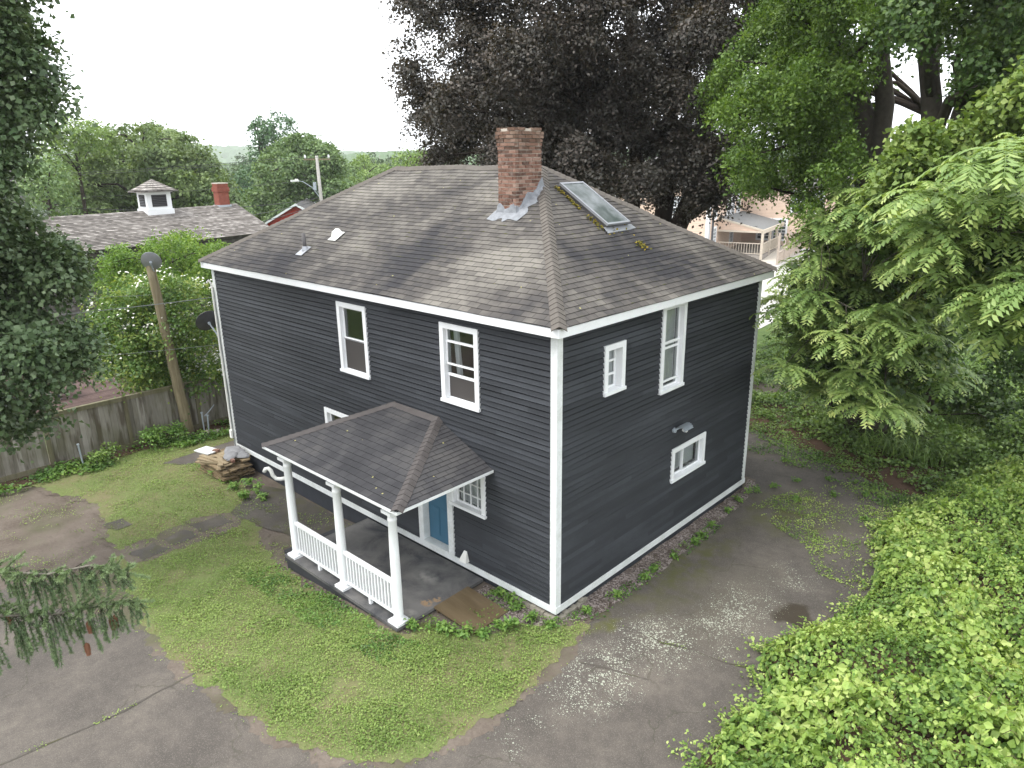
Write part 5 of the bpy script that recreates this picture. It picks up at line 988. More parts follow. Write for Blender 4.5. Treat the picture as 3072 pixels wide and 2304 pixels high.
# ================================================================ PLANTS
def crown_mesh(name, lobes, mat, parent, leaf=.12, clr=.4, per=26, dens=1., seed=0, flat=.28, upw=.7, asp=.65, tone=.0, shell=.5):
    rs = np.random.default_rng(seed); Ps, Ns, Rn = [], [], []
    for (cx, cy, cz, r) in lobes:
        nc = max(3, int(dens*4.2*(r/clr)**2)); d = rs.normal(size=(nc, 3)); d /= np.linalg.norm(d, axis=1)[:, None]
        rad = r*rs.uniform(shell, 1.06, nc)[:, None]; c = np.array([cx, cy, cz])+d*rad*np.array([1, 1, .85])
        ax = d*.55+np.array([0, 0, .75])+rs.normal(0, .25, (nc, 3)); ax /= np.linalg.norm(ax, axis=1)[:, None]
        k = per; q = rs.normal(0, 1, (nc, k, 3)); q *= (clr*rs.uniform(.5, .8, (nc, 1, 1)))
        q -= (q*ax[:, None, :]).sum(-1, keepdims=True)*ax[:, None, :]*(1-flat)
        q[..., 2] -= .25*(q[..., 0]**2+q[..., 1]**2)/clr
        P = c[:, None, :]+q; N = ax[:, None, :]*upw+rs.normal(0, .42, (nc, k, 3))+d[:, None, :]*.25
        cr = np.clip(rs.normal(.5+tone, .16, (nc, 1))+rs.normal(0, .16, (nc, k)), 0, 1)
        Ps.append(P.reshape(-1, 3)); Ns.append(N.reshape(-1, 3)); Rn.append(cr.ravel())
    P = np.concatenate(Ps); N = np.concatenate(Ns); N /= np.linalg.norm(N, axis=1)[:, None]
    Lw = leaf*rs.uniform(.7, 1.25, len(P))
    return mk_quads(name, leafquads(P, N, Lw, Lw*asp, rs), mat, parent, np.concatenate(Rn))
def parse(s): return [tuple(float(v) for v in q.split(',')) for q in s.split()]
def limbs(base, stems, lobes, r0, mat, parent, seed=0, nl=14, name='trunk', thin=.16):
    """stems: list of polylines; then limbs from the nearest stem point to lobe centres"""
    rg = random.Random(seed); b = MB(); pts = []
    for st in stems:
        n = len(st); rr = [r0*(1-.62*k/(n-1)) for k in range(n)]; P = [Vector(p) for p in st]
        Q, RR = [], []
        for k in range(n-1):
            for t in range(3):
                f = t/3; q = P[k].lerp(P[k+1], f)+Vector((rg.uniform(-1, 1), rg.uniform(-1, 1), 0))*r0*.22; Q.append(q); RR.append(rr[k]*(1-f)+rr[k+1]*f)
        Q.append(P[-1]); RR.append(rr[-1]); b.tube(Q, RR, 10); pts += list(zip(Q, RR))
    pick = lobes if len(lobes) <= nl else rg.sample(lobes, nl)
    for (x, y, z, r) in pick:
        t = Vector((x, y, z)); c = [p for p in pts if p[0].z < z-.15*r] or pts[:1]
        s, sr = min(c, key=lambda p: (p[0]-t).length+abs(p[0].z-(z-1.5))*.4)
        if (s-t).length < .3: continue
        mid = s.lerp(t, .5)+Vector((rg.uniform(-.3, .3), rg.uniform(-.3, .3), .12*(s-t).length)); a = min(sr*.55, r0*.4)
        b.tube([s, s.lerp(mid, .5)+Vector((0, 0, .05)), mid, mid.lerp(t, .6), t], [a, a*.8, a*.6, a*.4, a*.16], 6)
    return b.build(name, mat, parent, True)
def tree(name, label, lobes, base, stems, r0, lmat, bmat, cat='tree', group=None, nl=14, **k):
    e = empty(name, base, label, cat, group)
    limbs(base, stems, lobes, r0, bmat, e, seed=len(lobes), nl=nl); crown_mesh('crown', lobes, lmat, e, **k); return e
LB = {k: parse(v) for k, v in LOBES.items()}
def cen(l): a = np.array(l); return a[:, :3].mean(0)
# large maple at the left edge
tree('maple_tree', 'large dark green maple hanging over the board fence at the left edge', LB['left_maple'], (-10.2, -8.4, -.5),
     [[(-10.2, -8.4, -.5), (-10.0, -8.2, 3), (-9.6, -7.9, 7), (-9.8, -7.5, 12)], [(-9.8, -8.1, 4), (-9.2, -7.0, 6.5), (-8.9, -6.2, 9)]], .32, M['lmaple'], M['bark'], leaf=.115, clr=.34, per=50, dens=2.5, seed=1, asp=.85, nl=10)
# copper beech
bl = LB['beech']+[(q[0]*.5-9.5*.5+0, q[1]*.5+8.7, q[2]+4.5, 2.0) for q in LB['beech'][:14]]
tree('copper_beech', 'huge copper beech with near-black purple leaves behind the house roof', LB['beech'], (-8.2, 14.6, -.6),
     [[(-8.2, 14.6, -.6), (-8.2, 14.5, 3), (-8.3, 14.4, 8), (-8.6, 14.2, 15)], [(-7.8, 14.8, 2), (-7.3, 14.9, 6), (-7.0, 14.8, 10), (-6.9, 14.6, 16)],
      [(-8.5, 14.4, 3), (-9.4, 14.0, 7), (-9.9, 13.6, 14)], [(-7.8, 14.7, 2.5), (-6.2, 15.2, 7), (-5.5, 15.4, 14)]], .42, M['beechl'], M['bark'], leaf=.115, clr=.42, per=72, dens=1.75, seed=2, nl=44, asp=.7, shell=.3)
tree('elm_tree', 'tree with bright green hanging sprays between the dark beech and the big trunks', LB['elm'], (-.1, 13.9, -.2),
     [[(-.1, 13.9, -.2), (-.2, 13.8, 4), (-.9, 13.3, 9), (-1.6, 12.6, 13)]], .22, M['elml'], M['bark'], leaf=.10, clr=.28, per=42, dens=2.3, seed=3, nl=24, asp=.55, upw=.5)
tree('maple_tree', 'tall dark tree with twin brown trunks at the top right', LB['tall'], (1.0, 13.4, -.15),
     [[(.7, 13.4, -.15), (.5, 13.3, 4), (.45, 13.3, 7.9), (.05, 13.1, 11.7), (-.1, 13.0, 15)], [(1.4, 13.0, -.1), (1.75, 12.8, 5), (1.83, 12.7, 8), (1.2, 12.5, 11.6), (.9, 12.4, 14.5)],
      [(1.6, 13.0, 5), (2.2, 12.8, 8), (2.6, 12.8, 10.5), (2.9, 12.8, 12.2)], [(.5, 13.4, 5.5), (-.1, 13.2, 8.8), (-1.2, 12.8, 11.2), (-1.3, 12.7, 13)]], .37, M['talll'], M['bark_grey'], leaf=.115, clr=.34, per=46, dens=2.0, seed=4, nl=26, asp=.8)
tree('maple_tree', 'dark green tree in front of the tan house, left of the twin trunks', LB['tall2'], (.9, 18.5, -.25),
     [[(.9, 18.5, -.25), (.8, 18.3, 5), (.2, 18.0, 11), (-.6, 17.8, 15)]], .28, M['talll'], M['bark'], leaf=.16, clr=.4, per=36, dens=1.8, seed=5, nl=20, asp=.8)
tree('creeper_covered_tree', 'tree smothered in yellow-green creeper leaves below the twin trunks at right', LB['vine_tree'], (2.2, 15.4, -.15),
     [[(2.2, 15.4, -.15), (2.2, 14.6, 3), (2.3, 12.6, 5.5), (2.4, 10.8, 8)]], .14, M['vtl'], M['bark'], leaf=.125, clr=.32, per=40, dens=2.4, seed=6, nl=16, asp=.9)
# tree of heaven: compound fronds
def fronds(name, lobes, parent, seed, fl=.8, dens=1.):
    rs = np.random.default_rng(seed); quads, rn = [], []
    for (cx, cy, cz, r) in lobes:
        nt_ = max(2, int(dens*5.*r*r))
        for _ in range(nt_):
            d = rs.normal(size=3); d[2] = abs(d[2])*.9-.25; d /= np.linalg.norm(d)
            tip = np.array([cx, cy, cz])+d*r*rs.uniform(.45, 1.); hue = rs.normal(.45, .12); nf = rs.integers(7, 11); a0 = rs.uniform(0, 6.28)
            for f in range(nf):
                a = a0+6.283*f/nf+rs.normal(0, .2); h = np.array([math.cos(a), math.sin(a), 0]); ln = fl*rs.uniform(.65, 1.15); rise = rs.uniform(.05, .5)
                if f > nf-3: ln *= .6; rise = 1.1
                npair = 11; side = np.array([-h[1], h[0], 0]); prev = None
                for k in range(npair+1):
                    t = (k+.6)/(npair+1); p = tip+h*ln*t*(1-.12*t)+np.array([0, 0, ln*(rise*t-(.50+rise*.40)*t*t)])
                    if prev is not None and k % 2 == 0:
                        quads.append([prev-side*.004, prev+side*.004, p+side*.003, p-side*.003]); rn.append(.25)
                        prev = p
                    if prev is None: prev = p
                    ll = ln*.22*rs.uniform(.8, 1.15)*(1-.35*abs(t-.45))*(1 if t < .9 else .8); fw = (p-prev); 
                    slope_t = np.array([h[0], h[1], rise-2*(.50+rise*.40)*t]); slope_t /= np.linalg.norm(slope_t)
                    for sgn in (-1, 1):
                        dr = side*sgn*.86+slope_t*.36-np.array([0, 0, .16+.2*t]); dr += rs.normal(0, .10, 3); dr /= np.linalg.norm(dr)
                        w = slope_t*ll*.24; m_ = p+dr*ll*.42
                        quads.append([p, m_-w, p+dr*ll, m_+w]); rn.append(min(1, max(0, hue+rs.normal(0, .09)+.22*(t > .8))))
    return mk_quads(name, np.array(quads), M['ail'], parent, np.array(rn))
def heaven(label, lobes, base, seed, fl, dens):
    e = empty('tree_of_heaven', base, label, 'tree', 'trees with feathery fronds beside the driveway'); l = lobes
    limbs(base, [[base, (base[0]+.1, base[1]-.5, 1.4), tuple(cen(l)+np.array([-.6, 2.2, -.4])), tuple(cen(l))]], l, .07, M['bark_grey'], e, seed=seed, nl=24)
    fronds('crown', l, e, seed, fl, dens); return e
A_ = sorted(LB['ail_a'], key=lambda q: q[0]*.73+q[1]*.68)
B_ = LB['ail_b']
t1 = len(A_)//3
for lb, l, sd, fl, dn in (('feathery tree nearest the house corner, over the end of the driveway', A_[:t1], 1, .78, 3.2), ('feathery tree second from the house corner, its fronds tall above the undergrowth', A_[t1:2*t1], 2, .8, 3.2),
                          ('feathery tree in the middle of the right-hand thicket', A_[2*t1:], 4, .82, 3.2), ('large-fronded feathery tree at the right edge of the photo', B_, 3, .9, 3.2)):
    c = cen(l); heaven(lb, l, (float(c[0])+(4.0 if sd == 3 else -1.6), float(c[1])+7.0, -.15), sd, fl, dn)
# leafy filler inside the thicket (creeper shrubs behind the fronds)
fl_ = [(q[0]-.3, q[1]+1.6, q[2]-.3, q[3]*1.1) for q in A_]+[(q[0]+.0, q[1]+1.6, q[2]-.4, q[3]*1.1) for q in B_]+[(x, y, z, .9) for x, y, z in ((4.5, 15, .6), (5.5, 13.5, .5), (6.5, 12.5, .8), (3.2, 16, .9), (1.8, 17, 1.0), (7.5, 12, 1.6), (6.8, 14, 1.9), (5.5, 15.5, 2.0), (4, 17, 2.2), (8.2, 12.5, 2.4))]
c = cen(fl_)
tree('shrub_thicket', 'dark leafy shrub filling the shade behind the feathery fronds', fl_, (float(c[0])-1.5, float(c[1])+5.5, -.15), [[(float(c[0])-1.5, float(c[1])+5.5, -.15), tuple(c)]], .07, M['talll'], M['bark'], cat='shrub', leaf=.13, clr=.36, per=34, dens=2.0, seed=8, nl=16, asp=.9)
us = [(x, y, z, r) for x, y, z, r in ((3.6, 12.6, .35, .7), (4.6, 12.0, .4, .75), (5.6, 11.4, .5, .8), (2.4, 13.4, .3, .65), (6.6, 11.0, .7, .85), (5.0, 13.0, .9, .8), (1.2, 13.6, .2, .55), (6.0, 12.4, 1.1, .85), (7.6, 10.8, 1.1, .9), (0., 13.2, .15, .5))]
tree('undergrowth_shrub', 'low spreading leafy shrubs in the shade between the drive end and the feathery trees', us, (4.4, 12.6, -.15), [[(4.4, 12.6, -.15), (4.4, 12.6, .5)]], .04, M['under'], M['bark'], cat='shrub', leaf=.10, clr=.24, per=24, dens=1.4, seed=61, nl=8, asp=.75)
# back row
def far_tree(name, key, label, mat, bmat, base_z, rr, **k):
    l = LB[key]; c = cen(l); base = (float(c[0]), float(c[1]), base_z); zt = max(q[2] for q in l)
    return tree(name, label, l, base, [[base, (base[0], base[1], (base_z+c[2])*.5), (base[0]+.2, base[1], zt-2)]], rr, mat, bmat, group=None, **k)
far_tree('maple_tree', 'round', 'broad round-crowned green maple directly behind the barn cupola', M['roundl'], M['bark'], -1.3, .45, leaf=.28, clr=.62, per=26, dens=1.7, seed=20, asp=.8)
far_tree('maple_tree', 'right_maple', 'green maple behind the utility pole with the street light', M['rml'], M['bark'], -1.3, .45, leaf=.3, clr=.66, per=26, dens=1.7, seed=21, asp=.8)
far_tree('oak_tree', 'dark_tree', 'dark open-topped tree rising highest between the two round maples', M['darkl'], M['bark'], -1.3, .5, leaf=.30, clr=.6, per=16, dens=1.0, seed=22, asp=.8, shell=.7)
far_tree('maple_tree', 'light_a', 'small yellow-green far tree just left of the roof ridge', M['palel'], M['bark'], -1.3, .4, leaf=.36, clr=.8, per=20, dens=1.1, seed=23)
far_tree('locust_tree', 'pale_back', 'pale green tall tree showing beside the left maple', M['palel'], M['bark'], -1.3, .2, leaf=.22, clr=.5, per=18, dens=1.0, seed=24)
far_tree('maple_tree', 'left_low', 'low grey-green tree above the leaning pole', M['rml'], M['bark'], -1.3, .3, leaf=.22, clr=.5, per=20, dens=1.2, seed=25)
far_tree('birch_tree', 'edge_light', 'light green tree peeping out at the left foot of the copper beech', M['palel'], M['bark'], -1.3, .3, leaf=.22, clr=.5, per=20, dens=1.1, seed=26)
# dogwood in flower
dl = LB['dogwood']; c = cen(dl)
dw = empty('dogwood_tree', (-17.6, 4.9, -.5), 'flowering dogwood with white bracts behind the pole and fence', 'tree')
bs = (-18.6, 1.15, -.55)
limbs(bs, [[bs, (-18.7, 1.25, .6), (-18.3, 1.9, 1.9), (-18.0, 2.6, 2.8)], [bs, (-19.0, .9, .9), (-19.3, .2, 2.0), (-19.3, -.4, 2.8)], [(-18.62, 1.2, -.2), (-18.2, 2.3, .9), (-17.6, 3.6, 2.0)], [(-18.65, 1.15, -.1), (-18.9, .6, .8), (-19.4, -.5, 1.5)]], dl, .11, M['bark'], dw, seed=3, nl=26)
crown_mesh('crown', dl, M['dogl'], dw, leaf=.12, clr=.34, per=36, dens=2.0, seed=27, asp=.55)
rs = np.random.default_rng(5); P = []
for (x, y, z, r) in dl:
    for _ in range(int(3+14*r)):
        d = rs.normal(size=3); d[2] = abs(d[2])+.2; d /= np.linalg.norm(d); q = np.array([x, y, z])+d*r*1.04
        if vn(q[0]*1., q[1]*1.+q[2], 1.6, 2.) < .1: continue
        for __ in range(rs.integers(3, 8)): P.append(q+rs.normal(0, .13, 3)*np.array([1, 1, .35]))
for __ in range(260): P.append(np.array([-16.2, 2.2, 1.55])+rs.normal(0, 1, 3)*np.array([.35, .75, .18]))
P = np.array(P); N = rs.normal(0, .3, P.shape)+np.array([.2, -.2, 1]); N /= np.linalg.norm(N, axis=1)[:, None]
mk_quads('flowers', leafquads(P, N, .09, .085, rs), M['petal'], dw)
crown_mesh('low_branch', [(-16.2, 1.7, 1.35, .42), (-16.3, 2.5, 1.4, .45), (-16.4, 3.3, 1.45, .4)], M['dogl'], dw, leaf=.12, clr=.3, per=26, dens=1.2, seed=29, asp=.55)
ls = LB['light_shrub']; c = cen(ls)
tree('maple_shrub', 'bright yellow-green bushy small tree between the dogwood and the barn wall', ls, (float(c[0]), float(c[1]), -.9), [[(float(c[0]), float(c[1]), -.9), tuple(c)]], .14, M['shrubl'], M['bark'], cat='shrub', leaf=.12, clr=.34, per=36, dens=2.2, seed=28, nl=14, asp=.5)
for (nm, lb, cx, cy, r, mt, cat) in (('boxwood_shrub', 'small clipped green shrub behind the fence beside the deck', -19.6, 1.0, .42, 'shrubl', 'shrub'), ('dark_shrub', 'dark open shrub under the dogwood behind the fence', -19.3, 2.1, .6, 'under', 'shrub'),
                                  ('garden_shrub', 'low shrub growing against the fence foot at the far house corner', -14.9, 1.9, .42, 'under', 'shrub'), ('garden_shrub', 'bushy green shrub at the foot of the leaning wooden pole', -15.0, -.95, .48, 'weed', 'shrub'),
                                  ('garden_shrub', 'low bush along the fence between the pole and the left edge', -14.9, -2.7, .36, 'under', 'shrub')):
    lobes = [(cx+random.uniform(-.3, .3)*r*1.5, cy+random.uniform(-.6, .6)*r*1.4, -.5+r*random.uniform(.45, 1.1), r*.62) for _ in range(7)]
    tree(nm, lb, lobes, (cx, cy, -.5), [[(cx, cy, -.5), (cx, cy, -.5+r)]], .025, M[mt], M['bark'], cat=cat, leaf=.085, clr=.17, per=14, dens=.9, seed=int(cx*-10), nl=6)
# leafy weed clumps
def weed(x, y, h, label, group, seed, zb=None, big=1.):
    rs = np.random.default_rng(seed); zb = ground_z(x, y)+.01 if zb is None else zb; P, N, Lw = [], [], []
    ns = rs.integers(4, 8)
    for s in range(ns):
        a = rs.uniform(0, 6.28); q = rs.uniform(.02, .6)*h; tx, ty = x+math.cos(a)*q, y+math.sin(a)*q; th = h*rs.uniform(.5, 1.)
        for k in range(rs.integers(9, 16)):
            t = rs.uniform(.25, 1); P.append((x+(tx-x)*t+rs.normal(0, .03*big), y+(ty-y)*t+rs.normal(0, .03*big), zb+th*t)); N.append((math.cos(a)*.3+rs.normal(0, .35), math.sin(a)*.3+rs.normal(0, .35), 1)); Lw.append(.085*big*rs.uniform(.6, 1.2))
    P, N = np.array(P), np.array(N); N /= np.linalg.norm(N, axis=1)[:, None]; Lw = np.array(Lw)
    o = mk_quads('leafy_weed', leafquads(P, N, Lw, Lw*.5, rs), M['weed'], None, np.clip(rs.normal(.6, .2, len(P)), 0, 1))
    return tag(o, label, 'weed', group)
g1 = 'weeds along the gravel strip'; l1 = 'bright leafy weed clump growing on the gravel strip beside the driveway wall'
for i, (x, y, h) in enumerate([(.30, .55, .14), (.42, 1.35, .16), (.5, 2.2, .2), (.46, 2.6, .16), (.5, 3.3, .15), (.52, 4.1, .24), (.48, 4.45, .15), (.42, 5.05, .2), (.36, 5.9, .16), (.3, 6.6, .22), (.3, 7.1, .32), (.42, 7.35, .26)]): weed(x, y, h, l1, g1, 50+i)
g2 = 'weeds by the porch ramp'; l2 = 'light green leafy weed clump at the porch corner and plywood ramp'
for i, (x, y, h) in enumerate([(-1.72, -1.95, .22), (-1.5, -1.75, .26), (-1.3, -1.62, .2), (-1.1, -1.55, .24), (-.88, -1.45, .2), (-.62, -1.25, .16), (-.55, -.9, .24), (-.42, -.7, .28), (-.95, -.18, .28), (-.75, -.25, .2), (-.3, -.35, .2), (-1.35, -.12, .14), (.05, -.25, .18)]): 
    lb_, gp_ = (('light green leafy weed clump by the right front corner of the porch', 'weeds by the porch corner') if i < 3 else ('light green leafy weed clump along the front edge of the plywood ramp', 'weeds in front of the ramp') if i < 6
                else ('leafy weed clump just past the lower end of the plywood ramp', 'weeds past the ramp end') if i < 8 else ('leafy weed clump on the gravel between the plywood ramp and the black wall', 'weeds between ramp and wall'))
    weed(x, y, h, lb_, gp_, 80+i, big=1.15)
g3 = 'weeds by the board pile'; l3 = 'leafy weed clump beside the pile of old boards'
for i, (x, y, h) in enumerate([(-12.3, -.85, .38), (-11.6, -.95, .4), (-11.0, -.95, .25), (-10.2, -.6, .34), (-9.7, -.7, .4), (-9.6, -1.1, .26), (-9.2, -.75, .22), (-10.4, -1.0, .22)]): 
    lb_, gp_ = ('leafy weed clump growing in front of the pile of old boards', 'weeds in front of the board pile') if i < 3 or i == 7 else ('broad-leaved weed clump beside the white bent drain pipe', 'weeds by the drain pipe')
    weed(x, y, h, lb_, gp_, 110+i, big=1.5)
g4 = 'weeds on the worn asphalt'; l4 = 'small weed tuft growing in the driveway asphalt at the back'
for i, (x, y, h) in enumerate([(.9, 8.6, .16), (1.5, 9.2, .18), (.6, 7.9, .12), (1.9, 8.4, .12), (2.5, 8.9, .16), (1.3, 7.6, .1), (.1, 9.7, .15), (2.9, 7.6, .12)]): weed(x, y, h, l4, g4, 130+i)
# creeper thicket at the lower right
vt = [(3.45, -3.2), (3.5, -1.4), (3.62, -.2), (3.75, .6), (3.35, 1.2), (3.2, 1.65), (3.5, 2.3), (3.85, 3.2), (4.0, 4.6), (3.7, 5.9), (3.3, 7.3), (3.5, 8.6), (3.9, 10.2), (4.4, 12.2), (5.2, 15.5), (12, 15), (14, 5), (12, -5), (7.5, -5), (4.5, -4)]
def vh(x, y):
    d = edge_d(x, y, vt); e = np.clip(d/1.5, 0, 1)
    return (1.15+.28*vn(x, y, .7, 1.)+.22*vn(x, y, 1.9, 4.)+.17*vn(x, y, 4.3, 2.)+.10*vn(x, y, 8.5, 5.))*np.sqrt(e)*.9
rs = np.random.default_rng(21); n = 240000
x = rs.uniform(3.0, 10.5, n); y = rs.uniform(-4.5, 15.5, n); m = inpoly(x, y, vt); x, y = x[m], y[m]
# thin out with distance from the camera's side: keep all near, fewer far
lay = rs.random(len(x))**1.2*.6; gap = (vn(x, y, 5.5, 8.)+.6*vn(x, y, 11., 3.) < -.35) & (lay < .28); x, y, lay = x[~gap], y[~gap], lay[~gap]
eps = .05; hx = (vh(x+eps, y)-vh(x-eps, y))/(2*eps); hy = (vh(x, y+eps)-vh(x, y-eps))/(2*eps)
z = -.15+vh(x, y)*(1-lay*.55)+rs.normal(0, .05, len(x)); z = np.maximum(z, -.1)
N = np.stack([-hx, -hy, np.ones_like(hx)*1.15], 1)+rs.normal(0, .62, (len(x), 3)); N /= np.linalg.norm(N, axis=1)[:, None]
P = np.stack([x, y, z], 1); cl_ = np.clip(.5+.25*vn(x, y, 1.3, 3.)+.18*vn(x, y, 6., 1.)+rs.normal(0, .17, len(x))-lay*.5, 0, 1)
sp_ = vn(x, y, 1.15, 6.)+rs.normal(0, .22, len(x))
big = np.where(sp_ > .42, 1.35, np.where(sp_ < -.45, .62, .9))*rs.uniform(.045, .115, len(x)); cl_ = np.clip(cl_+np.where(sp_ > .42, .10, np.where(sp_ < -.45, -.14, 0))+rs.choice([0, .3, -.35], len(x), p=[.86, .07, .07]), 0, 1)
# two-quad pointed leaves, some species larger
T = np.cross(N, rs.normal(size=N.shape)); T /= np.linalg.norm(T, axis=1)[:, None]; Bt = np.cross(N, T); Lw = big[:, None]
q1 = np.stack([P, P+T*Lw*.35+Bt*Lw*.42+N*Lw*.12, P+T*Lw*.75+Bt*Lw*.22+N*Lw*.06, P+T*Lw], 1)
q2 = np.stack([P, P+T*Lw, P+T*Lw*.75-Bt*Lw*.22+N*Lw*.06, P+T*Lw*.35-Bt*Lw*.42+N*Lw*.12], 1)
th = empty('creeper_thicket', (6.5, 3, -.15), 'waist-high mound of bright green creeper filling the lower right corner', 'thicket')
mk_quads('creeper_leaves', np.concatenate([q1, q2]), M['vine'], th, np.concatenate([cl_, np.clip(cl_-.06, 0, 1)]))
gx_, gy_ = np.meshgrid(np.arange(2.9, 14, .2), np.arange(-5, 15.6, .2)); zz = np.where(inpoly(gx_, gy_, vt), vh(gx_, gy_)*.62-.17, -.35)
nv, nu = gx_.shape; idx = np.arange(nv*nu).reshape(nv, nu)
Q = np.stack([idx[:-1, :-1], idx[:-1, 1:], idx[1:, 1:], idx[1:, :-1]], -1).reshape(-1, 4)
mk_quads('stem_mass', np.stack([gx_, gy_, zz], -1).reshape(-1, 3), M['mulch'], th, Q=Q)
rs2 = np.random.default_rng(77); ed = []
for i in range(len(vt)-1):      # runners straggling out over the asphalt
    (a, b0), (a2, b2) = vt[i], vt[i+1]
    if max(a, a2) > 5.3 or b0 < -3: continue
    k = int(260*math.hypot(a2-a, b2-b0)); t = rs2.random(k); o = -np.abs(rs2.normal(0, .16, k))
    ed.append(np.stack([a+(a2-a)*t+o, b0+(b2-b0)*t+rs2.normal(0, .06, k)], 1))
ed = np.concatenate(ed); m = vn(ed[:, 0], ed[:, 1], 3.1, 2.)+rs2.normal(0, .3, len(ed)) > .0; ed = ed[m]; k = len(ed)
N = rs2.normal(0, .45, (k, 3))+np.array([0, 0, 1.]); N /= np.linalg.norm(N, axis=1)[:, None]
mk_quads('runner_leaves', leafquads(np.stack([ed[:, 0], ed[:, 1], -.12+rs2.uniform(0, .16, k)], 1), N, rs2.uniform(.04, .085, k), rs2.uniform(.03, .06, k), rs2), M['vine'], th, rs2.random(k))
b = MB(); rg = random.Random(2)
for k in range(160):
    x, y = rg.uniform(3.4, 8), rg.uniform(-2.5, 9)
    if not bool(inpoly(np.array([x]), np.array([y]), vt)[0]): continue
    a = rg.uniform(0, 6.28); z = -.15+float(vh(np.array([x]), np.array([y]))[0]); l = rg.uniform(.15, .4)
    b.tube([(x, y, z-.1), (x+math.cos(a)*l*.5, y+math.sin(a)*l*.5, z+.06), (x+math.cos(a)*l, y+math.sin(a)*l, z+.07)], [.005, .004, .002], 4, cap=False)
b.build('shoots', M['board'], th)
Ps, Ns, Ls = [], [], []
for k in range(210):      # taller sprigs standing out of the mound
    x, y = rg.uniform(3.4, 8.5), rg.uniform(-3, 9)
    if not bool(inpoly(np.array([x]), np.array([y]), vt)[0]): continue
    z = -.15+float(vh(np.array([x]), np.array([y]))[0]); h = rg.uniform(.12, .34); a0 = rg.uniform(0, 6.28)
    for j in range(9):
        t = j/8; a = a0+j*2.4; Ps.append((x+math.cos(a)*.02+math.cos(a0)*h*.3*t, y+math.sin(a)*.02+math.sin(a0)*h*.3*t, z-.04+h*t)); Ns.append((math.cos(a)*.5, math.sin(a)*.5, 1)); Ls.append(.075*(1.1-.5*t))
Ps, Ns, Ls = np.array(Ps), np.array(Ns), np.array(Ls); Ns /= np.linalg.norm(Ns, axis=1)[:, None]
mk_quads('sprigs', leafquads(Ps, Ns, Ls, Ls*.5, rs2), M['weed'], th, rs2.uniform(.4, 1, len(Ps)))

# ================================================================ YARD THINGS
# fence
fx = -15.66
fe = empty('board_fence', (fx, -1.6, -.5), 'weathered grey-brown board fence with posts along the left side of the yard', 'fence')
rg = random.Random(12); py = [-10.3, -8.13, -5.98, -3.83, -1.67, .50, 2.66, 4.8, 6.95, 9.1]
FH = 1.66
for k, y in enumerate(py):
    b = MB(); b.box((fx+.0, y-.055, -.62), (fx+.11, y+.055, FH-.5+.02), r=rg.random()); b.build('post', M['fencepost'], fe)
for k in range(len(py)-1):
    a, c = py[k]+.056, py[k+1]-.056; b = MB(); y = a; g0 = -.44+rg.uniform(-.02, .02)
    while y < c-.02:
        w = min(rg.choice([.14, .14, .19]), c-y); b.box((fx+.02+rg.uniform(-.004, .004), y+.003, g0), (fx+.042, y+w-.003, FH-.5-.06+rg.uniform(-.004, .004)), r=rg.random()); y += w
    pn_ = b.build('panel', M['fence'], fe)
    rl_ = []
    for lo, hi, r_q in (((fx+.0425, a, FH-.5-.12), (fx+.075, c, FH-.5-.02), .4), ((fx-.02, a, FH-.5-.019), (fx+.09, c, FH-.5+.012), .6), ((fx+.0425, a, g0-.02), (fx+.08, c, g0+.12), .3)):
        bq = MB(); bq.box(lo, hi, r=r_q); rl_.append(bq)
    [bb.build('rail', M['fencepost'], pn_) for bb in rl_]
def pole(name, label, pts, r0, r1, mat, cat='pole', n=14):
    b = MB(); P = [Vector(p) for p in pts]; Q = []; RR = []
    m = 14; rg = random.Random(1)
    for k in range(m+1):
        t = k/m*(len(P)-1); i = min(int(t), len(P)-2); Q.append(P[i].lerp(P[i+1], t-i)+Vector((rg.uniform(-.01, .01), rg.uniform(-.01, .01), 0))); RR.append(r0+(r1-r0)*k/m)
    b.tube(Q, RR, n); o = b.build(name, mat, None, True); tag(o, label, cat); return o
pole('wooden_pole', 'rough leaning wooden pole beside the fence with a small dish on its top', [(-15.30, -.02, -.6), (-15.42, -.17, 2.2), (-15.50, -.32, 5.0)], .175, .125, M['polewood'])
for (x, y, lx, ly, h, lb) in ((-15.05, .36, .05, -.03, .75, 'upright grey steel stake just right of the leaning wooden pole'), (-14.98, .46, .02, .03, .62, 'shorter grey steel stake next to the pole and its taller twin'), (-15.1, -3.2, .0, -.04, .72, 'lone grey steel stake in front of the fence panel left of the pole')):
    b = MB(); b.tube([(x, y, -.6), (x+lx, y+ly, -.5+h)], .025, 8); b.box((x+lx-.03, y+ly-.03, -.5+h-.02), (x+lx+.03, y+ly+.03, -.5+h+.02)); tag(b.build('metal_stake', M['galv']), lb, 'stake')
b = MB(); b.tube([(-14.98, .40, .12), (-15.1, .62, .20), (-15.2, .85, .34)], .014, 6); tag(b.build('metal_rod', M['galv']), 'thin grey rod slanting from the twin stakes to the fence', 'rod')
for (x, y, s, lb) in ((-14.85, .35, .16, 'brown boulder at the foot of the twin steel stakes'), (-14.75, .62, .12, 'flat stone to the right of the brown boulder by the fence')):
    bm = bmesh.new(); bmesh.ops.create_icosphere(bm, subdivisions=2, radius=s)
    for v in bm.verts: v.co *= 1+.18*math.sin(v.co.x*23+v.co.y*31)+.1*math.sin(v.co.z*40); v.co.z *= .75; v.co += Vector((x, y, -.42))
    me = bpy.data.meshes.new('boulder'); bm.to_mesh(me); bm.free(); me.materials.append(M['stone']); o = bpy.data.objects.new('boulder', me); SC.collection.objects.link(o); tag(o, lb, 'rock')
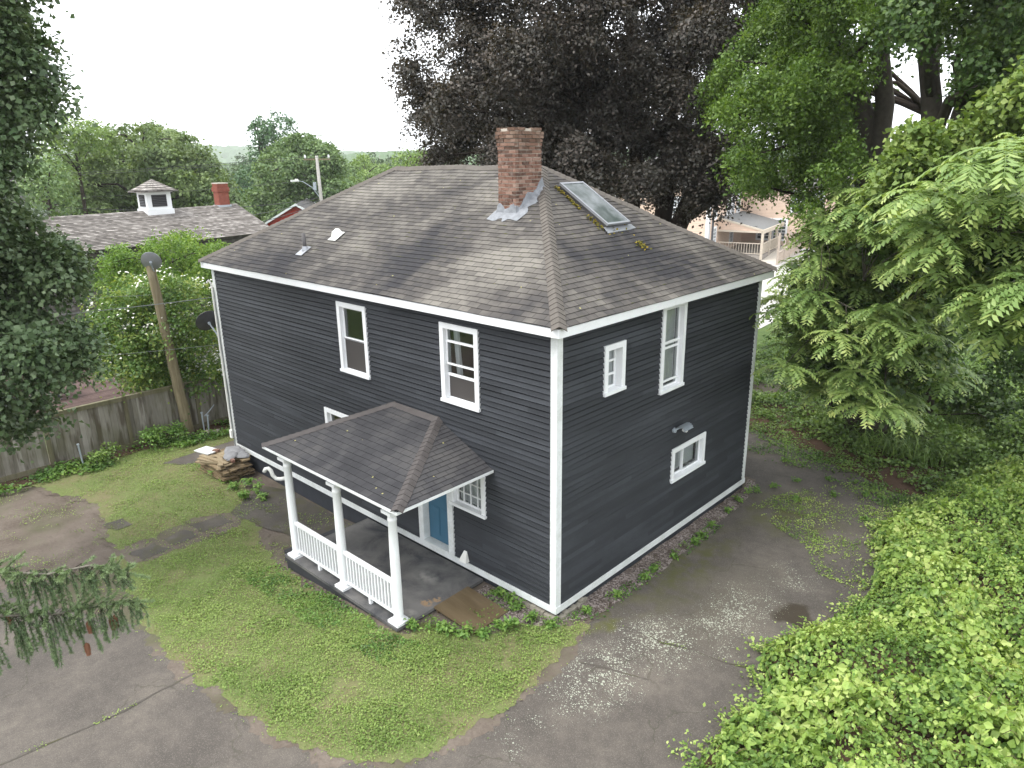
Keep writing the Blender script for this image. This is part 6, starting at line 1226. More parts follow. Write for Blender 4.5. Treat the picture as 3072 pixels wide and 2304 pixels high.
def dish(loc, aim, r, dark, label, arm_to):
    e = empty('satellite_dish', loc, label, 'satellite dish'); loc = Vector(loc); a = Vector(aim).normalized(); u = a.cross(Vector((0, 0, 1))).normalized(); v = u.cross(a)
    b = MB(); rings = []
    for i in range(7):
        rr = r*i/6; dd = .22*r*(rr/r)**2
        rings.append([loc+(u*math.cos(t)*.92+v*math.sin(t))*rr+a*dd for t in [2*math.pi*j/28 for j in range(28)]])
    for i in range(6):
        for j in range(28):
            j2 = (j+1) % 28; b.quad(rings[i][j], rings[i][j2], rings[i+1][j2], rings[i+1][j]); b.quad(rings[i][j]-a*.006, rings[i+1][j]-a*.006, rings[i+1][j2]-a*.006, rings[i][j2]-a*.006)
    for j in range(28): j2 = (j+1) % 28; b.quad(rings[6][j], rings[6][j2], rings[6][j2]-a*.012, rings[6][j]-a*.012)
    b.build('reflector', M[dark], e, True)
    b = MB(); b.tube([loc-a*.01, loc-a*.07], .04, 10); b.tube([loc-a*.06, Vector(arm_to)+Vector((0, 0, .05)), Vector(arm_to)], .022, 8); b.build('bracket', M['galv'], e)
    b = MB(); f = loc+a*r*.95-v*r*.35; b.tube([loc-v*r*.98+a*.1, f], .011, 6); b.obox(f+a*.02, u*.03, v*.03, a*.06); b.build('feed_arm', M['galv'], e)
dish((-15.30, -.36, 5.10), (-.75, .5, .45), .31, 'metal', 'small grey satellite dish bolted to the top of the leaning wooden pole', (-15.42, -.26, 4.72))
dish((-12.40, -.16, 3.66), (-.80, .12, .50), .36, 'darkmetal', 'dark satellite dish on the far corner of the black house', (-12.16, -.06, 3.25))
def cable(name, label, a, c, sagd, r, mat='cable_light', n=14):
    a, c = Vector(a), Vector(c); b = MB(); b.tube([a.lerp(c, k/n)-Vector((0, 0, sagd*4*(k/n)*(1-k/n))) for k in range(n+1)], r, 5)
    return tag(b.build(name, M[mat]), label, 'cable')
cable('overhead_cable', 'thick twisted service cable running from the left edge past the pole to the house corner', (-15.9, -13.0, 4.9), (-12.15, -.08, 4.38), .25, .010)
cable('overhead_cable', 'thin wire reaching the house corner below the satellite dish', (-18, -11, 3.5), (-12.15, -.08, 3.05), .2, .005)
cable('overhead_cable', 'thin wire from the left edge tied to the upper part of the leaning pole', (-17.5, -12, 5.6), (-15.45, -.25, 4.1), .2, .005)
# pile of old boards with slates on top
rg = random.Random(33); gl_ = 'boards stacked against the far house wall'; ll_ = 'weathered flat board in the stack against the house wall'
proto = []
for k in range(4):
    b = MB(); ln, wd_ = ((1.55, .16), (1.35, .22), (1.15, .13), (.75, .18))[k]; b.box((-ln/2, -wd_/2, -.014), (ln/2, wd_/2, .014), r=(.2, .5, .8, .95)[k]); proto.append(b.build('old_board', M['board']))
used = set(); lay = 0; z = -.47
while z < .02:
    for col in range(5):
        k = rg.choice([0, 0, 1, 1, 2]) if z < -.1 else rg.choice([1, 2, 3, 3])
        o = proto[k] if k not in used else proto[k].copy()
        if k in used: SC.collection.objects.link(o)
        used.add(k); sh = max(0, z+.15)
        o.location = (-11.62+rg.uniform(-.10, .10)+sh*.3, -.93+.165*col+rg.uniform(-.02, .02), z+rg.uniform(0, .012)); o.rotation_euler = (rg.uniform(-.04, .04), rg.uniform(-.05, .05), rg.uniform(-.06, .06)+(rg.uniform(-.6, .6) if z > -.12 else 0))
        tag(o, ll_, 'board', gl_)
    z += .034
for k in range(4):
    if k not in used: proto[k].location = (-11.6, -.5, z); tag(proto[k], ll_, 'board', gl_); z += .03
for (x, y, zz, s, a, lb) in ((-11.5, -.35, .10, .26, .2, 'largest pale grey slab stone on top of the board pile'), (-11.3, -.55, .09, .2, -.4, 'rounded grey stone in front on top of the board pile'), (-11.15, -.3, .075, .17, .8, 'small dark grey stone at the right on top of the board pile')):
    bm = bmesh.new(); bmesh.ops.create_icosphere(bm, subdivisions=2, radius=s)
    for v in bm.verts: v.co *= 1+.12*math.sin(v.co.x*21+v.co.y*17); v.co.z *= .28; v.co.x *= 1.3
    me = bpy.data.meshes.new('slab_stone'); bm.to_mesh(me); bm.free(); me.materials.append(M['slate']); o = bpy.data.objects.new('slab_stone', me); SC.collection.objects.link(o); o.location = (x, y, zz); o.rotation_euler = (.15, .1, a); tag(o, lb, 'stone')
b = MB(); b.obox((-12.35, -.75, .02), (.34, .05, .02), (-.03, .2, 0), (0, 0, .012)); tag(b.build('scrap_board', M['white_worn']), 'white scrap of board lying on the left end of the board pile', 'board')
for (x, y, zz, a) in ((-12.05, -.62, .06, .4), (-11.0, -.65, .06, -.3)):
    b = MB(); c_, s_ = math.cos(a), math.sin(a); b.obox((x, y, zz), (c_*.10, s_*.10, .01), (-s_*.05, c_*.05, 0), (0, 0, .033), r=.5)
    tag(b.build('loose_brick', M['brick']), 'loose red brick on the board pile, %s end' % ('left' if x < -11.5 else 'right'), 'brick')
b = MB(); b.tube([(-9.72, -.42, .02), (-9.70, -.38, .10), (-9.62, -.34, .13), (-9.55, -.31, .07), (-9.52, -.29, -.06), (-9.46, -.24, -.15), (-9.36, -.17, -.16), (-9.2, .04, -.13)], .052, 14)
tag(b.build('drain_pipe', M['pvc'], None, True), 'short white plastic S-bend pipe sticking out of the foundation beside the board pile', 'pipe')
# plywood ramp
rp = empty('plywood_ramp', (-1.3, -.88, -.15), 'wet brown plywood sheet ramp from the porch floor to the ground', 'ramp')
b = MB(); O_ = Vector((-1.845, -1.33, -.055)); U_ = Vector((1.06, .02, -.075)); V_ = Vector((-.02, .90, .0)); b.obox(O_+U_/2+V_/2, U_/2, V_/2, Vector((0, 0, .011)), r=.5); b.build('sheet', M['ply'], rp)
b = MB(); b.box((-1.80, -1.30, -.16), (-1.74, -.46, -.075)); b.box((-1.2, -1.30, -.16), (-1.14, -.46, -.118)); b.build('bearer', M['board'], rp)
# neighbour's deck, table, log edging
dk = empty('wooden_deck', (-24, -1, -.6), 'wet red-brown plank deck in the yard behind the fence', 'deck')
b = MB(); rg = random.Random(4)
for k in range(34):
    x0 = -27.0+k*.19; b.box((x0, -7.0, -.52), (x0+.182, 1.9-(.10 if k > 26 else 0)*(k-26)*2, -.40), r=rg.random())
b.build('planks', M['deck'], dk)
tb = empty('patio_table', (-22.6, -1.7, -.4), 'round beige patio table on the deck behind the fence', 'table')
b = MB(); b.lathe((-22.6, -1.7, .28), [(.52, 0), (.54, .015), (.52, .03), (.0, .034)], 26); b.build('table_top', simple('beige_table', (.36, .27, .19), .5), tb)
b = MB(); b.tube([(-22.6, -1.7, -.4), (-22.6, -1.7, .28)], .035, 8)
for k in range(3): a = k*2.09; b.tube([(-22.6, -1.7, -.1), (-22.6+.35*math.cos(a), -1.7+.35*math.sin(a), -.39)], .02, 6)
b.build('table_leg', M['darkmetal'], tb)
b = MB(); b.tube([(-28.2, 2.6, -.85), (-27, 4.5, -.83), (-26, 7.5, -.82)], .16, 8); tag(b.build('log_edging', M['polewood']), 'low timber edging behind the pale gravel path beyond the fence', 'edging')

# ================================================================ SPRUCE near the camera
sp = empty('spruce_tree', (1.2, -9.4, -.15), 'spruce whose two drooping green boughs with hanging cones reach in at the lower left', 'tree')
b = MB(); b.tube([(1.2, -9.4, -.3), (1.2, -9.4, 5), (1.25, -9.4, 11)], [.24, .17, .05], 12); b.build('trunk', M['bark'], sp, True)
B1 = [(1.25, -9.35, 5.62), (1.75, -8.55, 5.52), (2.03, -8.02, 5.44), (2.07, -7.79, 5.33), (2.12, -7.55, 5.31), (2.18, -7.33, 5.17)]
B2 = [(1.25, -9.38, 5.30), (1.75, -8.6, 5.22), (2.03, -8.08, 5.15), (2.07, -7.77, 5.02), (2.13, -7.50, 4.98), (2.18, -7.31, 4.93)]
B3 = [(1.2, -9.4, 6.4), (.6, -8.8, 6.2), (.1, -8.2, 5.9)]; B4 = [(1.2, -9.4, 4.4), (.5, -9.0, 4.2), (-.1, -8.6, 3.9)]
Pn, Nn, Tn, Rn = [], [], [], []
rs = np.random.default_rng(17)
def needles(a, c, nper, ln=.019, rn=.5):
    """needles all round a twig from a to c"""
    a, c = np.array(a), np.array(c); d = c-a; L_ = np.linalg.norm(d); d = d/(L_+1e-9); k = max(6, int(nper*L_)); t = rs.random(k)[:, None]
    r = rs.normal(size=(k, 3)); r -= (r@d)[:, None]*d; r /= np.linalg.norm(r, axis=1)[:, None]
    dr = r*.85+d*.55; dr /= np.linalg.norm(dr, axis=1)[:, None]
    Pn.append(a+(c-a)*t); Tn.append(dr*ln*rs.uniform(.75, 1.2, (k, 1))); Rn.append(np.clip(rn+rs.normal(0, .16, k), 0, 1))
tw = MB(); rg = random.Random(6); cones = []
for bi, BB in enumerate((B1, B2, B3, B4)):
    P = [Vector(p) for p in BB]; b = MB(); b.tube(P, [.016-.0022*k for k in range(len(P))], 7, cap=True)
    b.build('bough', M['lichenbark'], sp, True)
    for i in range(len(P)-1):
        seg = P[i+1]-P[i]; n = int(seg.length/(.0065 if bi < 2 else .05))
        for k in range(n):
            p = P[i].lerp(P[i+1], (k+rg.random())/n); f = (i+k/n)/(len(P)-1)
            out = Vector((.73, .68, 0)); side = Vector((.68, -.73, 0))
            if rg.random() < .62:       # hanging branchlet
                l = rg.uniform(.10, .36)*(1-.55*max(0, f-.5)*2) if bi != 1 else rg.uniform(.10, .42)*(1-.5*max(0, f-.5)*2)
                a0 = p+side*rg.uniform(-.09, .09)+Vector((0, 0, -.01)); a1 = a0+side*rg.uniform(-.05, .05)+out*rg.uniform(-.02, .05)+Vector((0, 0, -l*.5)); a2 = a1+side*rg.uniform(-.02, .02)+out*rg.uniform(-.02, .03)+Vector((0, 0, -l*.5))
                tw.tube([p, a0, a1, a2], [.003, .0022, .0018, .001], 4, cap=False)
                tone = rg.uniform(.15, .5); needles(a0, a1, 620, .0165, tone); needles(a1, a2, 900, .0185, tone+.2)
                if bi < 2 and rg.random() < .014: cones.append(a2)
            else:                       # short upright spray
                l = rg.uniform(.05, .13); a1 = p+side*rg.uniform(-.11, .11)+out*rg.uniform(.0, .06)+Vector((0, 0, rg.uniform(-.01, .05)))
                a2 = a1+(a1-p).normalized()*l*.6+Vector((0, 0, -.01)); tw.tube([p, a1, a2], [.003, .002, .001], 4, cap=False)
                needles(p, a1, 900, .018, .6); needles(a1, a2, 1150, .02, .8)
    if bi < 2: needles(P[-2], P[-1]+(P[-1]-P[-2])*.5, 1500, .021, .8)
P_ = np.concatenate(Pn); T_ = np.concatenate(Tn); r_ = np.concatenate(Rn)
s_ = np.cross(T_, rs.normal(size=T_.shape)); s_ /= np.linalg.norm(s_, axis=1)[:, None]+1e-9; s_ *= .0021
mk_quads('needles', np.stack([P_-s_, P_+s_, P_+T_+s_*.4, P_+T_-s_*.4], 1), M['needle'], sp, r_)
tw.build('twigs', M['bark'], sp)
for c in [Vector((2.10, -7.62, 4.90)), Vector((2.14, -7.49, 4.88)), Vector((2.15, -7.47, 4.89)), Vector((2.10, -7.66, 4.74))]+cones[:3]:
    b = MB(); prof = [(.004, 0), (.013, -.012), (.0165, -.035), (.0155, -.06), (.010, -.088), (.003, -.102)]
    b.lathe(c, prof, 14)
    for rr_ in range(9):
        for j in range(9):
            a = 6.283*(j+.5*(rr_ % 2))/9; z = -.012-rr_*.0095; q = .0155 if rr_ < 6 else .012
            o1 = c+Vector((math.cos(a)*q, math.sin(a)*q, z)); u = Vector((-math.sin(a), math.cos(a), 0))*.0055
            b.quad(o1-u, o1+u, o1+u*.6+Vector((math.cos(a)*.004, math.sin(a)*.004, -.011)), o1-u*.6+Vector((math.cos(a)*.004, math.sin(a)*.004, -.011)))
    b.build('cone', M['cone'], sp)

# ================================================================ BACKGROUND BUILDINGS
def cedar_mat(name, a, c, d, n=3.6, tabw=.9):
    m, t = nmat(name); g = NT(t); u = g.sep(g.uv()); row = g.math('FLOOR', u[1]); fv = g.math('FRACT', u[1])
    uu = g.math('ADD', g.math('DIVIDE', u[0], .16), g.math('MULTIPLY', row, .37)); wn = g.n('TexWhiteNoise', noise_dimensions='2D'); g.l(g.comb(row, g.math('FLOOR', uu)), wn.inputs[0])
    wn2 = g.n('TexWhiteNoise', noise_dimensions='2D'); g.l(g.comb(row, g.math('FLOOR', g.math('MULTIPLY', uu, .27))), wn2.inputs[0])
    f = g.math('ADD', g.math('MULTIPLY', wn.outputs[0], .35), g.math('ADD', g.math('MULTIPLY', wn2.outputs[0], .3), g.math('MULTIPLY', g.noise(g.pos(), .6, 4), .55)))
    col = g.ramp(f, [(.3, a), (.6, c), (.92, d)]); col = g.mix(g.math('MULTIPLY', g.math('LESS_THAN', fv, .16), .6), col, (.03, .028, .026))
    g.out(col, .9, .15); return m
M['cedar'] = cedar_mat('weathered_shake', (.10, .088, .08), (.21, .19, .172), (.42, .39, .36))
M['cedarwall'] = cedar_mat('weathered_wall_shingle', (.06, .055, .048), (.10, .092, .082), (.16, .15, .135))
barn = empty('barn', (-33, 0, -1.3), 'long grey shake-roofed barn with a white louvred cupola and brick chimney', 'barn')
BXR, BXE, BZR, BZE, BY0, BY1 = -33.15, -28.95, 5.62, 4.30, -14., 11.4
def plane_rows(b, p0, p1, q1, q0, rows, seg=1.):
    p0, p1, q0, q1 = map(Vector, (p0, p1, q0, q1)); n = max(1, int((p1-p0).length/seg)); Ln = (p1-p0).length
    for i in range(rows):
        for k in range(n):
            a = p0.lerp(q0, i/rows).lerp(p1.lerp(q1, i/rows), k/n); a2 = p0.lerp(q0, i/rows).lerp(p1.lerp(q1, i/rows), (k+1)/n)
            c = p0.lerp(q0, (i+1)/rows).lerp(p1.lerp(q1, (i+1)/rows), (k+1)/n); c2 = p0.lerp(q0, (i+1)/rows).lerp(p1.lerp(q1, (i+1)/rows), k/n)
            sg = lambda p: p+Vector((0, 0, -.13*math.sin(max(0, min(1, (p.y+6)/17))*math.pi)))
            lift = Vector((0, 0, .03)); a, a2, c, c2 = sg(a)+lift, sg(a2)+lift, sg(c), sg(c2); b.quad(a, a2, c, c2, uv=[(Ln*k/n, i+.02), (Ln*(k+1)/n, i+.02), (Ln*(k+1)/n, i+.99), (Ln*k/n, i+.99)])
            b.quad(a-lift, a2-lift, a2, a, uv=[(0, i+.05)]*4)
b = MB(); plane_rows(b, (BXE, BY0, BZE), (BXE, BY1, BZE), (BXR, BY1, BZR), (BXR, BY0, BZR), 26); plane_rows(b, (2*BXR-BXE, BY1, BZE), (2*BXR-BXE, BY0, BZE), (BXR, BY0, BZR), (BXR, BY1, BZR), 12)
b.build('roof', M['cedar'], barn)
b = MB(); b.box((BXR-.12, BY0, BZR-.16), (BXR+.12, -5, BZR+.05)); b.build('ridge_board', M['greywood'], barn)
b = MB(); x = BXE-.35
plane_rows(b, (x, BY0+.2, -1.4), (x, BY1-.2, -1.4), (x, BY1-.2, BZE+.0), (x, BY0+.2, BZE+.0), 30)
plane_rows(b, (x, BY1-.2, -1.4), (2*BXR-x, BY1-.2, -1.4), (2*BXR-x, BY1-.2, BZE-.02), (x, BY1-.2, BZE-.02), 30)
b.poly([(x, BY1-.21, BZE-.02), (2*BXR-x, BY1-.21, BZE-.02), (BXR, BY1-.21, BZR-.2)])
b.build('wall', M['cedarwall'], barn)
b = MB(); cy = 6.95; hx_ = .62
b.box((BXR-hx_-.06, cy-hx_-.06, BZR-.75), (BXR+hx_+.06, cy+hx_+.06, BZR-.02)); b.box((BXR-hx_, cy-hx_, BZR-.02), (BXR+hx_, cy+hx_, BZR+.82))
b.box((BXR-hx_-.08, cy-hx_-.08, BZR+.82), (BXR+hx_+.08, cy+hx_+.08, BZR+.93)); cup = b.build('cupola', M['white'], barn)
b = MB(); r_ = hx_+.32; z0_ = BZR+.93; ap = (BXR, cy, z0_+.62); cs = [(BXR+r_, cy-r_, z0_), (BXR+r_, cy+r_, z0_), (BXR-r_, cy+r_, z0_), (BXR-r_, cy-r_, z0_)]
for k in range(4): plane_rows(b, cs[k], cs[(k+1) % 4], ap, ap, 6, .5)
b.poly(cs[::-1]); b.build('cupola_roof', M['cedar'], cup)
b = MB()
for k in range(7):
    z = BZR+.14+k*.085; b.obox((BXR+hx_+.01, cy, z), (.025, 0, -.03), (0, .37, 0), (.003, 0, .006)); b.obox((BXR, cy-hx_-.01, z), (0, -.025, -.03), (.37, 0, 0), (0, .003, .006))
b.build('louvres', M['darkmetal'], cup)
b = MB(); b.box((BXR-.38, cy-hx_-.004, BZR+.10), (BXR+.38, cy-hx_+.01, BZR+.70)); b.box((BXR+hx_-.01, cy-.38, BZR+.10), (BXR+hx_+.004, cy+.38, BZR+.70)); b.build('louvre_backing', M['dark'], cup)
b = MB(); cyc = 10.6
bc = simple('barn_chimney_brick', (.20, .065, .045), .9, .2, .35, 7, bump=.4, bscale=20)
b.box((BXR-.3, cyc-.3, BZR-.5), (BXR+.3, cyc+.3, BZR+.95)); b.box((BXR-.35, cyc-.35, BZR+.70), (BXR+.35, cyc+.35, BZR+.93)); b.box((BXR-.31, cyc-.31, BZR+.951), (BXR+.31, cyc+.31, BZR+1.12)); bch = b.build('chimney', bc, barn)
b = MB(); b.box((BXR-.36, cyc-.36, BZR-.5), (BXR+.36, cyc+.36, BZR-.02)); b.build('chimney_flashing', M['galv'], bch)
b = MB(); b.box((BXR-.33, cyc-.33, BZR+1.1205), (BXR+.33, cyc+.33, BZR+1.17)); b.build('chimney_cap', M['mortar'], bch)
# simple but complete houses
def lap_mat(name, c, e=.11):
    m, t = nmat(name); g = NT(t); s = g.sep(g.pos()); f = g.math('FRACT', g.math('DIVIDE', s[2], e))
    n = g.noise(g.pos(), 1.2, 4); col = g.mix(n, tuple(x*.85 for x in c), tuple(min(1, x*1.12) for x in c)); col = g.mix(g.math('MULTIPLY', g.math('LESS_THAN', f, .16), .5), col, tuple(x*.35 for x in c))
    g.out(col, .7, .25); return m
def gable_house(name, label, c, half, ang, zb, ze, zr, wallm, roofm, wins=(), over=.35, chim_=None):
    """c centre, half=(hx,hy); ridge along local y"""
    e = empty(name, (c[0], c[1], zb), label, 'house'); ca, sa = math.cos(ang), math.sin(ang)
    T = lambda u, v, z: (c[0]+u*ca-v*sa, c[1]+u*sa+v*ca, z); hx, hy = half
    b = MB(); b.box((-hx, -hy, zb), (hx, hy, ze), T)
    for s in (-1, 1): b.poly([T(-hx, s*hy, ze), T(hx, s*hy, ze), T(0, s*hy, zr-.1)])
    b.build('wall', wallm, e)
    b = MB(); k = (zr-ze)/hx
    for s in (-1, 1):
        b.quad(T(s*(hx+over), -hy-over, ze-over*k), T(s*(hx+over), hy+over, ze-over*k), T(0, hy+over, zr), T(0, -hy-over, zr), uv=[(0, 0), (2*hy, 0), (2*hy, 20), (0, 20)])
        b.quad(T(s*(hx+over), -hy-over, ze-over*k-.1), T(s*(hx+over), hy+over, ze-over*k-.1), T(0, hy+over, zr-.12), T(0, -hy-over, zr-.12))
        b.quad(T(s*(hx+over), -hy-over, ze-over*k-.1), T(s*(hx+over), -hy-over, ze-over*k), T(s*(hx+over), hy+over, ze-over*k), T(s*(hx+over), hy+over, ze-over*k-.1))
    b.build('roof', roofm, e)
    b = MB()
    for s in (-1, 1):
        for t_ in (-1, 1):
            b.obox(Vector(T(t_*(hx+over)/2, s*(hy+over+.03), (ze-over*k+zr)/2-.06)), Vector(T(t_*(hx+over)/2, 0, (zr-(ze-over*k))/-2))-Vector(T(0, 0, 0)), Vector(T(0, .03, 0))-Vector(T(0, 0, 0)), Vector((0, 0, .09)))
        b.box((s*hx-.08, -hy-.03, zb), (s*hx+.03 if s > 0 else s*hx+.08, -hy-.002, ze), T)
    b.build('rake_trim', M['white'], e)
    for (side, u, z, w, h) in wins:
        W_ = {'x+': lambda a, d, zz: T(hx+d, a, zz), 'y-': lambda a, d, zz: T(a, -hy-d, zz), 'y+': lambda a, d, zz: T(a, hy+d, zz), 'x-': lambda a, d, zz: T(-hx-d, a, zz)}[side]
        b = MB(); f = .13
        b.box((u-w/2-f, .0, z-f), (u-w/2, .06, z+h+f), W_); b.box((u+w/2, .0, z-f), (u+w/2+f, .06, z+h+f), W_); b.box((u-w/2, .0, z+h), (u+w/2, .058, z+h+f-.002), W_); b.box((u-w/2, .0, z-f+.001), (u+w/2, .08, z), W_)
        for k_ in range(1, 3): b.box((u-w/2+w*k_/3-.02, .021, z), (u-w/2+w*k_/3+.02, .045, z+h), W_)
        for k_ in range(1, 4): b.box((u-w/2, .022, z+h*k_/4-(.035 if k_ == 2 else .02)), (u+w/2, .046, z+h*k_/4+(.035 if k_ == 2 else .02)), W_)
        wn_ = b.build('window', M['white'], e)
        b = MB(); b.box((u-w/2, .003, z), (u+w/2, .02, z+h), W_); b.build('pane', M['panes_dark'], wn_)
    return e, T
greyroof = shingle_mat('far_shingle', (.07, .068, .07), (.11, .105, .10), (.16, .15, .14), .4, .3)
M['red'] = lap_mat('red_clapboard', (.33, .035, .02), .3)
redh, T_ = gable_house('red_shed', 'red gabled building peeping over the near roof edge', (-51.9, 26.9), (3.2, 4.0), R(52), -1.3, 2.6, 4.45, M['red'], greyroof)
M['whitewall'] = lap_mat('white_clapboard', (.66, .67, .68), .14)
gable_house('white_house', 'white clapboard house half hidden by the maple at the left edge', (-56.5, 1.3), (4.2, 5.0), R(20), -1.3, 5.6, 8.4, M['whitewall'], greyroof,
            [('x+', y_, z_, 1.0, 1.5) for y_ in (-3.3, -.2, 3.3) for z_ in (.6, 3.6)])
M['cream'] = simple('cream_rail', (.50, .44, .36), .7)
# tan two-wing house with a porch and ramp across the parking lot
M['pink'] = lap_mat('pink_tan_clapboard', (.62, .47, .37), .13)
pk = empty('tan_house', (-20, 58, -.6), 'large pinkish tan clapboard house with white-trimmed windows beyond the trees at right', 'house')
ang = R(12); ca, sa = math.cos(ang), math.sin(ang); OX, OY = -18.7, 53.0
T = lambda u, v, z: (OX+u*ca-v*sa, OY+u*sa+v*ca, z)
zb, ze = -.6, 5.05
b = MB()
b.box((-15.5, -6.6, zb), (-4.6, 8.8, ze+.35), T)                 # left wing, nearer
b.box((-4.6005, 4.2, zb), (9.0, 12.0, ze), T)                      # main block
b.build('wall', M['pink'], pk)
b = MB()
def hip(b, x0, y0, x1, y1, z, h, o=.45):
    x0 -= o; y0 -= o; x1 += o; y1 += o; m = min(x1-x0, y1-y0)/2
    if x1-x0 > y1-y0: r0, r1 = (x0+m, (y0+y1)/2), (x1-m, (y0+y1)/2)
    else: r0, r1 = ((x0+x1)/2, y0+m), ((x0+x1)/2, y1-m)
    a, c, d, e = T(x0, y0, z), T(x1, y0, z), T(x1, y1, z), T(x0, y1, z); p, q = T(*r0, z+h), T(*r1, z+h)
    if x1-x0 > y1-y0: F_ = ((a, c, q, p), (c, d, q), (d, e, p, q), (e, a, p))
    else: F_ = ((a, c, p), (c, d, q, p), (d, e, q), (e, a, p, q))
    for f in F_: b.poly(f)
    b.box((x0, y0, z-.22), (x1, y1, z-.002), T)
hip(b, -15.5, -6.6, -4.6, 8.8, ze+.58, 2.6); hip(b, -4.1, 4.2, 9.0, 12.0, ze+.22, 2.4)
b.build('roof', simple('far_grey_roof', (.13, .125, .12), .9), pk)
b = MB()
b.box((-4.85, -6.66, zb), (-4.54, -6.601, ze+.34), T); b.box((-4.599, -6.66, zb), (-4.54, -6.35, ze+.34), T)
b.box((8.75, 4.14, zb), (9.06, 4.199, ze-.01), T); b.box((6.0, 4.13, zb), (6.25, 4.199, ze-.01), T); b.box((5.0, 4.12, 2.25), (9.0, 4.199, 2.5), T)
b.box((-4.599, 4.1, zb), (9.0, 4.199, zb+.35), T); b.build('corner_trim', M['white'], pk)
b = MB(); b.tube([T(-4.3, -6.5, zb), T(-4.3, -6.5, ze+.3)], .09, 8); b.build('downspout', M['darkmetal'], pk)
def farwin(W_, u, z, w, h):
    b = MB(); f = .16
    b.box((u-w/2-f, .0, z-f), (u-w/2, .07, z+h+f), W_); b.box((u+w/2, .0, z-f), (u+w/2+f, .07, z+h+f), W_); b.box((u-w/2, .0, z+h), (u+w/2, .068, z+h+f-.002), W_); b.box((u-w/2, .0, z-f+.001), (u+w/2, .09, z), W_)
    for k_ in range(1, 3): b.box((u-w/2+w*k_/3-.022, .021, z), (u-w/2+w*k_/3+.022, .045, z+h), W_)
    for k_ in range(1, 6): b.box((u-w/2, .022, z+h*k_/6-(.04 if k_ == 3 else .02)), (u+w/2, .046, z+h*k_/6+(.04 if k_ == 3 else .02)), W_)
    wn_ = b.build('window', M['white'], pk); b = MB(); b.box((u-w/2, .003, z), (u+w/2, .02, z+h), W_); b.build('pane', M['panes_dark'], wn_)
Wf = lambda a, d, z: T(a, -6.6-d, z); Ws = lambda a, d, z: T(-4.6+d, a, z); Wm = lambda a, d, z: T(a, 4.2-d, z)
for (u, z) in ((-13.2, .75), (-11.3, .75), (-8.6, .75), (-13.2, 3.1), (-11.3, 3.1), (-8.4, 3.1), (-7.2, 3.1)): farwin(Wf, u, z, .85, 1.5)
for (u, z) in ((-5.2, 3.0), (-1.0, 3.0), (.2, 3.0), (2.2, 3.0), (-5.0, .4), (.5, .5)): farwin(Ws, u, z, .85, 1.7)
for (u, z) in ((.2, 3.0), (1.7, 3.0), (3.9, .55), (7.3, .55), (7.3, 3.0), (-2.6, .5), (-1.2, .5)): farwin(Wm, u, z, 1.0, 1.7)
b = MB()      # porch roof in the inner corner
b.poly([T(-4.59, -3.9, 2.95), T(-.9, -3.9, 2.05), T(-.9, .9, 2.05), T(-.9, 4.19, 2.05), T(-4.59, 4.19, 2.95)]); b.poly([T(-4.59, -3.9, 2.85), T(-.9, -3.9, 1.95), T(-.9, 4.19, 1.95), T(-4.59, 4.19, 2.85)])
pr2 = b.build('porch_roof', simple('far_porch_roof', (.15, .15, .145), .9), pk)
b = MB(); b.box((-.98, -3.95, 1.72), (-.8, 4.15, 2.04), T); b.box((-4.59, -3.98, 1.78), (-.981, -3.82, 1.92), T); b.obox(Vector(T(-2.75, -3.97, 2.44)), Vector(T(1.85, 0, -.45))-Vector(T(0, 0, 0)), Vector(T(0, .03, 0))-Vector(T(0, 0, 0)), Vector((0, 0, .07))); b.build('porch_beam', M['cream'], pk)
b = MB(); b.poly([T(-4.58, -3.94, 1.92), T(-.95, -3.94, 1.92), T(-.95, -3.94, 1.98), T(-4.58, -3.94, 2.88)]); b.build('porch_gable', M['pink'], pr2)
b = MB(); b.box((-4.59, -3.9, zb), (-.85, 4.19, -.05), T); b.build('porch_floor', simple('far_porch_floor', (.30, .27, .24), .8), pk)
for (u, v) in ((-.9, -3.85), (-.9, -1.2), (-.9, 1.6)):
    b = MB(); b.box((u-.09, v-.09, zb), (u+.09, v+.09, 1.72), T); b.build('porch_post', M['cream'], pk)
def rail2(a, c, za, zc, n, mat):
    a, c = Vector(T(*a, 0)), Vector(T(*c, 0)); b = MB()
    up = Vector((0, 0, 1)); b.bar(a+up*(za+.95), c+up*(zc+.95), .07, .07); b.bar(a+up*(za+.12), c+up*(zc+.12), .06, .06)
    for k in range(n+1):
        p = a.lerp(c, k/n); zz = za+(zc-za)*k/n; b.bar(p+up*(zz+.1), p+up*(zz+.95), .035, .035)
    b.build('railing', mat, pk)
rail2((-4.5, -3.85), (-1.0, -3.85), -.05, -.05, 16, M['cream']); rail2((-.88, -3.75), (-.88, 3.6), -.05, -.05, 34, M['cream'])
M['ramprail'] = simple('tan_ramp_rail', (.36, .30, .25), .8)
rail2((.75, -5.6), (.9, 3.7), -.55, -.1, 60, M['ramprail'])
for v in (-5.6, -3.3, -1., 1.3, 3.7):
    b = MB(); b.box((.70, v-.07, zb), (.86, v+.07, 1.72 if v > -5 else 2.0), T); b.build('ramp_post', M['ramprail'], pk)
b = MB(); b.poly([T(-.8, -5.6, -.5), T(.8, -5.6, -.5), T(.8, 3.7, -.05), T(-.8, 3.7, -.05)]); b.quad(T(.8, -5.6, -.6), T(.8, 3.7, -.6), T(.8, 3.7, -.05), T(.8, -5.6, -.5)); b.build('ramp', M['mortar'], pk)
# grey-roofed white building farther right
gable_house('white_house', 'white building with a blue-grey roof glimpsed between the trunks at right', (-17.5, 74), (7, 6), R(100), -.6, 6.3, 9.0, M['whitewall'], simple('blue_grey_roof', (.16, .175, .20), .8), [('x-', 0, 3.6, 1.2, 1.6)])

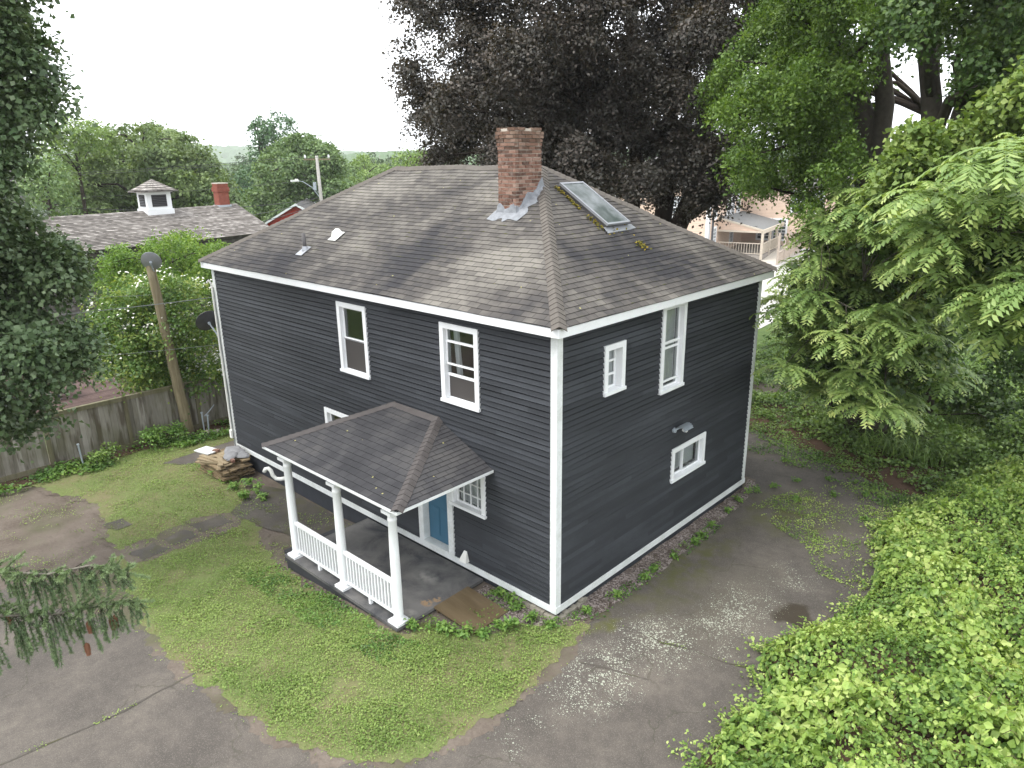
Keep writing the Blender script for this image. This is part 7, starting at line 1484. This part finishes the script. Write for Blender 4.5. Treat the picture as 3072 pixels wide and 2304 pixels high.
# ================================================================ POLES AND WIRES
up_ = empty('utility_pole', (-43.4, 23.5, -1.3), 'grey wooden utility pole with a crossarm and a street light behind the roof', 'utility pole')
b = MB(); b.tube([(-43.35, 23.6, -1.3), (-43.38, 23.55, 3), (-43.44, 23.49, 8.25)], [.17, .15, .115], 10); b.build('pole', M['greywood'], up_, True)
b = MB(); b.bar((-43.95, 22.65, 7.98), (-42.9, 24.35, 7.98), .10, .12); ca_ = b.build('crossarm', M['polewood'], up_)
for t in (.06, .94):
    p = Vector((-43.95, 22.65, 7.98)).lerp(Vector((-42.9, 24.35, 7.98)), t); b = MB(); b.tube([p+Vector((0, 0, .06)), p+Vector((0, 0, .16)), p+Vector((0, 0, .34))], [.03, .09, .05], 8); b.build('insulator', M['white'], ca_)
b = MB(); P0 = Vector((-43.4, 23.5, 5.05)); P3 = Vector((-44.25, 22.1, 6.42)); b.tube([P0, P0.lerp(P3, .35)+Vector((0, 0, .38)), P0.lerp(P3, .75)+Vector((0, 0, .28)), P3], .035, 6); b.tube([P0+Vector((0, 0, .35)), P0.lerp(P3, .35)+Vector((0, 0, .38))], .02, 6); arm_ = b.build('lamp_arm', M['galv'], up_)
b = MB(); d = (P3-P0); d.z = 0; d.normalize(); b.obox(P3+d*.18, d*.32, Vector((-d.y, d.x, 0))*.14, (0, 0, .07)); b.obox(P3+d*.05+Vector((0, 0, .09)), d*.12, Vector((-d.y, d.x, 0))*.1, (0, 0, .06)); b.build('lamp_head', M['pvc'], arm_)
b = MB(); b.tube([(-43.6, 23.2, 5.7), (-43.6, 23.2, 6.3)], .12, 10); b.build('transformer_can', M['galv'], up_)
pole('leaning_pole', 'thin pale pole leaning behind the left end of the barn roof', [(-45.8, 6.05, -1.3), (-45.85, 5.8, 6.75)], .13, .10, M['greywood'])
for i, (a, c, s, lb) in enumerate((((-43.9, 22.7, 8.2), (-47, -20, 7.4), .6, 'upper long wire from the crossarm towards the left across the round maple'),
    ((-42.95, 24.3, 8.2), (-46, -20, 7.2), .6, 'second long wire from the crossarm towards the left'),
    ((-43.4, 23.5, 5.1), (-45.8, 5.9, 5.3), .5, 'cable between the two poles just above the barn ridge'),
    ((-43.4, 23.5, 4.95), (-38, 8, 4.3), .3, 'lower cable from the street light pole passing behind the barn chimney'),
    ((-43.4, 23.5, 4.7), (-36, 8, 3.6), .3, 'lowest cable from the street light pole towards the barn'),
    ((-43.5, 23.4, 6.5), (-52, -4, 5.8), .4, 'thin wire at street light height crossing the round maple'),
    ((-45.85, 5.85, 6.0), (-52, -3, 6.0), .2, 'upper short wire left of the leaning pole'), ((-45.85, 5.9, 5.4), (-52, -3, 5.3), .2, 'lower short wire left of the leaning pole'),
    ((-43.4, 23.5, 6.1), (-38.6, 26.8, 4.6), .0, 'guy wire slanting down to the right of the street light pole'))):
    cable('utility_wire', lb, a, c, s, .022 if 'cable' in lb else .012, 'cable')

# ================================================================ FAR WOODS AND HILLS
rs = np.random.default_rng(44)
def polar(deg_px, D): pass
cam0 = np.array([7.188, -8.712]); yaw = R(43.046)
fw2 = np.array([-math.sin(yaw), math.cos(yaw)]); rt2 = np.array([math.cos(yaw), math.sin(yaw)])
def far_pt(t, D): v = fw2+rt2*t; v = v/np.linalg.norm(v); return cam0+v*D
wl = []
for k in range(330):
    t = rs.uniform(-.85, .95); D = rs.uniform(135, 330); p = far_pt(t, D)
    if -.2 < t < .95 and D < 170: D = 230; p = far_pt(t, D)
    top = 6.8+rs.uniform(-2.5, 2.6)+(D-150)*.016; r = rs.uniform(3.2, 5.5)
    wl.append((p[0], p[1], top-r, r))
    if k % 2: wl.append((p[0]+rs.uniform(-4, 4), p[1]+rs.uniform(-4, 4), top-r*2, r))
wood = crown_mesh('distant_woods', wl, M['woods'], None, leaf=1.05, clr=1.9, per=14, dens=.9, seed=45, asp=.85)
tag(wood, kind='stuff')
# hills with a tree-top surface
def hills(name, D, hgt, seed, n=420, rows=16):
    V = []; ts = np.linspace(-1.0, 1.1, n)
    for j in range(rows):
        f = j/(rows-1); DD = D*(1+.30*f)
        for i, t in enumerate(ts):
            p = far_pt(t, DD); prof = hgt*(.62+.30*math.sin(t*4.1+seed)+.14*math.sin(t*11+seed*2)+.06*math.sin(t*29+seed))
            z = -2+prof*math.sin(min(1, f*1.6)*math.pi/2)+hgt*.05*math.sin(i*1.9+j*2.7)+rs.uniform(-.5, .5)*hgt*.085
            V.append((p[0], p[1], z if j else -6))
    F = [(j*n+i, j*n+i+1, (j+1)*n+i+1, (j+1)*n+i) for j in range(rows-1) for i in range(n-1)]
    return tag(mk(name, V, F, M['hill'], smooth=False), kind='structure')
M['hill'] = simple('wooded_hill', (.075, .125, .05), .95, .05, .5, .05)
hills('hills', 620, 19, 1.2); hills('hills', 1300, 40, 3.4)
cable('radio_mast', 'thin pale mast standing among the far trees left of the roof ridge', tuple(far_pt(-.175, 250))+(2.,), tuple(far_pt(-.175, 250))+(9.2,), 0, .12, 'greywood', 2)['category'] = 'mast'

# ================================================================ AIR
hz = MB(); hz.box((-2400, -160, -8), (420, 2300, 90))
m, t = nmat('haze'); g = NT(t); pv = g.n('VolumePrincipled'); pv.inputs['Color'].default_value = (.97, .98, 1, 1); pv.inputs['Density'].default_value = HAZE; pv.inputs['Anisotropy'].default_value = .2
g.l(pv.outputs[0], g.n('OutputMaterial').inputs['Volume'])
if HAZE > 0: tag(hz.build('haze', m), kind='stuff')
